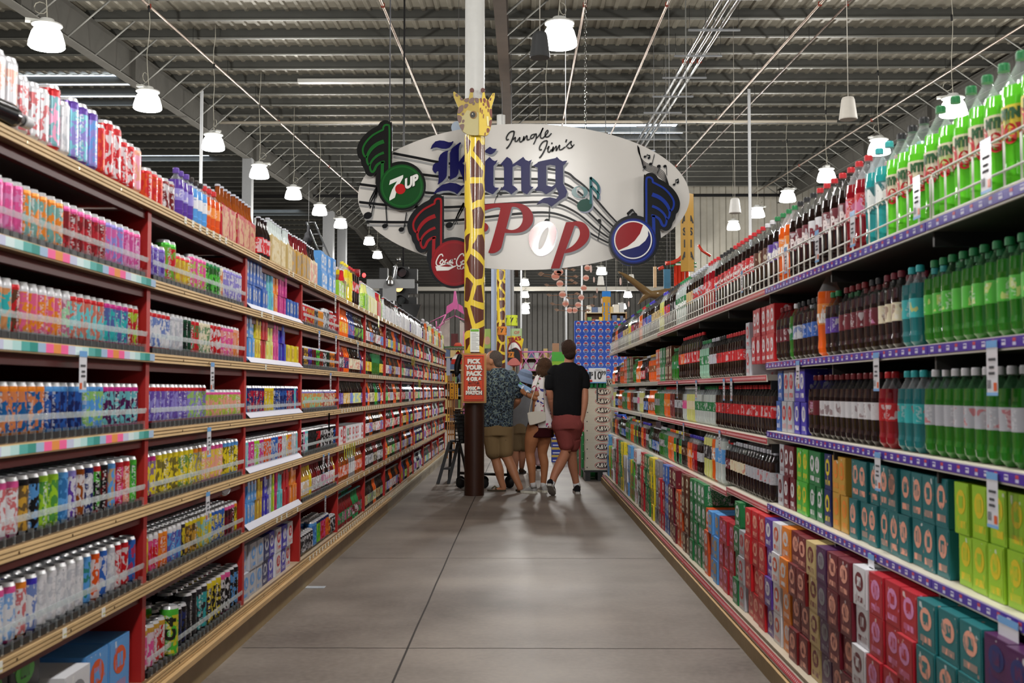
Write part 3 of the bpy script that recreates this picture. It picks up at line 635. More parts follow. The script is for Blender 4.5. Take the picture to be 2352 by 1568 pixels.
rfill(4, 8.1, 9.0, '5*B:water:green:white:green 3*B:cola:black:white:black'); rfill(4, 9.0, 14.72, '3*B:cola:red:blue:black 3*B:lemon:yel:blue:viol 6*B:cola:tan:brown:black 4*B:cola:blue:red:viol 3*B:cola:purp:white:green 3*B:orsoda:org:white:red 5*B:cola:maroon:white:green')
# upper shelf
rfill(3, 2.45, 3.36, '13*b:dewd:bgreen:lemon:green'); rfill(3, 3.36, 3.52, '2*b:dteal:teal:yel:teal'); rfill(3, 3.52, 3.75, '3*b:cola:cream:maroon:maroon'); rfill(3, 3.75, 3.9, '2*b:cola:maroon:rose:black')
rfill(3, 3.9, 4.24, '5*b:cola:maroon:white:dred'); rfill(3, 4.24, 4.4, '2*b:cola:purp:white:green'); rfill(3, 4.4, 4.52, '1*B:orsoda:org:white:green', deep=1)
rfill(3, 4.52, 4.75, '3*b:cola:blue:white:black'); rfill(3, 4.75, 5.0, '2*b:cola:silver:blue:black 2*b:dewd:green:white:white'); rfill(3, 5.0, 5.22, '3*b:cola:maroon:white:dred')
rfill(3, 5.24, 5.8, '2*m:red:white^2 3*m:cherry:white^2', deep=1); rfill(3, 5.8, 6.0, '1*m:silver:red^2 1*m:green:white^2', deep=1)
rfill(3, 6.02, 7.1, '8*b:cola:red:white:red 3*b:cola:red:black:black 4*b:cola:silver:red:silver'); rfill(3, 7.1, 7.5, '5*b:sprite:green:white:green')
rfill(3, 7.5, 8.5, '6*L:cola:red:white:red 2*L:cola:orsoda:white:red'); rfill(3, 8.5, 14.72, '5*b:dewd:green:white:green 4*m:brown:cream^2 3*m:green:white^2 3*m:dorg:white^2 8*b:orsoda:amber:cream:gold 4*b:cola:maroon:white:silver 6*g:cola:red:white:silver 6*g:orsoda:org:white:silver')
# middle shelf
rfill(2, 2.45, 3.34, '13*b:dewd:silver:red:white'); rfill(2, 3.34, 3.6, '4*b:dteal:teal:red:teal'); rfill(2, 3.6, 3.76, '2*b:straw:red:white:red'); rfill(2, 3.76, 4.5, '10*b:cola:white:maroon:dred'); rfill(2, 4.5, 4.66, '2*b:cola:maroon:rose:dred')
rfill(2, 4.68, 5.24, '2*m:viol:white^2 2*m:silver:red^2 1*m:blue:white^2', deep=1); rfill(2, 5.28, 6.9, '14*b:cola:red:white:red 6*b:cola:red:black:red'); rfill(2, 6.9, 7.7, '8*b:water:green:white:green'); rfill(2, 7.7, 14.72, '5*b:lemon:cream:yel:white 3*b:water:pink:white:white 6*b:cola:silver:black:black 4*b:dred:maroon:white:red 5*b:orsoda:org:white:red 4*b:green:green:white:green 5*b:dewd:grey:white:dgreen 8*g:orsoda:amber:white:silver 6*g:cola:blue:white:silver')
# lower shelf: cartons two high
rfill(1, 2.45, 3.12, '6*m:lime:yel^2', deep=1); rfill(1, 3.12, 4.08, '9*m:dteal:peach^2', deep=1); rfill(1, 4.1, 4.32, '2*m:gold:org^2', deep=1); rfill(1, 4.32, 4.44, '1*m:navy:yel^2', deep=1)
rfill(1, 4.45, 4.88, '2*m:green:white^2 2*m:bgreen:yel^2', deep=1); rfill(1, 4.88, 5.2, '2*m:maroon:white^2 1*m:silver:dred^2', deep=1); rfill(1, 5.2, 5.3, '1*m:org:white^2', deep=1)
rfill(1, 5.33, 6.6, '6*b:cola:silver:red:silver 3*b:cola:silver:black:silver 6*b:cola:cream:red:silver 2*b:cola:maroon:white:red'); rfill(1, 6.6, 7.4, '3*B:water:sky:white:white 1*B:orsoda:org:white:white 3*B:lemon:char:white:yel', deep=1)
rfill(1, 7.4, 14.72, '3*b:cola:silver:black:viol 3*b:straw:red:white:viol 3*b:orsoda:org:white:viol 4*b:cola:brown:cream:brown 2*b:green:yel:green:yel 2*b:cola:maroon:white:silver 2*b:green:yel:green:yel 5*b:orsoda:org:white:dorg 3*b:green:green:white:green 5*b:dewd:grey:white:silver 8*g:cola:blue:white:silver 4*g:dgreen:green:white:black')
# base deck: stacked cartons
XB = RX-.05
def deck(ya, yb, t): rfill(0, ya, yb, t, x0=XB, deep=1)
deck(2.3, 2.75, '3*p:dpurp:navy^4'); deck(2.75, 3.2, '3*p:dteal:peach^4'); deck(3.2, 3.65, '3*p:cherry:rose^4'); deck(3.65, 3.8, '1*p:white:maroon^4'); deck(3.8, 4.1, '2*p:maroon:peach^4'); deck(4.1, 4.4, '1*p:dpurp:grey^4 1*p:tan:maroon^4'); deck(4.4, 4.7, '2*p:dred:peach^4')
deck(4.7, 4.86, '1*p:org:white^4'); deck(4.86, 5.01, '1*p:white:dorg^4'); deck(5.01, 5.16, '1*p:purp:white^4'); deck(5.16, 5.63, '3*p:red:peach^4'); deck(5.63, 5.78, '1*p:silver:red^3'); deck(5.78, 5.94, '1*p:green:white^4'); deck(5.94, 6.4, '3*p:cherry:rose^3'); deck(6.4, 6.7, '2*p:sky:gold^3')
deck(6.7, 6.86, '1*p:dorg:white^3'); deck(6.86, 7.5, '4*p:green:white^4'); deck(7.5, 9.5, '2*p:brown:cream^4 2*p:dorg:cream^3 3*p:maroon:cream^4 2*p:blue:silver^4 2*p:cherry:white^3 2*p:grey:silver^4')
deck(9.5, 14.72, '2*p:yel:green^4 3*p:green:cream^4 2*p:cherry:cream^4 2*p:dgreen:white^3 2*p:white:red^4 2*p:bgreen:dorg^3 1*p:yel:gold^3 2*p:sky:white^4 3*p:white:silver^3')
# ---------- place them ----------
CAMP = Vector((0, 0, CAMH))
for it in ITEMS:
    h = KIND[it[1]][5]; d = (Vector(it[3:6])-CAMP).length
    sz = h/d
    if not it[9]: sz *= .45
    ux = abs(it[3])/it[4]
    if ux > .52: sz *= .3
    it[0] = sz
ITEMS.sort(key=lambda t: -t[0])
catof = {k: v[1] for k, v in KIND.items()}
LIMIT = {'can': 300, 'bottle': 300, 'glass bottle': 300, 'carton': 300, 'carrier': 300}
cnt = {}; ones = []; rest = {}
for it in ITEMS:
    c = catof[it[1]]; cnt[c] = cnt.get(c, 0)+1
    if cnt[c] <= LIMIT[c]: ones.append(it)
    else: rest.setdefault(c, []).append(it)
print('DRINKS', cnt)
groups = {}
for it in ones: groups.setdefault((it[6], it[7], it[1], it[2], it[8], it[9]), []).append(it)
sideword = {-1: 'wooden', 1: 'steel'}
def lookup(k, c):
    n1 = PAL[c[0]][1]; noun = KIND[k][2]
    if k in 'BLbwg':
        return '%s-labelled %s' % (PAL[c[1]][1], noun) if c[0] not in ('dew', 'teal', 'orsoda', 'straw', 'lemon') else '%s %s' % (n1, noun)
    return '%s %s' % (n1, noun)
used = {}
def place_item(it, label, group):
    s, k, c, x, y, z, side = it[:7]
    far = math.hypot(x, y) > 6.5 and k not in 'q'
    parts = proto(k, c, far)
    root = None
    flip = k in 'pmruqxno' and side < 0
    for i, (nm, mb) in enumerate(parts):
        key = (k, c, far, i)
        if key not in used: used[key] = mb.mesh(nm)
        o = bpy.data.objects.new(nm, used[key]); C.objects.link(o)
        if i == 0:
            root = o; o.location = (x, y+(KIND[k][3]-.003 if flip else 0), z)
            o.rotation_euler = (0, 0, PI if flip else (0 if k in 'pmruqxno' else rr(0, 6.28)))
        else: o.parent = root
    tag(root, label, KIND[k][1], group); return root
BOTTLES = []
for g, its in groups.items():
    side, (bay, sh), k, c, lay, front = g
    its.sort(key=lambda t: (t[4], abs(t[3])))
    shw = (shelf_word if side < 0 else rshelf_word)[sh]; bw = 'bay' if side < 0 else 'section'
    base = lookup(k, c)
    grp = '%ss on the %s %s' % (KIND[k][2], sideword[side], shw)
    for i, it in enumerate(its):
        lw = ' %s' % lay if lay else ''
        if front: lb = '%s%s, %s of its run, %s %s %s %s' % (base, (','+lw+' layer') if lay else '', nth(i+1), sideword[side], bw, nth(bay), shw)
        else: lb = '%s behind the front row, %s %s %s %s' % (base, sideword[side], bw, nth(bay), shw)
        o = place_item(it, lb[0].upper()+lb[1:], grp if front else grp+' behind '+base+' bay %d' % bay)
        if k == 'B' and it[4] < 9 and front: BOTTLES.append((o, it))
stuffnames = {'can': 'distant_cans', 'bottle': 'distant_bottles', 'glass bottle': 'distant_glass_bottles', 'carton': 'distant_cartons', 'carrier': 'distant_carriers'}
for c, its in rest.items():
    mb = MB()
    for it in its:
        s, k, cc, x, y, z, side = it[:7]
        q = proto(k, cc, True)[0][1]
        T = Matrix.Translation((x, y, z))
        if k in 'pmruqxno' and side < 0: T = Matrix.Translation((x, y+KIND[k][3]-.003, z)) @ Matrix.Rotation(PI, 4, 'Z')
        mb.append(q, T)
    tag(mb.build(stuffnames[c]), 'many small %ss filling the far shelves and the rows behind' % c, c, kind='stuff')
# ================= hanging oval sign =================
SY = 14.5
def crv(pts, n=4, closed=True):
    """smooth curve through points; a point given twice is a sharp corner"""
    out = []; N_ = len(pts)
    rng = range(N_ if closed else N_-1)
    for i in rng:
        g = lambda j: Vector(pts[j % N_][:2]) if closed else Vector(pts[max(0, min(N_-1, j))][:2])
        p0, p1, p2, p3 = g(i-1), g(i), g(i+1), g(i+2)
        if (p2-p1).length < 1e-6: continue
        for k in range(n):
            t = k/n
            out.append(tuple(.5*((2*p1)+(p2-p0)*t+(2*p0-5*p1+4*p2-p3)*t*t+(3*p1-p0-3*p2+p3)*t**3)))
    if not closed: out.append(tuple(pts[-1][:2]))
    return out
def px2(pts, Y):
    o = []
    for p in pts:
        q = P(p[0], p[1], Y); o.append((q.x, q.z))
    return o
def plate(mb, pts, layer, c, m='signink', Y=SY, th=.003, side=None):
    q = px2(pts, Y); y = Y-layer*.004
    area = sum(q[i][0]*q[(i+1) % len(q)][1]-q[(i+1) % len(q)][0]*q[i][1] for i in range(len(q)))
    if area < 0: q = q[::-1]
    mb.prism(q, y-th, y, c, m, side)
def zt(pts, ox, oy, s): return [(ox+p[0]/s, oy+p[1]/s) for p in pts]
def circ(cx, cy, rx, ry=None, rot=0, n=28, a0=0, a1=360):
    ry = ry or rx; o = []
    full = abs(a1-a0) >= 360
    for i in range(n if full else n+1):
        t = R(a0+(a1-a0)*i/n); x, y = rx*cos(t), ry*sin(t)
        o.append((cx+x*cos(rot)-y*sin(rot), cy+x*sin(rot)+y*cos(rot)))
    return o
def stroke(mb, pts, w, layer, c, m='signink', Y=SY, n=5, th=.002):
    p = crv(pts, n, False) if len(pts) > 2 else [tuple(q[:2]) for q in pts]
    ws = w if isinstance(w, list) else [w]*len(pts)
    N_ = len(p); L_ = []; R_ = []
    for i, a in enumerate(p):
        t = Vector(p[min(i+1, N_-1)])-Vector(p[max(i-1, 0)])
        t = t.normalized() if t.length else Vector((1, 0)); f = i/(N_-1)*(len(ws)-1); k = int(min(f, len(ws)-2)); ww = (ws[k]*(1-(f-k))+ws[k+1]*(f-k))/2 if len(ws) > 1 else ws[0]/2
        L_.append((a[0]-t.y*ww, a[1]+t.x*ww)); R_.append((a[0]+t.y*ww, a[1]-t.x*ww))
    y = Y-layer*.004-th
    vs = [(q[0], y, q[1]) for q in px2(L_+R_, Y)]
    mb.add(vs, [(i, i+1, N_+i+1, N_+i) for i in range(N_-1)], c, m)
sg = empty('hanging_sign', (0, 0, 0), label='big white oval sign with blue, teal and red lettering hung over the aisle', cat='sign')
# flat copies need world placement, so the parts keep world coordinates under an Empty at the origin
mb = MB(); el = circ(1203, 452, 381, 168, 0, 96); plate(mb, el, -5.2, 'c6c2bd', 'signwhite', th=.02, side='5c5a58')
plate(mb, circ(1051, 292, 15), -6, 'aebccd', 'gloss')
M['signwhite'] = newmat('sign_panel', .24, nvar=.01)
M['signink'] = newmat('sign_lettering', .3, nvar=.02, spec=.12)
mb.build('panel', sg)
mb = MB()
LN = [[(903, 352), (960, 363), (1005, 372), (1060, 378), (1150, 380), (1230, 384), (1297, 395), (1321, 411), (1344, 429), (1363, 450), (1397, 490), (1420, 514)],
 [(836, 382), (903, 391), (972, 401), (1040, 408), (1145, 411), (1225, 411), (1273, 414), (1297, 422), (1316, 432), (1340, 450), (1363, 475), (1386, 499), (1408, 520)],
 [(826, 423), (864, 428), (925, 437), (977, 442), (1040, 446), (1113, 445), (1182, 442), (1262, 441), (1301, 452), (1328, 467), (1351, 487), (1375, 510), (1402, 536)],
 [(825, 464), (880, 470), (958, 476), (1020, 476), (1067, 474), (1174, 467), (1235, 464), (1281, 469), (1313, 482), (1340, 500), (1370, 526), (1400, 547)],
 [(842, 509), (890, 510), (940, 510), (1020, 507), (1067, 504), (1113, 499), (1197, 490), (1256, 488), (1294, 496), (1332, 514), (1357, 536), (1390, 554), (1410, 562)]]
for l in LN:
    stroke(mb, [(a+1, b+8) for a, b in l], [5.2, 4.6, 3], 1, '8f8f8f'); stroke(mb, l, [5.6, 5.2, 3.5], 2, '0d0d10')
def note(mb, hx, hy, sx, sy, r, flags=0, beam=None):
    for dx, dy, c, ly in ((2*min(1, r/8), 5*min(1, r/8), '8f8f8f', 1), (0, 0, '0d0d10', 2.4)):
        plate(mb, circ(hx+dx, hy+dy, r, r*.78, -.35, 16), ly, c); stroke(mb, [(hx+dx+r*.8, hy+dy), (sx+dx, sy+dy)], 2.2*min(1, max(.5, r/7)), ly, c)
        for f in range(flags): stroke(mb, [(sx+dx, sy+dy+f*9), (sx+dx-9, sy+dy+16+f*9), (sx+dx-16, sy+dy+30+f*9), (sx+dx-18, sy+dy+44)], [5*min(1, r/7), 3*min(1, r/7), 1.5*min(1, r/7)], ly, c)
        if beam: stroke(mb, [(sx+dx, sy+dy+2), (beam[0]+dx, beam[1]+dy+2)], max(2, 6*min(1, r/8)), ly, c); stroke(mb, [(beam[0]+dx, beam[1]+dy), (beam[2]+dx+beam[3]*.8, beam[4]+dy)], 2.2, ly, c); plate(mb, circ(beam[2]+dx, beam[4]+dy, beam[3], beam[3]*.78, -.35, 14), ly, c)
note(mb, 845, 495, 866, 430, 10, 2); note(mb, 884, 519, 886, 470, 6.5); note(mb, 922, 527, 934, 488, 6.5); note(mb, 1032, 517, 1066, 466, 8.5, 1)
note(mb, 1150, 446, 1153, 430, 3, 1); note(mb, 1376, 507, 1373, 552, 5); note(mb, 1443, 513, 1441, 490, 8, 0, (1452, 480, 1456, 8, 495)); note(mb, 1256, 507, 1262, 470, 6)
note(mb, 1481, 360, 1487, 354, 3, 0, (1492, 356, 1490, 3, 363)); note(mb, 1494, 377, 1503, 354, 4); note(mb, 1480, 384, 1476, 392, 4); note(mb, 1513, 382, 1509, 398, 4.5); note(mb, 1527, 382, 1531, 402, 4); note(mb, 1548, 424, 1552, 412, 3, 0, (1557, 410, 1556, 3, 419))
for k in range(6): stroke(mb, [(1464+k*.7, 334+k), (1467+k, 352+k*2), (1480, 372+k*3.2), (1505, 384+k*3), (1525, 396+k*4), (1536-k*.6, 425+k*2)], 1.2, 2.2, '17171a')
mb.build('music_staff', sg)
def letters(name, polys, c, z=(0, 0, 1), sh=(3.2, 4.6), strokes=()):
    mb = MB(); 
    for i, pl in enumerate(polys):
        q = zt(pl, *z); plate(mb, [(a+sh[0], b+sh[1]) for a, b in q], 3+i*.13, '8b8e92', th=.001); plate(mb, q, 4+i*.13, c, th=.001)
    return mb.build(name, sg)
Z1 = (980, 300, 6.918)
NB = '121150'
K = [[(60, 300), (90, 230), (140, 175), (210, 158), (280, 165), (350, 187), (390, 186), (420, 170), (430, 178), (400, 232), (360, 275), (310, 292), (240, 290), (160, 268), (110, 275), (80, 290)],
 [(348, 318), (333, 360), (329, 450), (325, 620), (320, 720), (300, 762), (250, 812), (175, 862), (182, 840), (192, 780), (188, 648), (165, 650), (145, 682), (118, 668), (93, 620), (100, 560), (130, 520), (190, 510), (192, 440), (215, 390), (260, 348), (310, 325)],
 [(535, 187), (548, 202), (520, 245), (511, 300), (512, 500), (640, 330), (720, 400), (650, 460), (570, 520), (640, 600), (700, 760), (640, 880), (600, 850), (560, 720), (512, 610), (505, 680), (470, 738), (360, 790), (370, 750), (372, 350), (400, 290), (460, 238)],
 [(105, 1010), (160, 930), (250, 862), (370, 828), (470, 840), (550, 880), (590, 865), (600, 880), (540, 950), (485, 1015), (440, 980), (350, 955), (250, 960), (170, 985)]]
I_ = [[(900, 340), (1005, 258), (1050, 290), (1115, 292), (1080, 345), (1040, 374), (1005, 382), (925, 345)],
 [(1000, 420), (1045, 470), (1085, 488), (1128, 468), (1105, 520), (1062, 565), (1060, 870), (1085, 905), (1150, 910), (1050, 1015), (985, 985), (935, 960), (905, 900), (900, 520)]]
N_ = [[(1170, 540), (1275, 420), (1330, 450), (1352, 485), (1365, 540), (1365, 580), (1360, 870), (1400, 890), (1445, 935), (1345, 1015), (1300, 975), (1240, 945), (1170, 945), (1230, 880), (1228, 585), (1210, 555)],
 [(1365, 540), (1535, 420), (1570, 468), (1620, 488), (1672, 465), (1650, 520), (1640, 560), (1640, 870), (1660, 890), (1700, 895), (1640, 960), (1595, 1015), (1540, 990), (1505, 960), (1500, 575), (1430, 545), (1365, 580)]]
G_ = [[(1765, 500), (1900, 480), (1900, 870), (1985, 893), (2050, 850), (2050, 905), (1990, 960), (1895, 1015), (1830, 965), (1710, 950), (1765, 885)],
 [(1690, 560), (1800, 490), (2045, 440), (2045, 560), (1960, 545), (1900, 560), (1830, 575), (1760, 590)],
 [(2070, 420), (2110, 462), (2160, 490), (2235, 478), (2200, 530), (2168, 562), (2167, 840), (2200, 900), (2232, 970), (2210, 1050), (2100, 1120), (1980, 1213), (1920, 1162), (1840, 1150), (1745, 1180), (1790, 1120), (1860, 1075), (1960, 1060), (2060, 1082), (2095, 1040), (2090, 980), (2045, 890), (2045, 440)]]
for nm, pl in (('letter_k', K), ('letter_i', I_), ('letter_n', N_), ('letter_g', G_)): letters('lettering', pl, NB, Z1)
Z2 = (1090, 440, 7.84); RD = '8e0f17'
def sm(p): return crv(p, 3)
PP = [sm([(470, 285), (470, 285), (668, 288), (668, 288), (570, 660), (545, 745), (500, 940), (470, 1030), (400, 1090), (330, 1112), (265, 1106), (252, 1085), (290, 980), (400, 600), (462, 330)]),
 sm([(150, 360), (150, 360), (150, 245), (150, 245), (330, 218), (600, 208), (760, 212), (880, 235), (980, 300), (1045, 400), (1055, 500), (1030, 590), (950, 680), (850, 730), (720, 748), (545, 745), (545, 745), (565, 665), (565, 665), (620, 688), (700, 690), (790, 650), (850, 570), (870, 470), (850, 370), (800, 310), (740, 280), (680, 277), (640, 300), (470, 300), (430, 285), (330, 300), (240, 325)]),
 circ(165, 645, 84)]
letters('lettering', PP, RD, Z2)
def ring(name, outer, inner, c, z):
    mb = MB(); n = 40
    def rs(p):
        p = crv(p, 6); L_ = [0]
        for i in range(len(p)): L_.append(L_[-1]+(Vector(p[(i+1) % len(p)])-Vector(p[i])).length)
        out = []
        for k in range(n):
            d = L_[-1]*k/n; j = max(i for i in range(len(p)) if L_[i] <= d); f = (d-L_[j])/max(1e-6, L_[j+1]-L_[j]); a, b = Vector(p[j]), Vector(p[(j+1) % len(p)]); out.append(tuple(a+(b-a)*f))
        return out
    o, i_ = zt(rs(outer), *z), zt(rs(inner), *z)
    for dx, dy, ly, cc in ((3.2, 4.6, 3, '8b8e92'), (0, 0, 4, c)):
        vs = [(q[0], SY-ly*.004-.002, q[1]) for q in px2([(a+dx, b+dy) for a, b in o+i_], SY)]
        mb.add(vs, [(k, (k+1) % n, n+(k+1) % n, n+k) for k in range(n)], cc, 'gloss')
    return mb.build(name, sg)
ring('lettering', [(1280, 535), (1400, 560), (1460, 640), (1475, 740), (1450, 880), (1390, 1000), (1310, 1080), (1190, 1128), (1080, 1100), (1010, 1020), (975, 900), (980, 780), (1020, 680), (1100, 600), (1180, 555)], [(1300, 618), (1330, 680), (1310, 800), (1270, 920), (1220, 1010), (1160, 1048), (1120, 980), (1140, 840), (1190, 720), (1240, 650), (1268, 628)], RD, Z2)
letters('lettering', [sm([(1650, 552), (1650, 552), (1800, 545), (1800, 545), (1790, 640), (1640, 1050), (1615, 1110), (1530, 1385), (1530, 1385), (1372, 1385), (1372, 1385), (1500, 1000), (1630, 600)]),
 sm([(1700, 560), (1700, 560), (1800, 540), (1900, 540), (2000, 590), (2060, 700), (2060, 820), (2000, 930), (1880, 1030), (1740, 1090), (1615, 1112), (1615, 1112), (1645, 1045), (1645, 1045), (1760, 980), (1850, 880), (1895, 770), (1885, 680), (1850, 630), (1800, 615), (1770, 660), (1700, 660)])], RD, Z2)
Z8 = (1290, 380, 13.06)
ring('lettering', circ(540, 800, 242, 178, 0, 20), circ(545, 800, 108, 162, -.35, 20), '1f6468', Z8)
mb = MB()
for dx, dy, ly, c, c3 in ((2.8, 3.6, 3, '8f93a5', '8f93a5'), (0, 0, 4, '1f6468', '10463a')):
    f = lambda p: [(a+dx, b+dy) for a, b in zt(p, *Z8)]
    plate(mb, f(circ(690, 1200, 232, 186, -.25, 30)), ly, c3); stroke(mb, f([(870, 350), (870, 800), (872, 1160)]), 5.4, ly+.3, c)
    stroke(mb, f([(860, 370), (1010, 500), (1095, 620), (1105, 760), (1070, 810)]), 5.8, ly+.3, c); stroke(mb, f([(880, 620), (1000, 740), (1090, 870), (1085, 1010)]), 5.8, ly+.3, c)
mb.build('lettering', sg)
mb = MB()
for s_, wd in (([(1305, 138), (1276, 152), (1268, 115), (1295, 60), (1340, 20), (1392, 12)], 3.2), ([(1392, 12), (1382, 80), (1345, 180), (1300, 255), (1266, 290)], 3.6), ([(1372, 150), (1410, 110), (1406, 168), (1436, 170), (1482, 108)], 3), ([(1482, 108), (1478, 170), (1500, 182), (1530, 150), (1548, 92)], 3), ([(1548, 92), (1540, 160), (1592, 82), (1598, 148), (1640, 140)], 3),
 ([(1722, 58), (1668, 76), (1650, 124), (1690, 118), (1738, 52), (1738, 130), (1698, 222)], 3), ([(1740, 130), (1800, 60), (1852, -40), (1826, 10), (1808, 100), (1836, 126), (1880, 90)], 3), ([(1880, 90), (1926, 30), (1920, -2), (1886, 40), (1886, 96), (1930, 100), (1985, 45)], 3),
 ([(1830, 300), (1802, 310), (1792, 275), (1820, 215), (1866, 172), (1918, 164)], 3.2), ([(1918, 164), (1905, 235), (1868, 325), (1824, 400), (1790, 438)], 3.6), ([(1912, 300), (1944, 250), (1926, 322), (1948, 346), (1985, 300)], 3), ([(1986, 340), (2014, 256), (2000, 330), (2060, 248), (2058, 322), (2112, 232), (2108, 300), (2140, 305), (2200, 262)], 3), ([(2225, 142), (2208, 188)], 3.6), ([(2210, 262), (2296, 172), (2290, 215), (2312, 262), (2262, 284), (2236, 262)], 3), ([(2300, 278), (2345, 222)], 2.4)):
    stroke(mb, zt(s_, *Z1), wd, 4, '111111')
plate(mb, circ(980+1990/6.918, 300+205/6.918, 2), 4, '111111')
mb.build('lettering', sg)
# script used for the cola badge, labels and boxes (unit box, x to the side, z up)
COLA = [[(.20, .80), (.17, .93), (.10, .85), (.03, .55), (.03, .36), (.09, .28), (.20, .34), (.30, .40), (.38, .36), (.45, .28)], [(.17, .62), (.12, .45), (.16, .38), (.21, .50), (.18, .66)], [(.30, .64), (.25, .52), (.27, .40), (.33, .48)], [(.42, .62), (.36, .50), (.38, .40), (.44, .64), (.43, .44), (.47, .46)], [(.49, .66), (.53, .67)],
 [(.74, .82), (.72, .96), (.64, .88), (.56, .58), (.56, .36), (.62, .26), (.68, .36), (.66, .52)], [(.74, .60), (.69, .48), (.72, .36), (.77, .46), (.75, .60)], [(.80, .40), (.83, .80), (.86, .95), (.82, .60), (.80, .38), (.84, .36)], [(.93, .60), (.88, .48), (.90, .38), (.95, .62), (.95, .42), (1.0, .46)]]
def badge(cx, cy, r, mir, base, hi, name):
    b = MB(); k = r/56.0
    def f(p): return [(cx+(-1 if mir else 1)*(a/8.71+810-923)*k, cy+(c/8.71+270-428)*k) for a, c in p]
    D = -.10
    out = crv([(795, 1000), (795, 180), (765, 112), (700, 75), (640, 72), (560, 110), (510, 180), (400, 240), (250, 360), (150, 490), (100, 620), (100, 720), (130, 820), (170, 865), (190, 960), (235, 1030), (260, 1110), (310, 1170), (380, 1190), (450, 1160), (488, 1120), (488, 1120), (486, 1380), (790, 1380)], 4)
    BY = SY-.06
    plate(b, f(out), 0, '0c0d0f', 'gloss', BY, .05, '1a1a1c'); plate(b, circ(cx, cy, r, n=48), -.1, '0c0d0f', 'gloss', BY, .05, '1a1a1c'); o = b.build('badge_board', sg)
    b = MB(); Yf = BY-.055
    for s_, wd in (([(735, 1120), (735, 600), (735, 200), (700, 148), (650, 152), (617, 190), (608, 240), (560, 265), (400, 355), (285, 470), (215, 585), (205, 680), (235, 765), (285, 790)], 4.4), ([(625, 475), (500, 525), (400, 600), (330, 690), (292, 775), (285, 850), (305, 925), (345, 955)], [9, 8, 5, 4.5]), ([(625, 700), (520, 745), (430, 815), (375, 885), (345, 960), (355, 1040), (388, 1085), (430, 1060), (480, 960), (560, 900), (640, 880)], [6, 5, 4.5, 6, 5]), ([(600, 880), (595, 1000), (590, 1250)], 7)):
        stroke(b, f(s_), [x*k for x in wd] if isinstance(wd, list) else wd*k, 0, hi, 'gloss', Yf)
    plate(b, circ(cx, cy, r*.90, n=48), .5, base, 'gloss', Yf, .002); plate(b, circ(cx, cy, r*.84, n=48), .9, hi, 'gloss', Yf, .002); plate(b, circ(cx, cy, r*.78, n=48), 1.3, base, 'gloss', Yf, .002)
    b.build('badge_face', o); return o, f, Yf
o, f, Yf = badge(923, 428, 56, False, '0c4519', '155c22', '7')
b = MB(); plate(b, f([(730, 1350), (750, 1258), (1012, 1148), (1010, 1205), (900, 1400), (845, 1602), (738, 1664), (735, 1607), (790, 1447), (890, 1275)]), 1.8, 'e3e2de', 'gloss', Yf, .002); plate(b, f(circ(955, 1430, 104)), 2.1, 'b3191c', 'gloss', Yf, .002)
q = P(943, 419, Yf-.014)
text_on(b, 'UP', .165, '0d0d0f', lambda x, z: (q.x+x*.95*cos(.42)-z*.2, Yf-.0142, q.z+z*1.05+x*sin(.42)*.9), 'gloss', bold=.016, shear=.25); text_on(b, 'UP', .165, 'e3e2de', lambda x, z: (q.x+x*.95*cos(.42)-z*.2, Yf-.0148, q.z+z*1.05+x*sin(.42)*.9), 'gloss', bold=.009, shear=.25)
b.build('badge_logo', o)
o, f, Yf = badge(1043, 604, 58.6, False, '860a10', '960d14', 'c')
b = MB(); fx = lambda a, z_: (1000+a*88, 622-z_*41)
for s_ in COLA: stroke(b, [fx(a, z_) for a, z_ in s_], 2.7, 2, 'e6e4e0', 'gloss', Yf)
plate(b, [(1000, 611), (1003, 622), (1030, 621), (1052, 609), (1030, 613)], 2, 'e6e4e0', 'gloss', Yf); q = P(1068, 615, Yf-.014)
text_on(b, 'CLASSIC', .058, 'e6e4e0', lambda x, z: (q.x+x, Yf-.012, q.z+z), 'gloss', bold=.001); b.build('badge_logo', o)
o, f, Yf = badge(1455, 553.5, 58, True, '0f1658', '12308c', 'p')
b = MB(); Z6 = (1380, 300, 4.9)
g6 = lambda p: zt(p, *Z6)
plate(b, circ(1453.9, 551, 43.6, n=48), 1.8, 'e6e4e0', 'gloss', Yf, .002)
def arc6(a0, a1, n=20): return [(362+200*cos(R(a0+(a1-a0)*i/n)), 1230+200*sin(R(a0+(a1-a0)*i/n))) for i in range(n+1)]
plate(b, g6(arc6(-56, -216)+[(300, 1302), (380, 1240), (440, 1160)]), 2.3, '8c0d14', 'gloss', Yf, .002)
plate(b, g6(arc6(140, -32)+[(533, 1180), (500, 1240), (430, 1298), (330, 1330)]), 2.3, '11165a', 'gloss', Yf, .002)
b.build('badge_logo', o)
def chain(mb, x, y, z0, z1):
    z = z0; i = 0
    while z < z1:
        pts = [(x+(.014*cos(t) if i % 2 else 0), y+(0 if i % 2 else .014*cos(t)), z+.03*sin(t)) for t in [k*PI/4 for k in range(9)]]
        mb.tube(pts, .0045, 'a8a8a4', 'chrome', 4, False); z += .046; i += 1
mb = MB(); q = P(1345, 292, SY+.02); chain(mb, q.x, SY+.02, q.z-.03, ceilz(SY)+.1); q = P(1071, 292, SY+.02); chain(mb, q.x, SY+.02, q.z-.1, ceilz(SY)+.1)
q = P(895, 300, SY); mb.build('chain', sg); mb = MB(); mb.tube([(q.x, SY, q.z-.2), (q.x, SY, ceilz(SY)+.1)], .008, '2a2c36', 'satin', 5); mb.build('hanging_rod', sg)
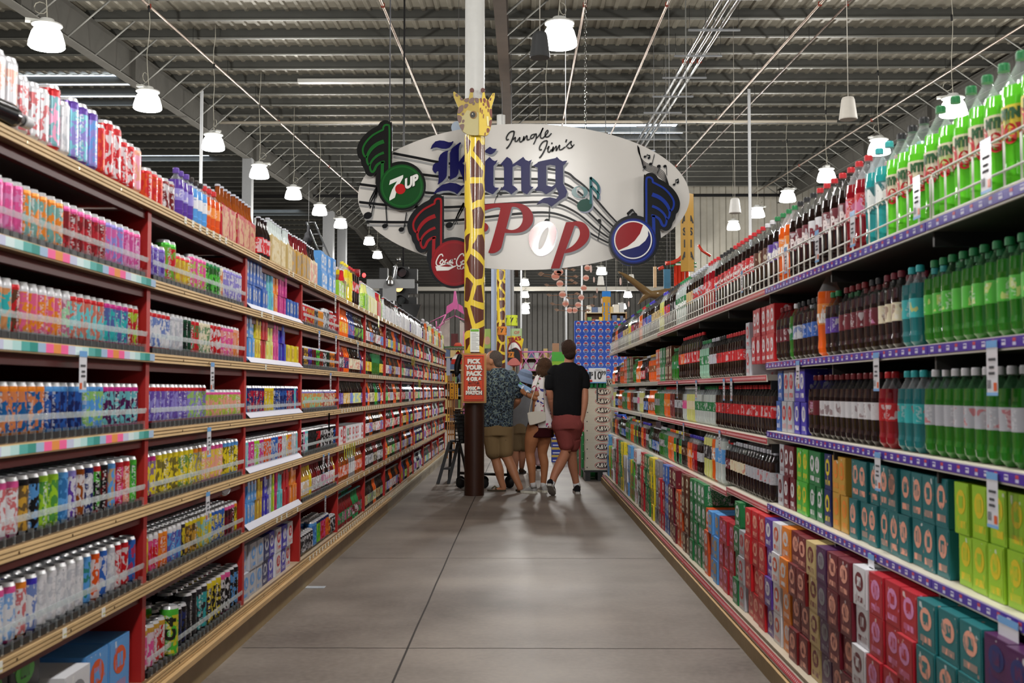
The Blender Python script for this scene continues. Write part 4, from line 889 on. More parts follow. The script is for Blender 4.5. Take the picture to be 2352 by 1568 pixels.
# ================= giraffe column =================
def giraffe_mat():
    m = bpy.data.materials.new('giraffe_wrap'); m.use_nodes = True; nt = m.node_tree; N = nt.nodes; L = nt.links; b = N['Principled BSDF']
    tc = N.new('ShaderNodeTexCoord'); mp = N.new('ShaderNodeMapping'); mp.inputs['Scale'].default_value = (1, 1, .62); L.new(tc.outputs['Object'], mp.inputs[0])
    v = N.new('ShaderNodeTexVoronoi'); v.feature = 'DISTANCE_TO_EDGE'; v.inputs['Scale'].default_value = 5.6; v.inputs['Randomness'].default_value = .62; L.new(mp.outputs[0], v.inputs['Vector'])
    n = N.new('ShaderNodeTexNoise'); n.inputs['Scale'].default_value = 9; L.new(tc.outputs['Object'], n.inputs['Vector'])
    a = N.new('ShaderNodeMath'); a.operation = 'MULTIPLY_ADD'; a.inputs[1].default_value = .08; a.inputs[2].default_value = .085; L.new(n.outputs['Fac'], a.inputs[0])
    g = N.new('ShaderNodeMath'); g.operation = 'GREATER_THAN'; L.new(v.outputs['Distance'], g.inputs[0]); L.new(a.outputs[0], g.inputs[1])
    mx = N.new('ShaderNodeMix'); mx.data_type = 'RGBA'; mx.inputs[6].default_value = lin('e8c838'); mx.inputs[7].default_value = lin('5f3020'); L.new(g.outputs[0], mx.inputs[0]); L.new(mx.outputs[2], b.inputs['Base Color'])
    b.inputs['Roughness'].default_value = .22; b.inputs['Coat Weight'].default_value = .2; return m
M['giraffe'] = giraffe_mat()
def giraffe_column(px, Y, r, zb, zt_, label, top='c9c9c6', base='33190f'):
    q = P(px, 895, Y); e = empty('giraffe_column', (q.x, Y, 0), label=label, cat='column')
    for nm, z0, z1, c, m in (('column_base', 0, zb, base, 'satin'), ('giraffe_neck', zb, zt_, 'fff', 'giraffe'), ('steel_column', zt_, ceilz(Y)-.77, top, 'satin')):
        mb = MB(); k = r*(1.04 if nm == 'giraffe_neck' else 1); mb.lathe([(0, z0), (k, z0), (k, z1), (0, z1)], n=40, m=m, c=c); mb.build(nm, e)
    return e
GY = 13.0
gc = giraffe_column(1089.5, GY, .118, 1.2, P(1089, 312, GY).z, 'round column dressed as a giraffe neck with brown base and flat head')
gx = gc.location.x
HY = GY-.17
def gpl(mb, pts, ly, c, m='satin', th=.004, side=None):
    q = [(a-gx, b) for a, b in px2(pts, HY)]; y = -.17-ly*.004
    if sum(q[i][0]*q[(i+1) % len(q)][1]-q[(i+1) % len(q)][0]*q[i][1] for i in range(len(q))) < 0: q = q[::-1]
    mb.prism(q, y-th, y, c, m, side)
Z7 = (1020, 190, 6.815); g7 = lambda p: zt(p, *Z7)
mb = MB()
gpl(mb, g7([(206, 510), (215, 420), (225, 392), (195, 330), (150, 222), (143, 150), (160, 138), (230, 195), (298, 268), (320, 250), (385, 240), (410, 150), (455, 150), (452, 240), (545, 250), (540, 822), (480, 827), (370, 815), (290, 762), (240, 680)]), -4, 'b39a3e', th=.02, side='8a7434')
gpl(mb, g7([(210, 540), (300, 520), (360, 430), (540, 470), (540, 820), (480, 826), (370, 814), (290, 760), (240, 680)]), 1, 'b8ad78')
gpl(mb, g7([(545, 250), (592, 245), (605, 150), (635, 150), (650, 238), (690, 275), (762, 165), (792, 160), (790, 230), (745, 380), (752, 480), (745, 640), (720, 740), (690, 810), (650, 832), (545, 820)]), -4, 'e3c43c', th=.02, side='8a7434')
for pl in ([(310, 270), (385, 240), (380, 290), (345, 310)], [(390, 290), (420, 245), (468, 240), (468, 290), (430, 325), (395, 322)], [(480, 245), (540, 250), (540, 310), (505, 315)], [(318, 350), (350, 330), (380, 350), (345, 400), (320, 395)], [(215, 450), (235, 380), (298, 352), (298, 430), (250, 480), (215, 480)], [(280, 480), (300, 470), (315, 490), (298, 510), (280, 500)], [(207, 520), (240, 512), (280, 545), (262, 620), (235, 630), (212, 580)], [(285, 590), (310, 578), (322, 600), (300, 632), (282, 620)], [(240, 670), (300, 648), (318, 670), (300, 740), (285, 750)], [(180, 180), (205, 180), (222, 210), (205, 222), (185, 205)], [(248, 235), (285, 240), (295, 275), (262, 275)], [(445, 320), (470, 306), (485, 325), (468, 352), (447, 346)]):
    gpl(mb, g7(crv(pl, 3)), 2, '725850')
for pl in ([(560, 250), (590, 248), (592, 300), (575, 310)], [(615, 250), (640, 250), (655, 280), (640, 320), (618, 300)], [(668, 280), (690, 275), (715, 370), (700, 395), (672, 350)], [(610, 320), (632, 335), (625, 365), (608, 355)], [(715, 420), (745, 415), (752, 480), (745, 555), (722, 520), (710, 460)], [(710, 600), (746, 580), (744, 640), (722, 700), (705, 670)], [(670, 720), (700, 715), (712, 750), (690, 785), (668, 770)], [(720, 245), (740, 238), (735, 275), (712, 280)], [(770, 175), (778, 172), (765, 210), (757, 208)], [(562, 400), (580, 400), (570, 470), (560, 450)], [(590, 430), (604, 430), (600, 490), (588, 480)], [(612, 500), (625, 500), (620, 560), (610, 550)], [(635, 790), (650, 780), (648, 825), (632, 825)], [(650, 370), (664, 370), (662, 405), (650, 400)], [(682, 415), (700, 412), (698, 460), (684, 455)]):
    gpl(mb, g7(crv(pl, 3)), 2, '7a351c')
for cx_ in (435, 607): gpl(mb, g7(circ(cx_, 118, 34, 36)), -3.5, '5a2416', th=.022)
gpl(mb, g7(circ(460, 505, 56, 62)), 3, '8a641e'); gpl(mb, g7(circ(452, 508, 40, 46)), 4, '15100c'); gpl(mb, g7(circ(446, 496, 9, 9)), 5, 'e8e2d0')
gpl(mb, g7([(665, 530), (695, 530), (705, 680), (678, 680)]), 3, 'f0e6a8')
mb.build('giraffe_head', gc)
# board and paper on the column
mb = MB(); q0, q1 = P(1061, 925, 12.8), P(1117, 811, 12.8); mb.box(q0.x, q1.x, 12.8, 12.86, q0.z, q1.z, 'b98a4e', 'wood'); pb = mb.build('pick_your_pack_board'); tag(pb, 'orange board with white bold lettering fixed to the giraffe column', 'sign')
mb = MB(); q0, q1 = P(1065, 921, 12.795), P(1112, 815, 12.795); mb.box(q0.x, q1.x, 12.79, 12.7995, q0.z, q1.z, 'd9441c', 'satin'); mb.build('orange_panel', pb)
mb = MB(); zc = lambda x, y: P(x, y, 12.788)
for a, b_, c_, d_ in ((1067, 818, 1110, 819), (1067, 917.5, 1110, 918.5), (1067, 818, 1067.8, 918), (1109.2, 818, 1110, 918)):
    q0, q1 = zc(a, d_), zc(c_, b_); mb.box(q0.x, q1.x, 12.787, 12.789, q0.z, q1.z, '5e150c', 'satin')
for t, x, y, s_, c in (('PICK', 1088, 830, .068, 0), ('YOUR', 1088.5, 844, .068, 0), ('PACK', 1088.5, 858, .068, 0), ('4 OR 6', 1088.5, 870.5, .056, 0), ('BOTTLES', 1088.5, 880, .032, 1), ('MIX &', 1088.5, 892, .054, 0), ('MATCH', 1088.5, 902, .054, 0)):
    q = zc(x, y)
    if not c: text_on(mb, t, s_, '2a100a', lambda X, Z: (q.x+X+.006, 12.7868, q.z+Z-.006), bold=.005)
    text_on(mb, t, s_, '3a0f08' if c else 'f2ece4', lambda X, Z: (q.x+X, 12.7855, q.z+Z), bold=.0012 if c else .0055)
q0, q1 = zc(1074, 884.6), zc(1103, 883.6); mb.box(q0.x, q1.x, 12.786, 12.7875, q0.z, q1.z, '5e150c'); mb.build('lettering', pb)
mb = MB(); q0, q1 = P(1080, 808, 12.85), P(1101, 755, 12.85); mb.box(q0.x, q1.x, 12.85, 12.868, q0.z, q1.z, 'e6e8e4', 'satin'); q0, q1 = P(1081, 761, 12.85), P(1100, 756, 12.85); mb.box(q0.x, q1.x, 12.846, 12.8495, q0.z, q1.z, '6fae3c')
for k in range(12):
    q0 = P(1083, 765+k*3.4, 12.85); mb.box(q0.x, q0.x+.055+.02*(k % 3), 12.848, 12.8495, q0.z-.003, q0.z+.003, 'a5a8a8')
tag(mb.build('price_list_sheet'), 'white printed list with green header taped above the orange board', 'paper sheet')
g2 = giraffe_column(1150.5, 30, .118, P(1150, 845, 30).z, P(1150, 560, 30).z, 'far round column dressed as a giraffe neck behind the shoppers', 'd8d8d4', '7a7672')
for i, (a, b_) in enumerate(((1128, 1140), (1160.5, 1171))):
    q0, q1 = P(a, 895, 30.3), P(b_, 895, 30.3); mb = MB(); mb.box(q0.x, q1.x, 30.3, 30.45, 0, P(0, 560, 30).z, 'a9b8d6', 'satin'); tag(mb.build('pale_blue_post'), 'pale blue square post beside the far giraffe column, %s side' % ('bottle' if i == 0 else 'soda'), 'post', 'pale blue posts')
# ================= people =================
def rings_mb(mb, rings, c='888', m='skin', n=20, power=2.2):
    """closed loft through rings: (centre, half width, half depth, yaw)"""
    vs = []
    for ctr, hw, hd, yaw in rings:
        for i in range(n):
            t = 2*PI*i/n; cx, sy = cos(t), sin(t)
            x = hw*math.copysign(abs(cx)**(2/power), cx); y = hd*math.copysign(abs(sy)**(2/power), sy)
            vs.append((ctr[0]+x*cos(yaw)-y*sin(yaw), ctr[1]+x*sin(yaw)+y*cos(yaw), ctr[2]))
    k = len(rings); fs = [(i*n+j, i*n+(j+1) % n, (i+1)*n+(j+1) % n, (i+1)*n+j) for i in range(k-1) for j in range(n)]
    fs += [tuple(range(n))[::-1], tuple(range((k-1)*n, k*n))]
    mb.add(vs, fs, c, m, smooth=True)
def ball(mb, p, rx, ry, rz_, c='888', m='skin', rot=None, n=16):
    T = Matrix.Translation(p) @ (rot.to_4x4() if rot else Matrix.Identity(4)) @ Matrix.Diagonal((rx, ry, rz_, 1))
    pr = [(sin(PI*k/10), -cos(PI*k/10)) for k in range(11)]
    mb.lathe([(max(0, a), b) for a, b in pr], n=n, m=m, c=c, T=T)
def limb(mb, pts, rs, c='888', m='skin', n=14):
    p = [Vector(q) for q in pts]
    # subdivide smoothly
    P_ = []; R_ = []
    for i in range(len(p)-1):
        g = lambda j: p[max(0, min(len(p)-1, j))]
        for k in range(5):
            t = k/5; a, b, c_, d = g(i-1), g(i), g(i+1), g(i+2)
            P_.append(.5*((2*b)+(c_-a)*t+(2*a-5*b+4*c_-d)*t*t+(3*b-a-3*c_+d)*t**3)); R_.append(rs[i]*(1-t)+rs[i+1]*t)
    P_.append(p[-1]); R_.append(rs[-1])
    mb.tube(P_, R_, c, m, n); ball(mb, p[0], rs[0], rs[0], rs[0], c, m); ball(mb, p[-1], rs[-1], rs[-1], rs[-1], c, m)
def fuse(mb, name, c, m, parent, vox=.012, sm_=4, c2=None):
    me = mb.mesh('tmp'); o = bpy.data.objects.new('tmp', me); C.objects.link(o)
    r = o.modifiers.new('r', 'REMESH'); r.mode = 'VOXEL'; r.voxel_size = vox; r.use_smooth_shade = True
    s = o.modifiers.new('s', 'SMOOTH'); s.iterations = sm_; s.factor = .5
    bpy.context.view_layer.update()
    nm = bpy.data.meshes.new_from_object(o.evaluated_get(bpy.context.evaluated_depsgraph_get()))
    bpy.data.objects.remove(o); bpy.data.meshes.remove(me)
    for at in list(nm.attributes):
        if at.name in ('Col', 'Col2'): nm.attributes.remove(at)
    at = nm.attributes.new('Col', 'FLOAT_COLOR', 'FACE'); q = col(c); at.data.foreach_set('color', list(q)*len(nm.polygons))
    nm.materials.clear(); nm.materials.append(M[m]); nm.polygons.foreach_set('use_smooth', [True]*len(nm.polygons)); nm.name = name
    ob = bpy.data.objects.new(name, nm); C.objects.link(ob)
    if parent: ob.parent = parent
    return ob
def hand(mb, wrist, d, palm_n, s=1.0, curl=.5, grip=None):
    """five separate fingers of unequal length, bent at the knuckles, thumb from the side of the palm"""
    d = Vector(d).normalized(); nrm = Vector(palm_n).normalized(); side = d.cross(nrm).normalized(); w = Vector(wrist)
    limb(mb, [w, w+d*.045*s, w+d*.085*s], [.024*s, .034*s, .03*s])
    for i, (off, L_) in enumerate(((-.03, .062), (-.01, .074), (.01, .07), (.03, .056))):
        b0 = w+d*.085*s+side*off*s; b1 = b0+(d*cos(curl)+nrm*sin(curl))*L_*.5*s; b2 = b1+(d*cos(curl*2.2)+nrm*sin(curl*2.2))*L_*.5*s
        mb.tube([b0-d*.02*s, b0, b1, b2], [.0105*s, .0105*s, .0095*s, .008*s], '888', 'skin', 8)
    t0 = w+d*.03*s-side*.028*s; t1 = t0+(d*.6-side*.6+nrm*.3).normalized()*.035*s; t2 = t1+(d*.8+nrm*.5).normalized()*.032*s
    mb.tube([t0, t1, t2], [.0125*s, .011*s, .009*s], '888', 'skin', 8)
def Pp(a, b, Y, dy=0): return P(a, b, Y)+Vector((0, dy, 0))
def cloth_pattern(name, base, cols, scale, th=.5, kind='blob'):
    m = bpy.data.materials.new(name); m.use_nodes = True; nt = m.node_tree; N = nt.nodes; L = nt.links; b = N['Principled BSDF']
    tc = N.new('ShaderNodeTexCoord'); prev = None
    rgb = N.new('ShaderNodeRGB'); rgb.outputs[0].default_value = lin(base); prev = rgb.outputs[0]
    for i, (c, sc, t) in enumerate(cols):
        mp = N.new('ShaderNodeMapping'); mp.inputs['Location'].default_value = (i*3.1, i*1.7, i*.9); L.new(tc.outputs['Object'], mp.inputs[0])
        if kind == 'dots':
            v = N.new('ShaderNodeTexVoronoi'); v.inputs['Scale'].default_value = sc; L.new(mp.outputs[0], v.inputs['Vector'])
            g = N.new('ShaderNodeMath'); g.operation = 'LESS_THAN'; L.new(v.outputs['Distance'], g.inputs[0]); g.inputs[1].default_value = t
            n = N.new('ShaderNodeTexNoise'); n.inputs['Scale'].default_value = sc*2.2; L.new(mp.outputs[0], n.inputs['Vector'])
            g2 = N.new('ShaderNodeMath'); g2.operation = 'GREATER_THAN'; L.new(n.outputs['Fac'], g2.inputs[0]); g2.inputs[1].default_value = .47
            g3 = N.new('ShaderNodeMath'); g3.operation = 'MULTIPLY'; L.new(g.outputs[0], g3.inputs[0]); L.new(g2.outputs[0], g3.inputs[1]); g = g3
        else:
            v = N.new('ShaderNodeTexVoronoi'); v.feature = 'DISTANCE_TO_EDGE' if kind == 'net' else 'F1'; v.inputs['Scale'].default_value = sc; L.new(mp.outputs[0], v.inputs['Vector'])
            g = N.new('ShaderNodeMath'); g.operation = 'LESS_THAN'; L.new(v.outputs['Distance'], g.inputs[0]); g.inputs[1].default_value = t
        mx = N.new('ShaderNodeMix'); mx.data_type = 'RGBA'; L.new(g.outputs[0], mx.inputs[0]); L.new(prev, mx.inputs[6]); mx.inputs[7].default_value = lin(c); prev = mx.outputs[2]
    L.new(prev, b.inputs['Base Color']); b.inputs['Roughness'].default_value = .85; return m
M['aloha'] = cloth_pattern('patterned_shirt_cloth', '1a2a3a', [('7c8a7c', 17, .055), ('0c141c', 9, .07), ('5e7284', 30, .045)], 1, kind='net')
M['floral'] = cloth_pattern('floral_cloth', 'e9e4e4', [('a02a52', 10, .34), ('3c3f8e', 8, .28), ('c0407a', 13, .25), ('4d6a3c', 12, .16)], 1, kind='dots')
M['dotshorts'] = cloth_pattern('dotted_short_cloth', '7d6644', [('2c241a', 14, .09)], 1, kind='dots')
def head(mb, p, fwd, s=1.0):
    """skull, jaw, nose, ears, neck joins below; fwd is where the face looks"""
    f = Vector(fwd).normalized(); r = f.cross(Vector((0, 0, 1))).normalized(); p = Vector(p)
    rot = Matrix((r, f, Vector((0, 0, 1)))).transposed()
    ball(mb, p+Vector((0, 0, .02*s)), .076*s, .095*s, .108*s, rot=rot); ball(mb, p+f*.03*s-Vector((0, 0, .055*s)), .055*s, .06*s, .07*s, rot=rot)
    ball(mb, p+f*.098*s-Vector((0, 0, .015*s)), .014*s, .02*s, .024*s, rot=rot)
    for s_ in (1, -1): ball(mb, p+r*.08*s*s_-Vector((0, 0, .01*s))-f*.005*s, .012*s, .022*s, .034*s, rot=rot)
    ball(mb, p+f*.088*s-Vector((0, 0, .058*s)), .026*s, .012*s, .011*s, rot=rot)
    return rot, f, r
def eyes(parent, p, fwd, s=1.0, skin='a8765c'):
    f = Vector(fwd).normalized(); r = f.cross(Vector((0, 0, 1))).normalized(); p = Vector(p); mb = MB()
    for k in (1, -1):
        q = p+r*.032*s*k+f*.086*s+Vector((0, 0, .012*s)); ball(mb, q, .012*s, .012*s, .009*s, 'e8e4e0', 'gloss'); ball(mb, q+f*.008*s, .006*s, .006*s, .006*s, '2a1c14', 'gloss')
        mb.tube([q+r*.016*s+Vector((0, 0, .018*s)), q-r*.016*s+Vector((0, 0, .02*s))], .003*s, '3a2a20', 'hair', 5)
    mb.build('eyes', parent)
def shoe(parent, heel, toe, c, sole, h=.09, lift=0):
    heel, toe = Vector(heel), Vector(toe); d = toe-heel; L_ = d.length; d.normalize(); up = Vector((0, 0, 1)); sd = d.cross(up).normalized(); up2 = sd.cross(d).normalized()
    T = Matrix((sd, d, up2)).transposed().to_4x4(); T.translation = heel
    mb = MB(); n = 18
    def rg(t, hw, z0, z1): return [(T @ Vector((hw*cos(2*PI*i/12), t*L_, z0+(z1-z0)*(.5+.5*sin(2*PI*i/12)))))[:] for i in range(12)]
    A = [(-.02, .02, .012, .05), (.0, .034, .01, .085), (.12, .038, .01, h+.01), (.3, .038, .01, h+.012), (.45, .04, .01, h*.85), (.65, .046, .01, h*.62), (.85, .042, .012, h*.45), (1.0, .02, .016, h*.3)]
    vs = []
    for a in A: vs += rg(*a)
    k = len(A); mb.add(vs, [(i*12+j, i*12+(j+1) % 12, (i+1)*12+(j+1) % 12, (i+1)*12+j) for i in range(k-1) for j in range(12)]+[tuple(range(12))[::-1], tuple(range((k-1)*12, k*12))], c, 'cloth', smooth=True)
    o = mb.build('shoe', parent); mb = MB(); pts = []
    for t, w_ in ((-.03, .022), (.1, .036), (.35, .034), (.65, .046), (.9, .038), (1.03, .015)): pts.append((t*L_, w_))
    ot = [(w_, t) for t, w_ in pts]+[(-w_, t) for t, w_ in pts[::-1]]
    N_ = len(ot); vs = [T @ Vector((a, b, .0)) for a, b in ot]+[T @ Vector((a, b, .028)) for a, b in ot]
    mb.add(vs, [tuple(range(N_)), tuple(range(N_, 2*N_))[::-1]]+[(i, N_+i, N_+(i+1) % N_, (i+1) % N_) for i in range(N_)], sole, 'matte'); mb.build('sole', o)
    mb = MB()
    for t in (.4, .48, .56): mb.tube([T @ Vector((-.03, t*L_, h*.72)), T @ Vector((0, t*L_+.004, h*(1.0-(t-.3)*.9))), T @ Vector((.03, t*L_, h*.72))], .003, sole, 'cloth', 4)
    mb.build('laces', o); return o
SK = {'a': 'b37c5c', 'b': '9c6c54', 'c': 'ae7450', 'd': 'b47a60'}
def bfk(b): return b
# --- young man in black tee ---
Y = 13.0; k = Y/2500
e = empty('person', Pp(1302, 1135, Y), label='person in black t-shirt and brick red shorts walking away, hand in pocket', cat='person'); e.location.z = 0
O = e.location.copy()
def rel(v): return Vector(v)-O
def Q(a, b, dy=0, Yv=None): return rel(P(a, b, (Yv or Y)+dy))
mb = MB(); hp = Q(1308, 806); fw = (.45, .9, .02); head(mb, hp, fw, 1.02)
limb(mb, [Q(1308, 820), Q(1306, 833), Q(1304, 850)], [.054, .056, .07]); rings_mb(mb, [(Q(1303, 940), .14, .09, 0), (Q(1303, 900), .14, .09, 0), (Q(1303, 855), .15, .09, 0)])
limb(mb, [Q(1275, 868, 0), Q(1263, 892, -.02), Q(1266, 918, .02), Q(1271, 945, .1)], [.05, .046, .042, .03]); hand(mb, Q(1271, 947, .12), (.1, .5, -.8), (.9, .2, 0), .95)
limb(mb, [Q(1337, 862), Q(1342, 890), Q(1343, 920, -.02), Q(1339, 950, -.03), Q(1335, 968, -.04)], [.05, .046, .043, .034, .028]); hand(mb, Q(1335, 970, -.04), (-.15, .2, -1), (-1, 0, 0), .95, .3)
limb(mb, [Q(1290, 965), Q(1298, 1018, .03), Q(1298, 1040, .03), Q(1285, 1068, -.06), Q(1274, 1090, -.12), Q(1267, 1112, -.18)], [.1, .078, .062, .062, .048, .038])
limb(mb, [Q(1316, 965), Q(1314, 1018, .12), Q(1313, 1042, .16), Q(1316, 1070, .2), Q(1320, 1092, .22), Q(1325, 1116, .24)], [.1, .078, .062, .06, .045, .038])
bd = fuse(mb, 'body', SK['d'], 'skin', e, .0085, 3); eyes(e, hp, fw, 1.02)
mb = MB(); ball(mb, hp+Vector((-.01, -.028, .035)), .09, .105, .105); ball(mb, hp+Vector((0, -.045, -.03)), .074, .07, .075); ball(mb, hp+Vector((-.04, .03, .075)), .06, .07, .05)
fuse(mb, 'hair', '3a2a22', 'hair', e, .009, 2)
mb = MB(); rings_mb(mb, [(Q(1303, 954), .172, .115, 0), (Q(1303, 940), .172, .118, 0), (Q(1303, 915), .172, .118, 0), (Q(1304, 890), .178, .118, 0), (Q(1304, 868), .192, .118, 0), (Q(1304, 854), .194, .11, 0), (Q(1304, 844), .165, .098, 0), (Q(1305, 836), .1, .08, 0), (Q(1306, 832), .066, .066, 0)], power=2.6)
limb(mb, [Q(1276, 852), Q(1266, 866, -.01), Q(1263, 886, -.02)], [.078, .074, .068]); limb(mb, [Q(1332, 852), Q(1341, 866), Q(1344, 884)], [.07, .068, .062])
fuse(mb, 'shirt', '101013', 'cloth', e, .011, 3)
mb = MB(); rings_mb(mb, [(Q(1303, 985, 0), .182, .135, 0), (Q(1303, 970), .18, .135, 0), (Q(1303, 955), .17, .12, 0), (Q(1302, 946), .165, .11, 0)]); limb(mb, [Q(1290, 975), Q(1296, 1000, .02), Q(1300, 1019, .03)], [.125, .105, .095]); limb(mb, [Q(1318, 975), Q(1316, 1000, .08), Q(1315, 1021, .12)], [.12, .105, .092])
fuse(mb, 'shorts', '8c4644', 'cloth', e, .011, 3)
for a, b in (((1268, 1106, -.17), (1263, 1118, -.2)), ((1323, 1108, .23), (1326, 1120, .25))):
    mb = MB(); mb.tube([Q(*a), Q(*b)], [.042, .044], 'd8dadf', 'cloth', 12); mb.build('sock', e)
def ground(v, z=0): v = Vector(v); v.z = z; return v
shoe(e, Q(1262, 1122, -.26)+Vector((0, 0, .03)), ground(Q(1270, 1138, .0), .0), '17171b', 'b9b7b4', .095); shoe(e, ground(Q(1327, 1130, .15)), ground(Q(1322, 1130, .43)), '17171b', 'b9b7b4', .095)
# --- woman in floral top ---
Y = 13.25
e = empty('person', (P(1240, 1130, Y).x, Y, 0), label='person in white floral top and dark red skirt reading a booklet', cat='person'); O = e.location.copy()
mb = MB(); hp = Q(1249, 845); fw = (-.55, .8, -.35); head(mb, hp, fw, .96)
limb(mb, [Q(1250, 855), Q(1250, 868), Q(1250, 880)], [.045, .048, .06]); rings_mb(mb, [(Q(1246, 985), .14, .1, .3), (Q(1247, 930), .13, .09, .3), (Q(1248, 880), .13, .08, .3)])
limb(mb, [Q(1236, 872, -.02), Q(1233, 892, -.05), Q(1232, 912, -.08), Q(1222, 910, -.02), Q(1209, 906, .05)], [.046, .046, .042, .038, .026]); hand(mb, Q(1209, 906, .05), (-.55, .4, .45), (.7, .3, .5), .9, .55)
limb(mb, [Q(1264, 874, .03), Q(1268, 895, .05), Q(1262, 912, .15), Q(1240, 905, .25)], [.045, .042, .038, .026]); hand(mb, Q(1240, 905, .25), (-.8, .3, .2), (0, -.4, .8), .9)
limb(mb, [Q(1228, 985, -.03), Q(1221, 1010, -.02), Q(1217, 1040, 0), Q(1220, 1062, -.02), Q(1222, 1085, -.03), Q(1223, 1112, -.02)], [.098, .088, .06, .058, .046, .034])
limb(mb, [Q(1252, 985, .03), Q(1249, 1010, .08), Q(1246, 1040, .1), Q(1250, 1062, .1), Q(1250, 1085, .1), Q(1248, 1112, .1)], [.098, .086, .058, .056, .044, .034])
bd = fuse(mb, 'body', SK['c'], 'skin', e, .0085, 3); eyes(e, hp, fw, .96)
mb = MB(); ball(mb, hp+Vector((.01, -.02, .03)), .095, .11, .1); ball(mb, hp+Vector((.005, -.04, -.04)), .095, .085, .09); ball(mb, hp+Vector((.03, .0, -.075)), .07, .09, .06); ball(mb, hp+Vector((-.06, .02, -.03)), .04, .06, .08)
fuse(mb, 'hair', '50392a', 'hair', e, .009, 2)
mb = MB(); rings_mb(mb, [(Q(1249, 982), .15, .12, .3), (Q(1249, 960), .145, .115, .3), (Q(1249, 925), .132, .108, .3), (Q(1249, 900), .135, .105, .3), (Q(1250, 882), .145, .1, .3), (Q(1250, 872), .14, .09, .3), (Q(1250, 863), .08, .07, .3)]); limb(mb, [Q(1240, 869, -.02), Q(1234, 880, -.04), Q(1231, 892, -.06)], [.058, .06, .056]); limb(mb, [Q(1262, 871, .03), Q(1267, 888, .05)], [.056, .05])
fuse(mb, 'blouse', 'fff', 'floral', e, .011, 3)
mb = MB(); rings_mb(mb, [(Q(1240, 1004, .02), .178, .135, .3), (Q(1240, 985, .02), .17, .13, .3), (Q(1242, 965, .01), .15, .12, .3), (Q(1243, 960, .01), .14, .11, .3)]); fuse(mb, 'skirt', '33090f', 'cloth', e, .011, 2)
for a, b in (((1224, 1108, -.03), (1226, 1119, -.03)), ((1248, 1108, .1), (1248, 1119, .1))):
    mb = MB(); mb.tube([Q(*a), Q(*b)], [.036, .037], 'd0d0d2', 'cloth', 12); mb.build('sock', e)
shoe(e, ground(Q(1231, 1130, -.02)), ground(Q(1197, 1130, .10)), 'a9a8a8', 'dad8cc', .09); shoe(e, ground(Q(1253, 1130, .06)), ground(Q(1238, 1130, .3)), 'a9a8a8', 'dad8cc', .09)
mb = MB(); mb.tube([Q(1216, 897, -.02), Q(1219, 900, -.04)], .004, '2a2a2e', 'satin', 6); mb.tube([Q(1213+4*cos(t), 906+6*sin(t), .0) for t in [j*PI/4 for j in range(9)]], .004, '2a2a30', 'satin', 5); mb.build('bracelet', e)
# her bag and the booklet
BG = empty('shoulder_bag', Q(1232, 962, -.16)+O, label='small cream white shoulder bag hanging at the hip of the floral-top person', cat='bag')
mb = MB(); b0 = BG.location
pts = crv([(1212, 954), (1214, 947), (1240, 944), (1252, 947), (1254, 962), (1248, 968), (1220, 976), (1215, 972)], 4); q = [(a-b0.x, c-b0.z) for a, c in px2(pts, b0.y)]
if sum(q[i][0]*q[(i+1) % len(q)][1]-q[(i+1) % len(q)][0]*q[i][1] for i in range(len(q))) < 0: q = q[::-1]
mb.prism(q, -.035, .03, 'cfcac0', 'satin'); mb.prism([(a*.92, c*.92) for a, c in q], -.047, -.035, 'd8d3c8', 'satin'); mb.build('pouch', BG)
mb = MB(); S1 = [P(1215, 950, b0.y)-b0, P(1221, 915, 13.12)-b0, P(1240, 862, 13.14)-b0, P(1251, 858, 13.22)-b0]; mb.tube(S1, .006, 'd8d3c8', 'satin', 6); mb.tube([P(1251, 948, b0.y)-b0, P(1250, 900, 13.08)-b0, P(1249, 872, 13.1)-b0, P(1250, 859, 13.2)-b0], .006, 'd8d3c8', 'satin', 6); mb.build('strap', BG)
mb = MB(); bk = [P(1189, 884, 13.34), P(1195, 877.5, 13.36), P(1222, 893, 13.36), P(1213, 908, 13.28)]; o_ = bk[0]
n_ = (bk[1]-bk[0]).cross(bk[3]-bk[0]).normalized()*.006
vs = bk+[v+n_ for v in bk]; mb.add(vs, [(0, 1, 2, 3), (7, 6, 5, 4), (0, 4, 5, 1), (1, 5, 6, 2), (2, 6, 7, 3), (3, 7, 4, 0)], '8fb4e0', 'satin')
m2 = lambda u, v: bk[0]+(bk[3]-bk[0])*u+(bk[1]-bk[0])*v-n_*.3
mb.add([m2(0, 1), m2(0, .4), m2(.25, 1)], [(0, 1, 2)], '4fa84a', 'satin'); mb.add([m2(.3, .9), m2(.3, .1), m2(.4, .1), m2(.4, .9)], [(0, 1, 2, 3)], 'e8ecf2', 'satin'); mb.add([m2(.7, .9), m2(.7, .2), m2(.95, .2), m2(.95, .9)], [(0, 1, 2, 3)], 'e8ecf2', 'satin')
tag(mb.build('booklet'), 'blue and white booklet held open by the floral-top person', 'booklet')
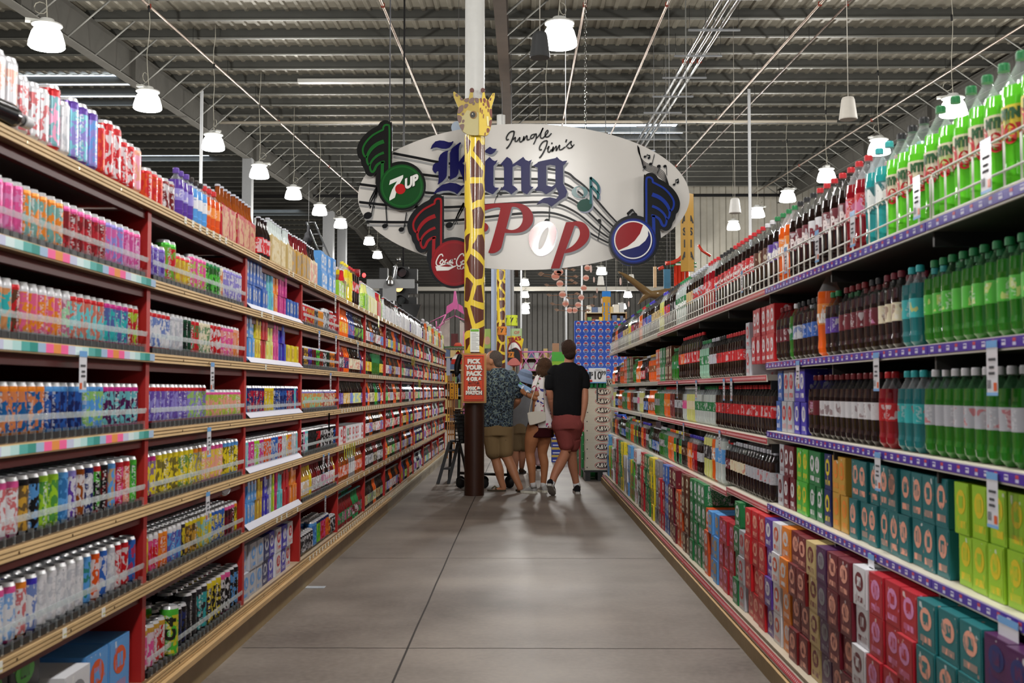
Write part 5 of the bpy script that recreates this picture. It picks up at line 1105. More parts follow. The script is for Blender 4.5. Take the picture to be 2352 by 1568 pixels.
# --- man in patterned shirt ---
Y = 13.5
e = empty('person', (P(1148, 1128, Y).x, Y, 0), label='grey haired person in dark patterned shirt and khaki shorts behind the giraffe column', cat='person'); O = e.location.copy()
mb = MB(); hp = Q(1131, 829); fw = (-.95, .2, -.15); head(mb, hp, fw, 1.04)
limb(mb, [Q(1134, 838), Q(1142, 850), Q(1148, 865)], [.056, .06, .075]); rings_mb(mb, [(Q(1143, 975), .16, .1, 0), (Q(1148, 920), .17, .1, 0), (Q(1150, 870), .17, .1, 0)])
limb(mb, [Q(1182, 870), Q(1190, 900, .02), Q(1189, 920, .06), Q(1178, 935, .18)], [.05, .046, .043, .03]); hand(mb, Q(1178, 935, .18), (-.8, .4, -.2), (0, 0, -1), 1)
limb(mb, [Q(1118, 872), Q(1108, 900, .05), Q(1100, 925, .12), Q(1085, 930, .25)], [.05, .046, .042, .03]); hand(mb, Q(1085, 930, .25), (-.8, .5, 0), (0, 0, -1), 1)
limb(mb, [Q(1128, 985), Q(1134, 1035), Q(1139, 1055, .02), Q(1146, 1080, .0), Q(1150, 1100), Q(1156, 1118)], [.1, .08, .06, .062, .045, .038])
limb(mb, [Q(1160, 985), Q(1160, 1035, -.02), Q(1167, 1055, -.03), Q(1177, 1078, -.08), Q(1186, 1100, -.12), Q(1195, 1120, -.14)], [.1, .08, .062, .06, .046, .036])
limb(mb, [Q(1156, 1122, 0), Q(1142, 1126, .02), Q(1130, 1128, .03)], [.036, .03, .022]); limb(mb, [Q(1194, 1120, -.14), Q(1194, 1127, -.04), Q(1192, 1129, .06)], [.036, .03, .022])
fuse(mb, 'body', SK['a'], 'skin', e, .0085, 3); eyes(e, hp, fw, 1.04)
mb = MB(); ball(mb, hp+Vector((.03, -.0, .035)), .1, .092, .1); ball(mb, hp+Vector((.065, 0, -.03)), .06, .08, .07); fuse(mb, 'hair', '5e5550', 'hair', e, .009, 2)
mb = MB(); rings_mb(mb, [(Q(1143, 980), .195, .13, 0), (Q(1143, 960), .19, .13, 0), (Q(1145, 930), .19, .13, 0), (Q(1147, 900), .195, .13, 0), (Q(1149, 875), .2, .125, 0), (Q(1149, 862), .175, .11, 0), (Q(1148, 852), .12, .09, 0), (Q(1144, 845), .075, .075, 0)], power=2.6)
limb(mb, [Q(1174, 864), Q(1184, 882), Q(1191, 903, .02)], [.08, .075, .07]); limb(mb, [Q(1124, 864), Q(1114, 882), Q(1108, 900, .05)], [.075, .072, .066])
fuse(mb, 'shirt', 'fff', 'aloha', e, .011, 3)
mb = MB(); rings_mb(mb, [(Q(1143, 1000), .19, .14, 0), (Q(1143, 975), .185, .13, 0), (Q(1143, 965), .17, .12, 0)]); limb(mb, [Q(1128, 985), Q(1131, 1010), Q(1134, 1036)], [.115, .11, .105]); limb(mb, [Q(1159, 985), Q(1160, 1010), Q(1161, 1036, -.02)], [.115, .108, .1])
fuse(mb, 'shorts', 'fff', 'dotshorts', e, .011, 3)
for a, b in (((1160, 1128, -.02), (1121, 1128, .04)), ((1199, 1129, -.16), (1190, 1129, .1))):
    h_, t_ = ground(Q(*a)), ground(Q(*b)); d = (t_-h_); L_ = d.length; d.normalize(); sd = Vector((d.y, -d.x, 0)); mb = MB()
    ot = [(-.02, .028), (.1, .036), (.4, .036), (.7, .046), (.95, .036), (1.03, .012)]; pts = [h_+d*L_*t+sd*w_ for t, w_ in ot]+[h_+d*L_*t-sd*w_ for t, w_ in ot[::-1]]; N_ = len(pts)
    mb.add(pts+[p_+Vector((0, 0, .02)) for p_ in pts], [tuple(range(N_)), tuple(range(N_, 2*N_))[::-1]]+[(i, N_+i, N_+(i+1) % N_, (i+1) % N_) for i in range(N_)], '3e3628', 'matte')
    mb.tube([h_+d*L_*.45+sd*.04+Vector((0, 0, .02)), h_+d*L_*.6+Vector((0, 0, .065)), h_+d*L_*.78+Vector((0, 0, .03))], .008, '5c5238', 'cloth', 6); mb.tube([h_+d*L_*.45-sd*.04+Vector((0, 0, .02)), h_+d*L_*.6+Vector((0, 0, .065))], .008, '5c5238', 'cloth', 6); mb.build('sandal', e)
# --- person in bucket hat ---
Y = 16.2
e = empty('person', (P(1192, 1085, Y).x, Y, 0), label='person in blue bucket hat, grey t-shirt and khaki shorts beyond the patterned shirt', cat='person'); O = e.location.copy()
mb = MB(); hp = Q(1203, 868); fw = (.2, .95, -.2); head(mb, hp, fw, .98); limb(mb, [Q(1203, 876), Q(1200, 888), Q(1199, 900)], [.05, .054, .07]); rings_mb(mb, [(Q(1196, 985), .15, .1, 0), (Q(1197, 935), .16, .1, 0), (Q(1198, 900), .16, .1, 0)])
limb(mb, [Q(1176, 906), Q(1171, 930), Q(1174, 952, .1), Q(1186, 950, .25)], [.048, .044, .04, .028]); hand(mb, Q(1186, 950, .25), (.8, .4, .1), (0, 0, -1), 1); limb(mb, [Q(1220, 906), Q(1226, 930), Q(1224, 952, .1), Q(1212, 950, .25)], [.048, .044, .04, .028]); hand(mb, Q(1212, 950, .25), (-.8, .4, .1), (0, 0, -1), 1)
limb(mb, [Q(1184, 985), Q(1184, 1022), Q(1183, 1038), Q(1183, 1055), Q(1184, 1078)], [.1, .075, .058, .056, .036]); limb(mb, [Q(1202, 985, .05), Q(1199, 1022, .1), Q(1198, 1038, .1), Q(1199, 1055, .1), Q(1198, 1074, .12)], [.1, .075, .058, .054, .036])
fuse(mb, 'body', SK['b'], 'skin', e, .01, 3); eyes(e, hp, fw, .98)
mb = MB(); ball(mb, hp+Vector((0, -.03, -.01)), .085, .08, .085); fuse(mb, 'hair', '5b4a40', 'hair', e, .01, 2)
mb = MB(); T = Matrix.Translation(hp+Vector((.01, 0, .0))) @ Matrix.Rotation(.32, 4, 'Y') @ Matrix.Rotation(.12, 4, 'X'); mb.lathe([(.16, -.045), (.135, .0), (.108, .035), (.1, .09), (.07, .125), (0, .132)], n=28, m='cloth', c='6a7890', T=T); mb.lathe([(.158, -.048), (.133, -.003), (.105, .03), (.0, .03)], n=28, m='cloth', c='566278', T=T); mb.build('bucket_hat', e)
mb = MB(); rings_mb(mb, [(Q(1196, 980), .178, .12, 0), (Q(1196, 950), .175, .12, 0), (Q(1197, 925), .175, .12, 0), (Q(1198, 908), .18, .115, 0), (Q(1199, 897), .15, .1, 0), (Q(1200, 889), .085, .08, 0)], power=2.6); limb(mb, [Q(1178, 903), Q(1173, 922)], [.066, .06]); limb(mb, [Q(1219, 903), Q(1224, 922)], [.066, .06]); fuse(mb, 'shirt', '6b6c70', 'cloth', e, .012, 3)
mb = MB(); rings_mb(mb, [(Q(1194, 995), .178, .13, 0), (Q(1195, 978), .17, .125, 0), (Q(1195, 970), .165, .12, 0)]); limb(mb, [Q(1184, 990), Q(1184, 1024)], [.11, .098]); limb(mb, [Q(1203, 990), Q(1201, 1022, .06)], [.11, .095]); fuse(mb, 'shorts', '6b5a42', 'cloth', e, .012, 3)
shoe(e, ground(Q(1184, 1088, 0)), ground(Q(1184, 1088, .26)), '3a2c22', '2a2320', .07); shoe(e, ground(Q(1196, 1088, .06)), ground(Q(1204, 1088, .3)), '3a2c22', '2a2320', .07)
# --- person mostly hidden beyond them ---
Y = 16.9
e = empty('person', (P(1228, 1080, Y).x, Y, 0), label='dark haired person mostly hidden beyond the bucket hat, pale legs and black shoes', cat='person'); O = e.location.copy()
mb = MB(); hp = Q(1222, 880); fw = (.1, .98, -.2); head(mb, hp, fw, .95); limb(mb, [Q(1222, 886), Q(1223, 896), Q(1224, 905)], [.045, .048, .06]); rings_mb(mb, [(Q(1226, 985), .13, .09, 0), (Q(1226, 905), .14, .09, 0)])
for s_ in (-1, 1): limb(mb, [Q(1226+s_*22, 910), Q(1226+s_*25, 935), Q(1226+s_*22, 955, .1), Q(1226+s_*8, 945, .25)], [.042, .04, .036, .026]); hand(mb, Q(1226+s_*8, 945, .25), (-s_*.8, .4, .1), (0, 0, -1), .9)
limb(mb, [Q(1219, 985), Q(1219, 1030), Q(1219, 1070)], [.09, .056, .036]); limb(mb, [Q(1232, 985), Q(1231, 1030, .05), Q(1234, 1055, .03), Q(1236, 1066, .0)], [.09, .056, .046, .036])
fuse(mb, 'body', 'b89aa0', 'skin', e, .01, 3); eyes(e, hp, fw, .95)
mb = MB(); ball(mb, hp+Vector((0, -.02, .02)), .092, .1, .1); ball(mb, hp+Vector((0, -.03, -.08)), .085, .07, .09); fuse(mb, 'hair', '1e1916', 'hair', e, .01, 2)
mb = MB(); rings_mb(mb, [(Q(1226, 985), .16, .12, 0), (Q(1226, 940), .15, .11, 0), (Q(1226, 910), .16, .1, 0), (Q(1225, 898), .08, .07, 0)]); fuse(mb, 'shirt', '2a3350', 'cloth', e, .012, 3)
mb = MB(); limb(mb, [Q(1219, 985), Q(1219, 1015)], [.1, .09]); limb(mb, [Q(1232, 985), Q(1232, 1015, .02)], [.1, .09]); fuse(mb, 'shorts', '23252e', 'cloth', e, .012, 3)
shoe(e, ground(Q(1219, 1080, 0)), ground(Q(1219, 1080, .24)), '111', '222', .07); shoe(e, ground(Q(1237, 1080, -.02)), ground(Q(1235, 1080, .22)), '111', 'e0e0e0', .07)
M['amber'] = newmat('lit_lens', .4, emit=4, nvar=0); M['daylight'] = newmat('daylit_wall', .6, emit=.55, nvar=.3, nscale=.5)
# ================= shelf hardware =================
def pusher(b, k, y0, y1, p, style='black'):
    mb = MB(); z = LZ[k]; n = int((y1-y0)/p)
    if style == 'black':
        mb.box(LX-.5, LX-.026, y0, y1, z+.0005, z+.012, '2a2a2c', 'satin')
        for j in range(n):
            y = y0+j*p; mb.box(LX-.03, LX-.018, y+.008, y+p-.012, z, z+.02, '0c0c0e', 'satin'); mb.box(LX-.029, LX-.014, y+p-.008, y+p-.005, z, z+.03, 'd9dcdc', 'clear')
    else:
        mb.box(LX-.5, LX-.03, y0, y1, z+.0005, z+.012, 'b9b9c4', 'satin'); T = Matrix.Identity(4)
        vs = [(LX-.028, y0, z+.03), (LX-.028, y1, z+.03), (LX-.002, y1, z+.002), (LX-.002, y0, z+.002)]; mb.add(vs, [(0, 1, 2, 3)], 'b4b4c4', 'satin')
    o = mb.build('pusher_tray'); tag(o, ('black-footed pusher tray under the cans' if style == 'black' else 'sloping white pusher tray')+', wooden bay %s, %s' % (nth(b), shelf_word[k]), 'pusher tray', 'pusher trays')
    if style != 'white0':
        mb = MB(); h = .062 if style == 'black' else .05
        for j in range(n+1):
            y = y0+j*p; mb.lathe([(.003, z+h, 'eef0f0'), (.0045, z+h+.009), (.003, z+h+.014), (0, z+h+.015)], LX-.014, min(y, y1), 0, n=6, m='clear', c='ffffff') if style == 'black' else mb.box(LX-.03, LX-.026, y, y+.004, z+.02, z+.075, 'e6e8e8', 'clear')
        mb.box(LX-.019, LX-.016, y0, y1, z+h-.004, z+h+.014, 'dfe6e6', 'clear'); mb.build('front_rail', o)
for b, ks in ((1, (1, 2, 3, 4, 5)), (2, (0, 1, 2, 3, 4, 5)), (4, (1, 2, 3, 4, 5))):
    for k in ks: pusher(b, k, LB[b]+.03, LB[b+1]-.03, .0555)
for k in (5, 4, 3, 2, 1): pusher(3, k, LB[3]+.03, LB[4]-.03, .0555, 'white' if k in (3, 2) else 'white0')
def tag_card(x, y, z, side, hang, big=1.0, tilt=0):
    mb = MB(); w_, h_ = .058*big, .105*big; f = -side
    def T(u, v, d): return (x+f*(.012+d), y+u+tilt*v, z-hang*.02+v)
    mb.add([T(-w_/2, -h_, 0), T(w_/2, -h_, 0), T(w_/2, .022, 0), T(-w_/2, .022, 0)], [(0, 1, 2, 3)], 'd6d8e0', 'gloss')
    mb.add([T(-w_/2, .004, .0008), T(w_/2, .004, .0008), T(w_/2, .022, .0008), T(-w_/2, .022, .0008)], [(0, 1, 2, 3)], '6fa8e0', 'gloss')
    mb.add([T(-w_/2, -h_, .0008), T(w_/2, -h_, .0008), T(w_/2, -h_+.008, .0008), T(-w_/2, -h_+.008, .0008)], [(0, 1, 2, 3)], '7fb2e6', 'gloss')
    mb.add([T(-w_*.42, -h_*.9, .0012), T(-w_*.14, -h_*.9, .0012), T(-w_*.14, -h_*.72, .0012), T(-w_*.42, -h_*.72, .0012)], [(0, 1, 2, 3)], 'd8643c', 'gloss')
    for j, (a, b_, c_) in enumerate(((-.35, .3, -.25), (-.2, .25, -.42), (-.25, .3, -.55))): mb.add([T(w_*a, h_*c_, .0012), T(w_*b_, h_*c_, .0012), T(w_*b_, h_*(c_+.06), .0012), T(w_*a, h_*(c_+.06), .0012)], [(0, 1, 2, 3)], '33343a', 'matte')
    for j in range(5): mb.add([T(w_*(.1+j*.07), -h_*.85, .0012), T(w_*(.13+j*.07), -h_*.85, .0012), T(w_*(.13+j*.07), -h_*.66, .0012), T(w_*(.1+j*.07), -h_*.66, .0012)], [(0, 1, 2, 3)], '222226', 'matte')
    return mb.build('price_tag')
for px_, k in ((178, 4), (480, 4), (474, 3), (473, 2), (752, 3), (765, 6), (728, 5), (767, 5), (755, 4), (752, 3.01), (740, 2), (752, 2.01), (745, 1), (818, 5)):
    kk = int(k); y = (LX+.0)*FPX/(px_-1200); o = tag_card(LX, y, LZ[kk]-.02, -1, 1); o['label'] = 'price card hanging from the wooden %s, %.1f metres along the aisle' % (shelf_word[kk], y); tag(o, None, 'price tag', 'price cards on the wooden shelving')
for px_, k, bg in ((2285, 3, 1.1), (2018, 3, 1), (1837, 3, 1), (1666, 3, 1), (1683, 3, 1), (1602, 3, 1), (1558, 3, 1), (2018, 2, 1), (2280, 2, 1.1), (1655, 2, 1), (1572, 2, 1), (1474, 2, 1), (2000, 1, 1.1), (2310, 1, 1.9), (1450, 1, 1), (1500, 1, 1), (2280, 4.2, 1.1), (2118, 4.2, 1), (1968, 4.2, 1), (1885, 4.2, 1), (1812, 4.2, .9), (1710, 4.2, .9), (1650, 4.2, .9), (1655, 0, .8), (1700, 0, .9)):
    y = RX*FPX/(px_-1200); b = min(11, max(0, int((y-RB[0])/RL))); kk = int(k); z = rz(b, kk)-.012+(.15 if k == 4.2 else 0)
    o = tag_card(RX-(.09 if kk == 0 else 0), y, z, 1, 1, bg, .12 if kk == 0 else 0); o['label'] = 'price card clipped to the steel %s, %.1f metres along the aisle' % (rshelf_word[kk], y); tag(o, None, 'price tag', 'price cards on the steel shelving')
# small white price clips on the plywood edges
clip = MB(); clip.box(0, .003, -.012, .012, -.03, -.002, 'ecece6', 'gloss'); clip.box(.003, .0034, -.010, .010, -.022, -.018, 'c8c46a', 'gloss'); clip_me = clip.mesh('shelf_clip')
cl = [(4.0+.35+.1*j, 6) for j in range(7)]+[(5.6, 6), (6.3, 6), (6.42, 6), (6.9, 6), (7.1, 6), (5.75, 4), (5.65, 5), (5.9, 5), (6.05, 1), (6.16, 1), (6.3, 1), (6.6, 1), (2.85, 1), (3.25, 1), (3.55, 1)]
for y in [8.2+.13*j for j in range(60)]: cl.append((y, 3)); cl.append((y+.05, 4 if y > 9.6 else 2))
for y in [8.3+.3*j for j in range(34)]: cl.append((y, 5)); cl.append((y+.1, 6)); cl.append((y+.17, 1))
for y in [7.0+.11*j for j in range(70)]: cl.append((y, 0))
cl = cl[:298]
seen = {}
for y, k in sorted(cl):
    o = bpy.data.objects.new('shelf_clip', clip_me); C.objects.link(o); o.location = (LX+.0005, y, LZ[k]); seen[k] = seen.get(k, 0)+1
    tag(o, 'small white price clip on the wooden %s edge, %s along it' % (shelf_word[k], nth(seen[k]) if seen[k] < 50 else 'far'), 'price clip', 'white price clips on the %s' % shelf_word[k])
# lettering on the nearest bottles and boxes
def wrap(mb, txt, size, c, r, zc_, a0, m='satin', **k):
    text_on(mb, txt, size, c, lambda x, z: ((r+.0012)*cos(a0+x/r), (r+.0012)*sin(a0+x/r), zc_+z), m, **k)
WR = {}
for o, it in BOTTLES:
    k, c = it[1], it[2]; h = KIND[k][5]; r = KIND[k][6]; t = None
    if c[0] == 'dew': t = (('Dew', .1, 'c9222a', -.002), ('MTN', .034, '1c5a2c', .04))
    elif c[0] == 'teal': t = (('M', .11, 'f0f4f2', .0), )
    elif c[:2] == ('cola', 'maroon'): t = (('Dr Pepper', .052, 'e8dcdc', .0), )
    elif c[:2] == ('cola', 'white'): t = (('Dr Pepper', .052, '7a1c2c', .0), )
    elif c[1] in ('org', 'purp'): t = (('crush', .07, 'f4f2ee', 0), )
    elif c[:2] == ('cola', 'silver'): t = (('Diet', .06, 'c21e26', 0), )
    elif c[:2] == ('water', 'green'): t = (('Sprite', .06, 'f0f4f0', 0), )
    elif c[:2] == ('cola', 'red'): t = 'cola'
    if not t: continue
    if (c, t) not in WR:
        mb = MB()
        if t == 'cola':
            s0 = .095; 
            for s_ in COLA:
                p = crv(s_, 4, False); w_ = .005
                for a, b_ in zip(p[:-1], p[1:]):
                    dx, dz = b_[0]-a[0], b_[1]-a[1]; L_ = math.hypot(dx, dz) or 1; nx, nz = -dz/L_*w_/s0*.45, dx/L_*w_/s0*.6
                    vs = [((r+.0014)*cos((x-.5)*s0/r), (r+.0014)*sin((x-.5)*s0/r), h*.48+(z-.55)*s0*.55) for x, z in ((a[0]+nx, a[1]+nz), (a[0]-nx, a[1]-nz), (b_[0]-nx, b_[1]-nz), (b_[0]+nx, b_[1]+nz))]
                    mb.add(vs, [(0, 1, 2, 3)], 'f2efec', 'satin')
        else:
            for tx, sz, cc, dz in t: wrap(mb, tx, sz, cc, r, h*.48+dz-.01*len(t), 0, bold=.003, sx=.8)
        WR[(c, t)] = mb.mesh('label_lettering')
    n = bpy.data.objects.new('label_lettering', WR[(c, t)]); C.objects.link(n); n.parent = o
    n.rotation_euler = (0, 0, -o.rotation_euler.z+PI+R(38)+rr(-.25, .25))
# ================= displays beyond the shelves =================
def case_mb(w_, h_, d_, c, side=None):
    mb = MB(); mb.box(0, w_, 0, d_, 0, h_-.0015, c, 'card', cols={4: c}); return mb
cm = case_mb(.139, .1275, .27, '2450b8'); cx0, cz0 = .07, .064
cm.add([(cx0+.046*cos(t), -.0015, cz0+.042*sin(t)) for t in [2*PI*i/24 for i in range(24)]], [tuple(range(24))], 'dfe3ea', 'card')
cm.add([(cx0+.041*cos(R(a)), -.003, cz0+.038*sin(R(a))) for a in range(20, 161, 10)], [tuple(range(15))], 'c22a34', 'card'); cm.add([(cx0+.041*cos(R(a)), -.003, cz0+.038*sin(R(a))) for a in range(200, 341, 10)], [tuple(range(15))], '1f3c98', 'card')
text_on(cm, 'PEPSI', .030, '1a2c70', lambda x, z: (cx0+x, -.004, cz0+z), 'card', bold=.0012); cm.box(.05, .09, -.001, 0, .112, .12, 'b9c6e8', 'card')
cme = cm.mesh('soda_case'); x0 = P(1320, 800, 20.5).x
for r_ in range(20):
    for c_ in range(7):
        o = bpy.data.objects.new('soda_case', cme); C.objects.link(o); o.location = (x0+c_*.1395, 20.5, r_*.1275+.002)
        tag(o, 'blue soda case with round emblem, %s layer of the display wall, %s column' % (nth(r_+1), nth(c_+1)), 'soda case', 'blue soda cases in the display wall')
rb = MB(); rb.box(0, .40, 0, .27, 0, .1255, 'cfc6b4', 'card', cols={1: '6b3a24', 4: 'cfc6b4'})
def ell(a, b_, n=28): return [(.24+a*cos(2*PI*i/n), .064+b_*sin(2*PI*i/n)) for i in range(n)]
for e_, c, y in ((ell(.108, .052), 'b0261e', -.001), (ell(.10, .045), 'e8e0d0', -.002), (ell(.094, .04), '3a1c12', -.003)): rb.add([(a, y, b_) for a, b_ in e_], [tuple(range(28))], c, 'card')
text_on(rb, 'A&W', .078, 'ece4d4', lambda x, z: (.24+x, -.004, .064+z), 'card', bold=.002, shear=.2); text_on(rb, 'A&W', .078, 'ece4d4', lambda x, z: (.24+x, -.0045, .064+z), 'card', bold=.0005, shear=.2)
rb.box(.02, .035, -.001, 0, .03, .045, '4a4440', 'card'); rme = rb.mesh('root_beer_case'); x0 = P(1344, 1000, 15.05).x
for r_ in range(9):
    o = bpy.data.objects.new('root_beer_case', rme); C.objects.link(o); o.location = (x0+(.006 if r_ > 5 else 0)+rr(-.003, .003), 15.05, .146+r_*.126)
    tag(o, 'cream root beer case with oval emblem, %s from the pallet up' % nth(r_+1), 'soda case', 'cream root beer cases')
o = bpy.data.objects.new('root_beer_case', rme); C.objects.link(o); o.location = (x0+.06, 15.08, .146+9*.126); tag(o, 'cream root beer case on top of its stack behind green bottles', 'soda case', 'cream root beer cases')
mb = MB()
for xx in (0, .17, .34): mb.box(x0+xx, x0+xx+.07, 15.03, 15.6, 0, .12, '1d1e20', 'satin')
mb.box(x0-.02, x0+.45, 15.02, 15.62, .12, .143, '17181a', 'satin'); tag(mb.build('pallet'), 'black plastic pallet under the cream root beer cases', 'pallet')
for i in range(5):
    mb = MB(); mb.lathe([(0, 0, pc('green')), (.028, 0, pc('green')), (.028, .1, pc('dgreen')), (.02, .115, pc('silver')), (0, .115)], n=12, m='can'); o = mb.build('green_can', None, (x0+.035+i*.058, 15.0+.04, .146+9*.126+.0)); tag(o, 'green can standing on the root beer cases, %s from the aisle end' % nth(i+1), 'can', 'green cans on the root beer cases')
for i, (c, zt2) in enumerate((('1c7a3c', .84), ('b81c22', .92), ('1c7a3c', 1.0), ('8c2028', .8), ('c02028', .9))):
    for j in range(int(zt2/.13)):
        mb = MB(); mb.box(0, .3, 0, .26, 0, .129, c if j < 5 or i % 2 else 'b81c22', 'card', 'e8e4e0', .2); o = mb.build('soda_case', None, (x0-.02-.012*i, 15.68+i*.28, .001+j*.13)); tag(o, '%s soda case behind the root beer stack, %s row back, %s layer' % ('green' if c[0] == '1' else 'red', nth(i+1), nth(j+1)), 'soda case', 'red and green cases')
sb = empty('price_board', (P(1372, 862, 14.98).x, 14.98, P(1372, 862, 14.98).z), label='white price board reading 10.99 above the root beer cases', cat='sign')
mb = MB(); mb.box(-.125, .125, 0, .012, -.105, .105, '5a9ad8', 'satin'); mb.box(-.119, .119, -.003, 0, -.09, .099, 'e6e9ee', 'satin'); mb.build('board', sb)
mb = MB(); text_on(mb, '10', .15, '121216', lambda x, z: (.0+x, -.006, -.005+z), bold=.004, sx=.8); text_on(mb, '99', .08, '121216', lambda x, z: (.085+x, -.006, .03+z), bold=.002, sx=.8); text_on(mb, '$', .07, '121216', lambda x, z: (-.075+x, -.006, .02+z), bold=.001); mb.box(-.118, -.085, -.005, -.003, -.05, .05, '3a4250'); mb.box(-.12, -.07, -.007, -.005, -.09, -.06, 'c22a2a'); mb.box(-.03, .06, -.005, -.003, .075, .082, '9a9ca2'); mb.box(-.045, .07, -.005, -.003, .06, .066, '9a9ca2'); mb.build('lettering', sb)
mb = MB(); mb.box(-.01, .01, .0121, .03, -.35, .1, '2a2a2c', 'satin'); mb.build('stem', sb)
for i in range(4):
    mb = MB(); mb.box(0, .26, 0, .26, 0, .13, '22348c', 'card', 'c4b060', .0); mb.box(0, .26, -.001, 0, .085, .125, 'b49a48', 'card'); mb.box(.02, .14, -.002, -.001, .02, .04, 'c9ccd8', 'card')
    q = P(1267, 1060, 18.9); o = mb.build('beer_case', None, (q.x, 18.9, .001+i*.131)); tag(o, 'blue case with tan band stacked in mid aisle, %s from floor' % nth(i+1), 'soda case', 'blue and tan cases')
# shelving and displays at the far end
def pbox(name, x0_, y0_, x1_, y1_, Y, d, c, label, cat, group=None, m='satin', mb=None, **k):
    a, b_ = P(x0_, y1_, Y), P(x1_, y0_, Y); mb = mb or MB(); mb.box(a.x, b_.x, Y, Y+d, a.z, b_.z, c, m, **k); return tag(mb.build(name), label, cat, group)
FY = 34
for i, (xa, xb, yb_) in enumerate(((1010, 1062, 800), (1198, 1262, 812), (1262, 1330, 836), (1345, 1440, 716), (1440, 1560, 730))):
    a, b_ = P(xa, 895, FY+i), P(xb, yb_, FY+i); e = empty('far_display', (0, 0, 0), label='distant wooden goods shelf beyond the aisle end, %s from the bottle side' % nth(i+1), cat='shelving', group='distant goods shelves')
    mb = MB(); mb.box(a.x, b_.x, FY+i+.5, FY+i+.55, 0, b_.z, '6a4526', 'wood'); mb.box(a.x, a.x+.05, FY+i, FY+i+.5, 0, b_.z, '8a6238', 'wood'); mb.box(b_.x-.05, b_.x, FY+i, FY+i+.5, 0, b_.z, '8a6238', 'wood'); mb.build('frame', e)
    z = .25
    while z < b_.z:
        mb = MB(); mb.box(a.x, b_.x, FY+i-.02, FY+i+.5, z, z+.03, 'b9a888', 'wood'); mb.build('shelf', e); z += .4
    z = .28; mb = MB()
    while z < b_.z:
        x = a.x+.07
        while x < b_.x-.1: w_ = rr(.08, .2); mb.box(x, min(x+w_, b_.x-.06), FY+i+.05, FY+i+.4, z, z+rr(.16, .32), random.choice(['b9a06a', 'c9c2b4', '6a8a4a', '8a3a2a', '4a5a7a', 'd2b23a', '5a3a28', 'a8a8a8']), 'card'); x += w_+.01
        z += .4
    tag(mb.build('mixed_groceries'), 'mixed small groceries on the %s distant wooden shelf' % nth(i+1), 'groceries', kind='stuff')
pk = MB(); a, b_ = P(1195, 850, 30), P(1272, 808, 30)
for z in (a.z, b_.z): pk.tube([(a.x, 30, z), (b_.x, 30, z)], .022, 'cf7ab4', 'satin', 6)
for j in range(3):
    xa, xb = a.x+(b_.x-a.x)*j/3, a.x+(b_.x-a.x)*(j+1)/3; pk.tube([(xa, 30, a.z), (xb, 30, b_.z)], .014, 'cf7ab4', 'satin', 5); pk.tube([(xa, 30, b_.z), (xb, 30, a.z)], .014, 'cf7ab4', 'satin', 5)
for xx in (a.x, b_.x): pk.tube([(xx, 30, 0), (xx, 30, b_.z)], .022, 'cf7ab4', 'satin', 6)
tag(pk.build('pink_truss_fence'), 'pink painted metal truss barrier beyond the shoppers', 'barrier')
pbox('green_carton', 1268, 808, 1302, 829, 24, .3, '5abf4a', 'bright green boxes shelf display carton, upper of two', 'carton', 'green display cartons', 'card'); pbox('green_carton', 1268, 829.2, 1302, 850, 24, .3, '9acb3c', 'lime green display carton, lower of two', 'carton', 'green display cartons', 'card')
pbox('tan_carton', 1269, 788, 1284, 808, 24.05, .2, 'b88a6a', 'small tan carton on top of the green display cartons', 'carton', None, 'card')
e = empty('display_stand', (0, 0, 0), label='dark stand with rows of bottles under the green cartons', cat='stand'); a, b_ = P(1264, 1000, 24), P(1305, 850.5, 24)
mb = MB(); mb.box(a.x, b_.x, 24, 24.5, 0, b_.z, '1c1a1a', 'satin'); mb.build('cabinet', e); mb = MB()
for j in range(7): mb.lathe([(.022, b_.z-.3), (.022, b_.z-.2), (.009, b_.z-.12), (.009, b_.z-.06), (0, b_.z-.06)], a.x+.04+j*.055, 23.97, 0, n=8, m='glass', c='4a1416')
mb.build('bottle_row', e)
e = empty('mouth_sign', (0, 0, 0), label='yellow sign with red lettering above a big toothy open mouth', cat='sign'); mY = 28
mb = MB(); pl = lambda pts, c, y, th=.02: mb.prism((lambda q: q if sum(q[i][0]*q[(i+1) % len(q)][1]-q[(i+1) % len(q)][0]*q[i][1] for i in range(len(q))) > 0 else q[::-1])(px2(pts, mY)), y-th, y, c, 'satin')
pl([(1164, 772), (1180, 771), (1203, 778), (1196, 812), (1192, 838), (1166, 838)], 'e0c322', mY, .04); pl(crv([(1166, 800), (1172, 785), (1184, 783), (1196, 795), (1199, 815), (1195, 838), (1168, 838)], 3), '8c1a1c', mY-.045); pl(crv([(1168, 802), (1174, 789), (1184, 787), (1193, 797), (1196, 806), (1185, 798), (1172, 803)], 3), 'e8e6e2', mY-.07); pl(crv([(1168, 806), (1180, 800), (1193, 808), (1193, 836), (1168, 836)], 3), '0c0a0c', mY-.0681, .001); pl(crv([(1166, 838), (1172, 826), (1184, 822), (1194, 832), (1194, 838)], 3), 'c9716a', mY-.07); mb.build('board', e)
mb = MB(); q = P(1182, 779, mY); text_on(mb, "TRA'S", .13, '9a1c1c', lambda x, z: (q.x+x, mY-.05, q.z+z+.15*x), bold=.008); q2 = P(1180, 790, mY); mb.build('lettering', e)
mb = MB()
mb.tube([(P(1180, 895, mY).x, mY+.05, 0), (P(1180, 895, mY).x, mY+.05, P(1180, 838, mY).z)], .05, '7a5a3a', 'satin', 8); mb.build('post', e)
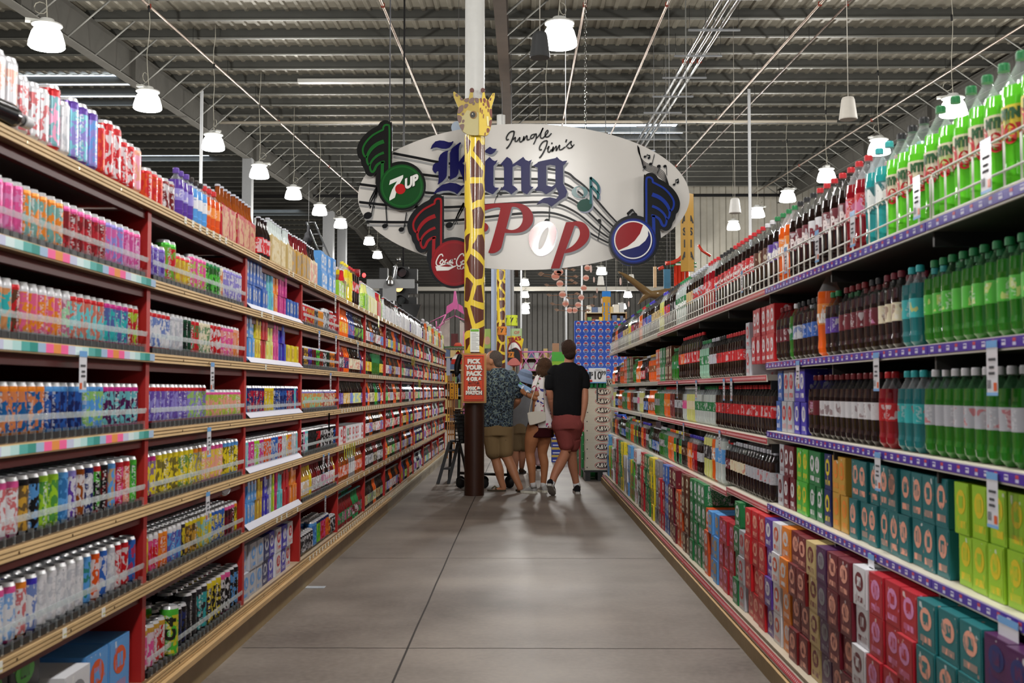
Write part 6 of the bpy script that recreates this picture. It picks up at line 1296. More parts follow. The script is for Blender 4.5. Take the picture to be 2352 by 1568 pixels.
pp = pbox('green_poster', 1172, 754, 1199, 790, 31, .03, 'b4cc94', 'pale green poster with red lettering behind the mouth sign', 'poster'); mb = MB(); q = P(1187, 764, 31); text_on(mb, 'OF', .12, 'c46a5a', lambda x, z: (q.x+x, 30.995, q.z+z), bold=.004); q = P(1187, 776, 31); text_on(mb, 'O', .12, 'c46a5a', lambda x, z: (q.x+x, 30.995, q.z+z), bold=.004); mb.build('lettering', pp)
mb = MB(); mb.box(P(1180, 895, 31).x, P(1182, 895, 31).x, 31.04, 31.08, 0, P(1172, 760, 31).z, '5a5a5a', 'satin'); mb.build('post', pp)
pp = pbox('food_poster', 1111, 755, 1127, 800, 31, .03, 'a8c060', 'green poster with a picture of food beside the column', 'poster'); mb = MB(); q = P(1119, 782, 31); mb.add([(q.x+.09*cos(t), 30.996, q.z+.12*sin(t)) for t in [2*PI*i/16 for i in range(16)]], [tuple(range(16))], 'd8a88a'); mb.build('picture', pp); mb = MB(); mb.box(q.x-.01, q.x+.01, 31.03, 31.06, 0, q.z, '5a5a5a', 'satin'); mb.build('post', pp)
def numsign(xa, ya, xb, yb, Y, c, lab_, sz):
    a, b_ = P(xa, yb, Y), P(xb, ya, Y); r = (b_.x-a.x)/2; cx = (a.x+b_.x)/2; e = empty('aisle_number_sign', (cx, Y, 0), label=lab_, cat='sign'); mb = MB()
    mb.lathe([(r, a.z, c), (r, b_.z, c), (0, b_.z)], n=28, m='satin'); mb.lathe([(0, a.z, c), (r, a.z, c)], n=28, m='satin'); mb.build('drum', e); mb = MB()
    for a0 in (-PI/2-.0, -PI/2-1.15, -PI/2+1.15): text_on(mb, '7', sz, '15150f', lambda x, z: ((r+.004)*cos(a0+x/r), (r+.004)*sin(a0+x/r), (a.z+b_.z)/2+z), bold=.006)
    mb.build('number', e); mb = MB(); mb.tube([(0, 0, b_.z), (0, 0, ceilz(Y)+.1)], .006, '8a8a8a', 'satin', 4); mb.build('wire', e)
numsign(1162, 724, 1189, 748, 27.5, 'cbd92c', 'lime drum sign with number seven beside the far giraffe column', .17); numsign(1142, 750, 1164, 769, 26, 'd9832c', 'orange drum sign with number seven in front of the giraffe column', .14); numsign(1167, 808, 1181, 821, 26, 'd9832c', 'small orange drum sign with number seven, lowest of the drums', .1)
# hanging mobile of pale discs
mo = empty('seashell_mobile', (0, 0, 0), label='hanging mobile of pink and white discs with little birds on sticks', cat='mobile')
D = [(1281, 625, 9), (1276, 634, 9.5), (1286, 624, 8), (1286, 651, 8), (1292, 676, 8), (1299, 697, 7.5), (1309, 712, 7.2), (1320, 712, 7), (1328, 700, 7), (1335, 683, 7), (1341, 661, 7), (1346, 638, 7), (1349, 615, 7), (1357, 617, 4), (1364, 642, 3), (1371, 667, 3), (1382, 691, 3), (1425, 646, 4), (1444, 698, 3)]
for (a, b_, r_) in D:
    Y_ = 17.0; q = P(a, b_, Y_); r = r_/FPX*Y_; mb = MB(); rx = r if r_ > 5 else r*1.9; yaw = 0 if r_ > 5 else 1.15
    pts = [(q.x+r*(1.0 if r_ > 5 else 1.8)*cos(t)*cos(yaw), Y_+rx*cos(t)*sin(yaw), q.z+r*(1 if r_ > 5 else 2.2)*sin(t)) for t in [2*PI*i/20 for i in range(20)]]
    n = 20; vs = pts+[(x+.004*sin(yaw), y+.012, z) for x, y, z in pts]
    mb.add(vs, [tuple(range(n)), tuple(range(n, 2*n))[::-1]]+[(i, (i+1) % n, n+(i+1) % n, n+i) for i in range(n)], 'e6c2b4', 'satin')
    if r_ > 5: mb.add([(x*.0+q.x+(x-q.x)*.96, y-.002, q.z-.1*r+(z-q.z)*(.5 if z > q.z else .45)) for x, y, z in pts], [tuple(range(n))], 'd98a76', 'satin')
    mb.build('disc', mo)
mb = MB()
for (xa, ya, xb, yb) in ((1240, 632, 1312, 645), (1255, 656, 1321, 651), (1260, 679, 1325, 676), (1268, 699, 1360, 703), (1278, 713, 1350, 714), (1297, 617, 1316, 621), (1243, 629, 1322, 636), (1305, 686, 1366, 683)): 
    a, b2 = P(xa, ya, 17), P(xb, yb, 17.1); mb.tube([a, b2], .0035, '9a6a4a', 'matte', 4)
    for s_ in (a, b2): mb.add([s_+Vector((-.04, 0, .02)), s_, s_+Vector((.0, -.02, .035)), s_+Vector((.05, 0, .01)), s_+Vector((.01, 0, -.015))], [(0, 1, 2), (1, 3, 2), (1, 4, 3), (0, 4, 1)], 'c9ad98', 'matte')
mb.build('stick', mo); mb = MB(); q = P(1300, 640, 17); mb.tube([(q.x, 17, q.z-.45), (q.x, 17, ceilz(17)+.1)], .004, 'a8a8a8', 'matte', 4); mb.build('wire', mo)
# shark tail hung from the roof
mb = MB(); SHY = 19
limb(mb, [P(1620, 674, SHY)+Vector((0, .6, 0)), P(1560, 678, SHY), P(1510, 677, SHY), P(1492, 676, SHY)], [.2, .15, .085, .055]); 
for pts, rs in (([(1494, 676), (1478, 665), (1450, 643), (1430, 629), (1419, 623)], [.06, .07, .055, .03, .01]), ([(1492, 676), (1482, 682), (1473, 690), (1465, 700)], [.055, .055, .035, .01]), ([(1535, 672), (1530, 665), (1524, 663)], [.07, .03, .01]), ([(1424, 626), (1421, 631)], [.02, .008])): limb(mb, [P(a, b_, SHY) for a, b_ in pts], rs)
o = fuse(mb, 'shark_model', '6b5434', 'gloss', None, .02, 2); tag(o, 'brown glossy shark model hanging with its tail towards the aisle', 'shark model'); mb = MB(); q = P(1540, 675, SHY); mb.tube([(q.x, SHY, q.z), (q.x, SHY, ceilz(SHY)+.1)], .004, '999', 'matte', 4); mb.build('wire', o)
# yellow sign posts and red gateway
def vpost(xa, xb, ya, yb, Y, c, txt, lab_, top=None, tc_='151512', sz=.2):
    a, b_ = P(xa, yb, Y), P(xb, ya, Y); w_ = (b_.x-a.x); e = empty('sign_post', (a.x+w_/2, Y, 0), label=lab_, cat='sign'); mb = MB()
    vs = [(-w_/2, .12, a.z), (0, 0, a.z), (w_/2, .12, a.z), (0, .24, a.z)]; vs += [(x, y, b_.z) for x, y, z in vs]
    mb.add(vs, [(0, 1, 5, 4), (1, 2, 6, 5), (2, 3, 7, 6), (3, 0, 4, 7), (4, 5, 6, 7), (3, 2, 1, 0)], c, 'gloss')
    if top: mb.add([(x*1.04, y*1.02-.002, z+(-.14 if i < 4 else .01)) for i, (x, y, z) in enumerate([(v[0], v[1], b_.z) for v in vs[:4]]*2)], [(0, 1, 5, 4), (1, 2, 6, 5), (4, 5, 6, 7)], top, 'gloss')
    mb.build('post', e); mb = MB(); L_ = len(txt); hh = b_.z-a.z
    for f in (-1, 1):
        for j, ch in enumerate(txt):
            zc2 = b_.z-hh*(.34+.155*j) if not top else b_.z-hh*(.42+.15*j); text_on(mb, ch, sz, tc_, lambda x, z: (f*w_/4+x*.9, .06-.012+f*x*.0+abs(0)-.0, zc2+z), bold=.009, sx=.75)
    mb.build('lettering', e); mb = MB(); mb.tube([(0, .12, b_.z), (0, .12, ceilz(Y)+.22)], .012, '8a8a86', 'satin', 5); mb.build('wire', e)
vpost(1566, 1595, 443, 622, 21, 'b98f42', 'ASIA', 'tall golden hanging sign with vertical black lettering above the sodas', sz=.2)
vpost(1384, 1403, 669, 741, 30, 'c9983a', 'RICE', 'golden hanging sign with blue cap and vertical blue lettering', 'blue' and '2f7fd0', '2f7fd0', sz=.14)
e = empty('red_gateway', (0, 0, 0), label='red pipe gateway with green rails rising behind the sodas', cat='gateway'); gY = 24; mb = MB()
for a in (1552, 1560, 1568, 1578): mb.tube([P(a, 610, gY), Vector((P(a, 610, gY).x, gY, 0))], .045, 'b5301c', 'gloss', 10)
mb.build('post', e); mb = MB(); mb.tube([P(1528, 605, gY), P(1545, 603, gY), P(1560, 596, gY), P(1570, 585, gY)], .045, 'b5301c', 'gloss', 10); mb.tube([P(1512, 618, gY), P(1524, 613, gY)], .04, 'b5301c', 'gloss', 8); mb.tube([P(1604, 562, gY), P(1612, 575, gY), P(1632, 588, gY)], .03, 'b5301c', 'gloss', 8); mb.build('beam', e); mb = MB()
for y1_ in (602, 610): mb.tube([P(1538, y1_, gY), P(1600, y1_+2, gY)], .022, '1f6a3a', 'gloss', 6)
mb.build('rail', e)
pbox('blue_banner', 1525, 618, 1541, 700, 25, .06, '2a6a88', 'blue hanging banner behind the shark tail', 'banner'); pbox('tan_banner', 1501, 612, 1508, 660, 25, .06, 'c9ac84', 'narrow tan hanging banner behind the shark tail', 'banner')
for nm_ in ('blue_banner', 'tan_banner'):
    o = bpy.data.objects[nm_]; v = [x.co for x in o.data.vertices]; xm = sum(a.x for a in v)/len(v); zm = max(a.z for a in v)
    mb = MB(); mb.tube([(xm, 25.03, zm), (xm, 25.03, ceilz(25)+.2)], .006, '888', 'matte', 4); mb.build('wire', o)
# things above the wooden shelves
e = empty('traffic_lights', (0, 0, 0), label='cluster of black traffic signals with one amber lens lit', cat='traffic lights'); tY = 21
for (a, b_, c_, d_) in ((913, 612, 938, 732), (871, 615, 890, 700), (938, 617, 958, 643), (938, 650, 958, 674), (938, 682, 957, 698)):
    mb = MB(); p0, p1 = P(a, d_, tY), P(c_, b_, tY); mb.box(p0.x, p1.x, tY, tY+.2, p0.z, p1.z, '141517', 'satin'); mb.build('housing', e)
for (x_, y_, c_, m_) in ((923, 626, '3a0c0c', 'gloss'), (916, 660, 'ffb85a', 'amber'), (920, 690, '0c1a14', 'gloss')):
    q = P(x_, y_, tY-.05); r = .085; mb = MB(); mb.add([(q.x+r*cos(t), tY-.02, q.z+r*sin(t)) for t in [2*PI*i/20 for i in range(20)]], [tuple(range(20))], c_, m_); mb.tube([(q.x, tY, q.z), (q.x, tY-.16, q.z)], .095, '101113', 'satin', 16, False); mb.build('lens', e)
mb = MB(); mb.prism(px2([(925, 700), (970, 702), (958, 735), (935, 738)], tY), tY-.3, tY-.1, '1a1b1d', 'satin'); mb.build('visor', e)
mb = MB(); q = P(925, 612, tY); mb.tube([(q.x, tY+.1, q.z), (q.x, tY+.1, ceilz(tY)+.22)], .02, '2a2a2c', 'satin', 6); mb.build('hanger', e)
e = empty('street_lamp_post', (0, 0, 0), label='grey post with cross shaped plates and curved pipe above the shelves', cat='post'); cY = 19; mb = MB()
p0, p1 = P(842, 662, cY), P(952, 641, cY); mb.box(p0.x, p1.x, cY-.01, cY+.01, p0.z, p1.z, '8c8e90', 'satin'); p0, p1 = P(879, 691, cY), P(911, 660, cY); mb.box(p0.x, p1.x, cY-.02, cY-.011, p0.z, p1.z, '8a8c8e', 'satin'); mb.build('plate', e)
mb = MB(); q = P(896, 690, cY); mb.tube([(q.x, cY+.1, 0), (q.x, cY+.1, q.z+.3)], .065, '8f9193', 'metal', 12); mb.tube([P(898, 662, cY)+Vector((0, .1, 0)), P(903, 640, cY)+Vector((0, .1, 0)), P(906, 612, cY)+Vector((0, .1, 0)), P(912, 595, cY)+Vector((0, .1, 0)), P(918, 594, cY)+Vector((0, .1, 0))], .045, 'a9abad', 'chrome', 12); mb.lathe([(.05, 0), (.075, .02), (.07, .08), (.04, .14), (.03, .16)], q.x, cY-.03, P(896, 655, cY).z, n=14, m='chrome', c='b0b0b0'); mb.build('pipe', e)
e = empty('parade_float', (0, 0, 0), label='red vehicle roof with rolled red canopy and red beacon above the shelves', cat='vehicle'); vY = 23; mb = MB()
mb.tube([P(776, 625, vY), P(826, 627, vY)], .085, '8a1418', 'satin', 18); mb.build('rolled_canopy', e); mb = MB(); mb.tube([P(773, 622, vY)+Vector((0, -.01, 0)), P(776, 622, vY)+Vector((0, -.01, 0))], .09, 'c9b8b0', 'satin', 18); q = P(802, 622, vY-.09)
for j, wd in enumerate((.08, .13, .2, .26)): mb.box(q.x-wd/2, q.x+wd/2, vY-.092, vY-.088, q.z-j*.02, q.z-j*.02+.01, 'b89a3c')
mb.build('gold_crest', e); mb = MB(); mb.prism(px2([(770, 700), (770, 645), (790, 638), (830, 645), (838, 660), (838, 700)], vY), vY, vY+1.2, '7c1114', 'gloss'); mb.prism(px2([(812, 664), (836, 664), (836, 690), (812, 690)], vY), vY-.01, vY, '2c2c2e', 'gloss'); mb.box(P(770, 700, vY).x, P(838, 700, vY).x, vY, vY+1.2, 0, P(770, 700, vY).z, '2a1414', 'satin'); mb.build('cab', e)
mb = MB(); q = P(836, 632, vY-.05); ball(mb, q, .04, .04, .05, 'ff3a3a', 'amber'); mb.build('beacon', e)
# pink tower, canvas sails, straw hats
e = empty('pink_tower', (0, 0, 0), label='pink metal lattice tower with canvas sails above the shelf end', cat='tower'); kY = 26; mb = MB()
mb.prism(px2([(1043, 668), (1047, 668), (1051, 696), (1062, 703), (1066, 722), (1045, 708), (1024, 722), (1026, 703), (1040, 694)], kY), kY, kY+.08, 'b8508a', 'satin'); mb.build('peak', e); mb = MB()
for l in ([(1024, 722), (988, 740), (1000, 755), (1020, 742), (1024, 722)], [(1024, 722), (1010, 752), (1010, 790)], [(1045, 708), (1045, 725), (1024, 735)], [(1045, 725), (1066, 735)], [(1002, 757), (1010, 750)], [(1002, 737), (1003, 756)], [(1000, 762), (1012, 762)], [(1000, 790), (1010, 762)]): mb.tube([P(a, b_, kY) for a, b_ in l], .014, 'c8689c', 'satin', 5)
for a in (1003, 1066): mb.tube([P(a, 760, kY), Vector((P(a, 760, kY).x, kY, 0))], .02, 'c8689c', 'satin', 6)
mb.build('lattice', e); mb = MB()
for pts in ([(1008, 745), (1033, 730), (1033, 800), (1022, 800)], [(1056, 735), (1066, 742), (1066, 800), (1056, 800)]): mb.prism(px2(pts, kY+.2), kY+.2, kY+.24, 'b8aea6', 'cloth')
mb.build('sail', e); mb = MB(); mb.prism(px2([(1036, 766), (1053, 766), (1053, 800), (1036, 800)], kY+.3), kY+.3, kY+.4, '5a1a1a', 'satin'); mb.build('panel', e)
e = empty('sombrero', P(1052, 802, 22), label='large green and white zigzag sombrero with red crown behind the column', cat='hat'); mb = MB(); mb.lathe([(.29, .05, '3f7a4a'), (.3, .03, 'd9dccf'), (.2, -.01, '3f7a4a'), (.09, .0, 'c9453a'), (.08, .09, 'd0604a'), (.05, .13, 'd0604a'), (0, .135)], n=28, m='cloth'); mb.build('brim', e)
mb = MB()
for j in range(24): t = 2*PI*j/24; t2 = 2*PI*(j+.5)/24; t3 = 2*PI*(j+1)/24; mb.add([(.302*cos(t), .302*sin(t), .045), (.302*cos(t3), .302*sin(t3), .045), (.22*cos(t2), .22*sin(t2), -.008)], [(0, 1, 2)], '1f5a30', 'cloth')
mb.build('zigzag_trim', e); mb = MB(); mb.tube([(0, 0, .13), (0, 0, ceilz(22)+.02-P(0, 802, 22).z)], .004, '888', 'matte', 4); mb.build('wire', e); mb = MB(); mb.lathe([(.14, -.3, 'b5342a'), (.13, -.2, 'd9d4c8'), (.06, -.1, 'b5342a'), (.0, -.02, 'b5342a')], n=20, m='cloth'); mb.build('tassel_skirt', e)
# wooden rack with vertical yellow signs at the end of the wooden shelving
e = empty('wooden_rack', (0, 0, 0), label='pale wooden lattice rack with yellow signs at the shelf end', cat='rack'); wY = 19.9; mb = MB(); p0, p1 = P(1027, 900, wY), P(1044, 845, wY)
for j in range(4): x = p0.x+j*.04; mb.box(x, x+.018, wY, wY+.04, 0, P(0, 858, wY).z, 'a8763c', 'wood')
for j in range(9): mb.box(p0.x, p0.x+.14, wY+.0405, wY+.06, .1+j*.16, .13+j*.16, 'a8763c', 'wood')
mb.build('lattice', e)
for a, b_, c_, d_, t in ((1034, 880, 1042, 916, 'AMISH'), (1045, 882, 1052, 916, 'GOURMET')):
    p0, p1 = P(a, d_, wY-.1), P(c_, b_, wY-.1); mb = MB(); mb.box(p0.x, p1.x, wY-.1, wY-.085, p0.z, p1.z, 'e0a422', 'satin')
    for j, ch in enumerate(t): zc3 = p1.z-(p1.z-p0.z)*(j+.5)/len(t); xm = (p0.x+p1.x)/2; text_on(mb, ch, .058 if len(t) == 5 else .04, '2a1c08', lambda x, z: (xm+x*.8, wY-.102, zc3+z), bold=.002)
    mb.box(p0.x+.01, p0.x+.02, wY-.085, wY+.0, p1.z-.02, p1.z-.01, '555'); mb.build('yellow_sign', e)
pbox('notice_sheet', 1025, 822, 1034, 862, 18.9, .003, 'a9b2c8', 'pale paper notice hanging at the end of the wooden shelving', 'paper sheet')
# step ladder, trolley and dark headset by the column
e = empty('step_ladder', (0, 0, 0), label='grey plastic step stool beside the giraffe column', cat='step ladder'); lY = 14.6; mb = MB()
g = lambda a, b_, dy=0: P(a, b_, lY+dy)
def plank(mb, a, b_, w_, t_, c, m='satin'):
    a, b_ = Vector(a), Vector(b_); d = (b_-a).normalized(); s1 = Vector((1, 0, 0)); s2 = d.cross(s1).normalized(); mb.add([a+s1*x*w_+s2*y*t_ for x, y in ((-1, -1), (1, -1), (1, 1), (-1, 1))]+[b_+s1*x*w_+s2*y*t_ for x, y in ((-1, -1), (1, -1), (1, 1), (-1, 1))], [(0, 1, 2, 3)[::-1], (4, 5, 6, 7), (0, 1, 5, 4), (1, 2, 6, 5), (2, 3, 7, 6), (3, 0, 4, 7)], c, m)
q1, q2 = g(1006, 1104), g(1030, 1104)
for (a, b_) in (((1006, 1104), (1033, 1014)), ((1030, 1106), (1053, 1014))): t_ = g(*b_); f_ = g(*a); f_.z = .002; plank(mb, f_, t_, .022, .03, '3c3e42')
for (a, b_) in (((1026, 1085), (1036, 1014)), ((1048, 1085), (1055, 1014))): t_ = g(*b_)+Vector((0, .03, 0)); f_ = Vector((g(*a).x, lY+.5, .002)); plank(mb, f_, t_, .02, .015, '34363a')
mb.build('frame', e)
for (xa, xb, y_) in ((1014, 1034, 1076), (1026, 1051, 1034), (1033, 1054, 1013)): mb = MB(); p0, p1 = g(xa, y_), g(xb, y_); mb.box(p0.x, p1.x, lY-.02, lY+.22, p0.z-.012, p0.z+.012, '46484c', 'satin'); mb.build('step', e)
e = empty('shopping_cart', (0, 0, 0), label='black plastic shopping cart half hidden behind the giraffe column', cat='shopping cart'); kY = 13.9; mb = MB(); g = lambda a, b_, dy=0: P(a, b_, kY+dy)
for zz in range(9): 
    y_ = 945+zz*9; x_ = 1043+max(0, zz-3)*1.2; mb.tube([g(x_, y_), g(x_+4, y_, .0), g(1120, y_-2, 0), g(1120, y_-2, .5), g(x_, y_, .5), g(x_, y_)], .008, '17181a', 'satin', 5)
for k_ in range(9): a = 1044+k_*9.4; mb.tube([g(a, 944), g(a+2, 1018)], .007, '17181a', 'satin', 5); mb.tube([g(a, 944, .5), g(a+2, 1018, .5)], .007, '17181a', 'satin', 5)
mb.add([g(1045, 950, .02), g(1118, 950, .02), g(1118, 1018, .02), g(1054, 1018, .02)], [(0, 1, 2, 3)], '121315', 'satin'); mb.build('basket', e); mb = MB()
for dy in (0, .5): mb.tube([g(1056, 1018, dy), g(1066, 1060, dy), g(1072, 1092, dy)], .018, '1c1d20', 'satin', 8); mb.tube([g(1160, 1000, dy), g(1166, 1060, dy), g(1170, 1100, dy)], .024, '24262c', 'satin', 8); mb.tube([g(1056, 1086, dy), g(1166, 1090, dy)], .018, '17181a', 'satin', 8); mb.tube([g(1118, 1018, dy), g(1166, 1010, dy)], .018, '17181a', 'satin', 8)
mb.add([g(1072, 1080), g(1166, 1083), g(1166, 1083, .5), g(1072, 1080, .5)], [(0, 1, 2, 3)], '1a1b1e', 'satin'); mb.build('frame', e)
for a in (1058, 1112, 1170):
    for dy in (0, .48): q = g(a, 1100, dy); mb = MB(); mb.tube([(q.x, q.y-.015, .062), (q.x, q.y+.015, .062)], .06, '141416', 'matte', 16); mb.build('wheel', e)
mb = MB(); limb(mb, [P(1056, 818, 12.9), P(1050, 838, 12.9), P(1049, 858, 12.9)], [.03, .034, .028]); mb.tube([P(1050, 860, 12.9), P(1054, 874, 12.9), P(1050, 880, 12.9), P(1052, 866, 12.9)], .006, '0e0e10', 'satin', 5); mb.tube([P(1055, 820, 12.9), P(1062, 818, 12.88)], .012, '141416', 'satin', 6); tag(mb.build('price_scanner'), 'black handset with coiled cord hanging beside the orange board', 'handset')
for f in bpy.data.objects['price_scanner'].data.attributes['Col'].data: f.color = lin('111113')
# roof services: pipes, conduits, loudspeakers, columns
def run(name, x, dz, y0, y1, r, c, label, cat, m='metal', grp=None):
    mb = MB(); y = y0; pts = [(x, y0, ceilz(y0)-dz), (x, y1, ceilz(y1)-dz)]; mb.tube(pts, r, c, m, 8)
    o = mb.build(name); tag(o, label, cat, grp); mb = MB(); yy = y0+1
    while yy < y1: mb.tube([(x, yy, ceilz(yy)-dz), (x, yy, ceilz(yy)+.1)], .006, '2c2c2c', 'satin', 4); mb.lathe([(r*1.4, -.04), (r*1.4, .04)], x, yy, ceilz(yy)-dz, 8, 'satin', '8a3a2a') if int(yy) % 4 == 1 else None; yy += 2.9
    mb.build('hanger', o); return o
for i, x in enumerate((-7.5, -2.8, 1.25, 2.9, 5.95, 6.5, 10.7)): run('sprinkler_pipe', x, .3, 6, 50, .028 if i != 5 else .02, 'b8a89c' if i != 5 else '6a5a50', 'thin steel sprinkler pipe under the roof, %s counted from the wooden shelving side' % nth(i+1), 'pipe', grp='sprinkler pipes along the roof')
for i in range(3): run('conduit', 3.85+i*.17, .42, 10, 40, .045, 'c9c9c6', 'shiny steel conduit of a parallel trio under the roof, %s of three' % nth(i+1), 'conduit', 'chrome', 'parallel steel conduits')
y = 12.2; i = 0
while y < 39:
    mb = MB(); z = ceilz(y)-.48; mb.box(3.5, 4.6, y-.02, y+.02, z-.02, z+.02, 'a5a8ac', 'metal'); o = mb.build('trapeze_hanger'); mb = MB()
    for x in (3.53, 4.57): mb.tube([(x, y, z), (x, y, ceilz(y)+.05)], .005, '3a3a3a', 'satin', 4)
    mb.build('rod', o); i += 1; tag(o, 'steel trapeze bar carrying the conduits, %s along their run' % nth(i), 'hanger', 'trapeze bars under the conduits'); y += 2.1
mb = MB(); mb.tube([(-9.3, 33, ceilz(33)-.35), (9.6, 33, ceilz(33)-.35)], .045, 'c9bfae', 'satin', 8); tag(mb.build('cross_pipe'), 'cream pipe crossing the hall under the roof', 'pipe')
mb = MB(); mb.tube([(-14, 49, ceilz(49)-.5), (11.8, 49, ceilz(49)-.5)], .07, '2e2e30', 'satin', 8); tag(mb.build('cross_pipe'), 'dark pipe crossing the hall near the far wall', 'pipe')
q = P(820, 185, 29.3); mb = MB(); mb.box(P(685, 185, 29.3).x, P(945, 185, 29.3).x, 29.2, 29.4, q.z-.07, q.z+.03, 'b9b8b2', 'satin'); o = mb.build('strip_light'); tag(o, 'long unlit white strip light fitting under the roof', 'strip light'); mb = MB()
for a in (700, 930): mb.tube([(P(a, 185, 29.3).x, 29.3, q.z+.03), (P(a, 185, 29.3).x, 29.3, ceilz(29.3)+.1)], .006, '555', 'satin', 4)
mb.build('rod', o)
for (x_, y_, r_, Y_, c_) in ((1948, 250, 21, 16, 'c4bfb6'), (1688, 473, 14, 24, 'cac8c4'), (1380, 645, 8.5, 38, 'c4c0b8'), (1240, 105, 24, 14, '3a3b3d'), (1300, 690, 7, 40, 'dfe0e4'), (1450, 640, 8, 42, 'b8b4aa'), (1415, 735, 7, 42, 'c4c0b8')):
    q = P(x_, y_, Y_); r = r_/FPX*Y_; e = empty('pendant_speaker', q, label='%s bell shaped pendant speaker %s' % ('dark grey' if c_[0] == '3' else 'white', {1948: 'high above the sodas', 1688: 'hanging before the far wall beside a pole', 1380: 'under a glowing lamp beside the mobile', 1240: 'beside the glowing lamp over the aisle', 1300: 'behind the mobile discs', 1450: 'above the shark tail', 1415: 'lowest, above the blue case wall'}[x_]), cat='speaker'); mb = MB()
    mb.lathe([(0, -r*1.2), (r*.95, -r*1.2), (r, -r*1.1), (r*.88, -.2*r), (r*.72, r*1.0), (r*.62, r*1.25), (0, r*1.3)], n=22, m='satin', c=c_); mb.build('cone', e); mb = MB(); mb.tube([(0, 0, r*1.3), (0, 0, ceilz(Y_)+.22-q.z)], .006, 'b5b0a5', 'satin', 4); mb.build('cable', e)
for (x_, yt, Y_) in ((460, 183, 29.8), (1723, 190, 29.8), (1336, 600, 45), (1300, 610, 45), (1197, 620, 45)):
    q = P(x_, 500, Y_); mb = MB(); mb.box(q.x-.035, q.x+.035, Y_-.035, Y_+.035, 0, ceilz(Y_)-.1 if yt < 200 else ceilz(Y_)-.02, 'c4c6c8', 'satin'); tag(mb.build('service_pole'), 'slim white service pole reaching the roof %s' % {460: 'behind the wooden shelving', 1723: 'behind the soda shelving', 1336: 'beside the mobile', 1300: 'through the middle of the mobile', 1197: 'beyond the far giraffe column'}[x_], 'pole', 'slim service poles')
for (x, Y_, w_) in ((-9.5, 37.3, .32), (-9.5, 53, .5), (-9.5, 57, .45), (12.1, 37, .32), (-.6, 51, .4)):
    mb = MB(); mb.box(x-w_/2, x+w_/2, Y_-w_/2, Y_+w_/2, 0, ceilz(Y_)-(.75 if x < -5 else .65), '8e8f90', 'satin'); tag(mb.build('steel_column'), 'grey square steel roof column, %d metres down the hall under the %s rafter' % (Y_, 'bottle side' if x < -5 else 'middle' if x < 5 else 'soda side'), 'column', 'steel roof columns')
# pale daylight wall panel, hanging toy monkey and ladder
p0, p1 = P(640, 640, 88), P(850, 528, 88); mb = MB(); mb.box(p0.x, p1.x, 88, 88.1, p0.z, p1.z, 'aebbd2', 'daylight'); tag(mb.build('window_7'), kind='structure')
q = P(710, 555, 34); mb = MB(); limb(mb, [P(709, 520, 34), P(708, 535, 34), P(706, 548, 34)], [.05, .06, .1]); limb(mb, [P(706, 548, 34), P(704, 556, 34), P(708, 568, 34)], [.12, .13, .06]); limb(mb, [P(709, 548, 34), P(715, 552, 34), P(713, 560, 34)], [.06, .045, .03]); ball(mb, P(705, 540, 34), .09, .08, .09)
o = fuse(mb, 'toy_monkey', '101012', 'cloth', None, .03, 2); tag(o, 'black toy monkey hanging by its arm from the roof', 'toy'); mb = MB(); mb.tube([P(709, 520, 34), Vector((P(709, 520, 34).x, 34, ceilz(34)+.22))], .008, '333', 'matte', 4); mb.build('wire', o)
e = empty('ladder', (0, 0, 0), label='tall leaning steel ladder behind the hanging toy monkey', cat='ladder'); mb = MB(); L0, L1 = P(742, 600, 36), P(703, 510, 36); d = Vector((.28, 0, 0)); Lb = L1+(L0-L1)*(L1.z/(L1.z-L0.z))
for s_ in (0, 1): mb.tube([Lb+d*s_, L1+d*s_], .03, '77797c', 'metal', 6)
mb.build('rail', e); mb = MB()
for j in range(18): a = Lb+(L1-Lb)*j/17; mb.tube([a, a+d], .018, '77797c', 'metal', 5)
mb.build('rung', e)
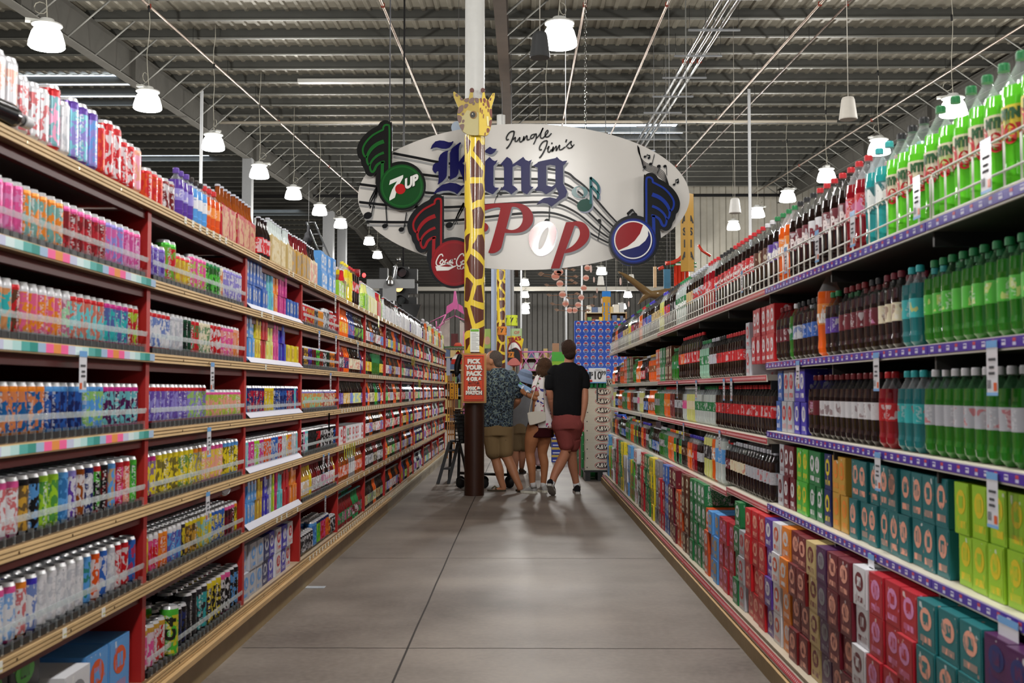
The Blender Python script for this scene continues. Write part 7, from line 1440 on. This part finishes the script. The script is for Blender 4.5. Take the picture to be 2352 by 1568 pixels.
# small leftovers seen close by
mb = MB(); q = P(728, 1345, 3.0); zf = CAMH*FPX/(1345-895); mb.box((728-1200)/FPX*zf-.06, (728-1200)/FPX*zf+.06, zf-.03, zf+.03, .001, .004, 'd8e2ee', 'gloss'); tag(mb.build('fallen_price_card'), 'white price card lying on the floor beside the timber plinth', 'price tag')
for i, (y, z) in enumerate(((5.2, .1), (7.0, .1))): mb = MB(); mb.box(-1.414, -1.411, y, y+.03, .05, .12, 'e6e8ee', 'gloss'); mb.box(-1.4112, -1.4106, y+.004, y+.012, .06, .11, '3a6ac0', 'gloss'); tag(mb.build('plinth_label'), 'small upright white label stuck on the timber plinth, %s one' % ('nearer' if i == 0 else 'farther'), 'label')
for i, (y, k) in enumerate([(8.3+.1*j, 2) for j in range(6)]+[(13.3+.12*j, 5) for j in range(4)]+[(15.6+.12*j, 5) for j in range(3)]+[(14.2+.12*j, 4) for j in range(3)]+[(10.2, 6), (10.24, 6)]):
    mb = MB(); mb.box(LX+.004, LX+.006, y, y+.022, LZ[k]-.11, LZ[k]-.004, 'cbd02c', 'gloss'); tag(mb.build('yellow_tag'), 'narrow yellow price tag hanging from the wooden %s, %s one' % (shelf_word[k], nth(i+1)), 'price tag', 'narrow yellow price tags')

# lettering on the big green can, a fallen orange can, a bottle lying on top
for o in list(C.objects):
    if o.name.startswith('tallboy_can') and str(o.get('label', '')).startswith('Bright green'):
        mb = MB(); r = .036
        for i, ch in enumerate('C4'): text_on(mb, ch, .06, '15180e', lambda x, z: ((r+.0014)*cos(-z/r), (r+.0014)*sin(-z/r), .085+i*.05+x), bold=.004)
        n = mb.build('label_lettering', o); n.rotation_euler = (0, 0, -o.rotation_euler.z-R(62)); o.location.x += .03
cmb = can_mb(.034, .17, 'dorg', 'black', 'dorg', 16); o = cmb.build('fallen_can'); q = P(545, 1188, 5.2); o.location = (LX-.16, 5.16, LZ[1]+.016+.165+.03); o.rotation_euler = (R(78), 0, R(58)); tag(o, 'orange tall can lying tipped over on the yellow cans', 'can')
mb = MB(); T = Matrix.Translation((LX-.1, 2.9, LZ[6]+.232)) @ Matrix.Rotation(R(100), 4, 'Y'); 
mb = MB(); mb.lathe([(0, 0, '0c0c0e'), (.034, .004), (.034, .13), (.03, .15), (.014, .19), (.014, .195, 'dcdce0'), (.018, .195), (.018, .225), (0, .228)], n=16, m='gloss', c='0c0c0e'); o = mb.build('fallen_bottle'); o.location = (LX-.035, 2.74, LZ[6]+.036); o.rotation_euler = (R(-90), 0, R(-8)); tag(o, 'black bottle with white cap lying at the front edge of the top shelf', 'bottle')

mb = MB(); q = P(900, 662, 70); mb.box(-12, 14, 70, 70.3, q.z-.15, q.z+.1, 'b9b4a8', 'satin'); tag(mb.build('trim_1'), kind='structure')
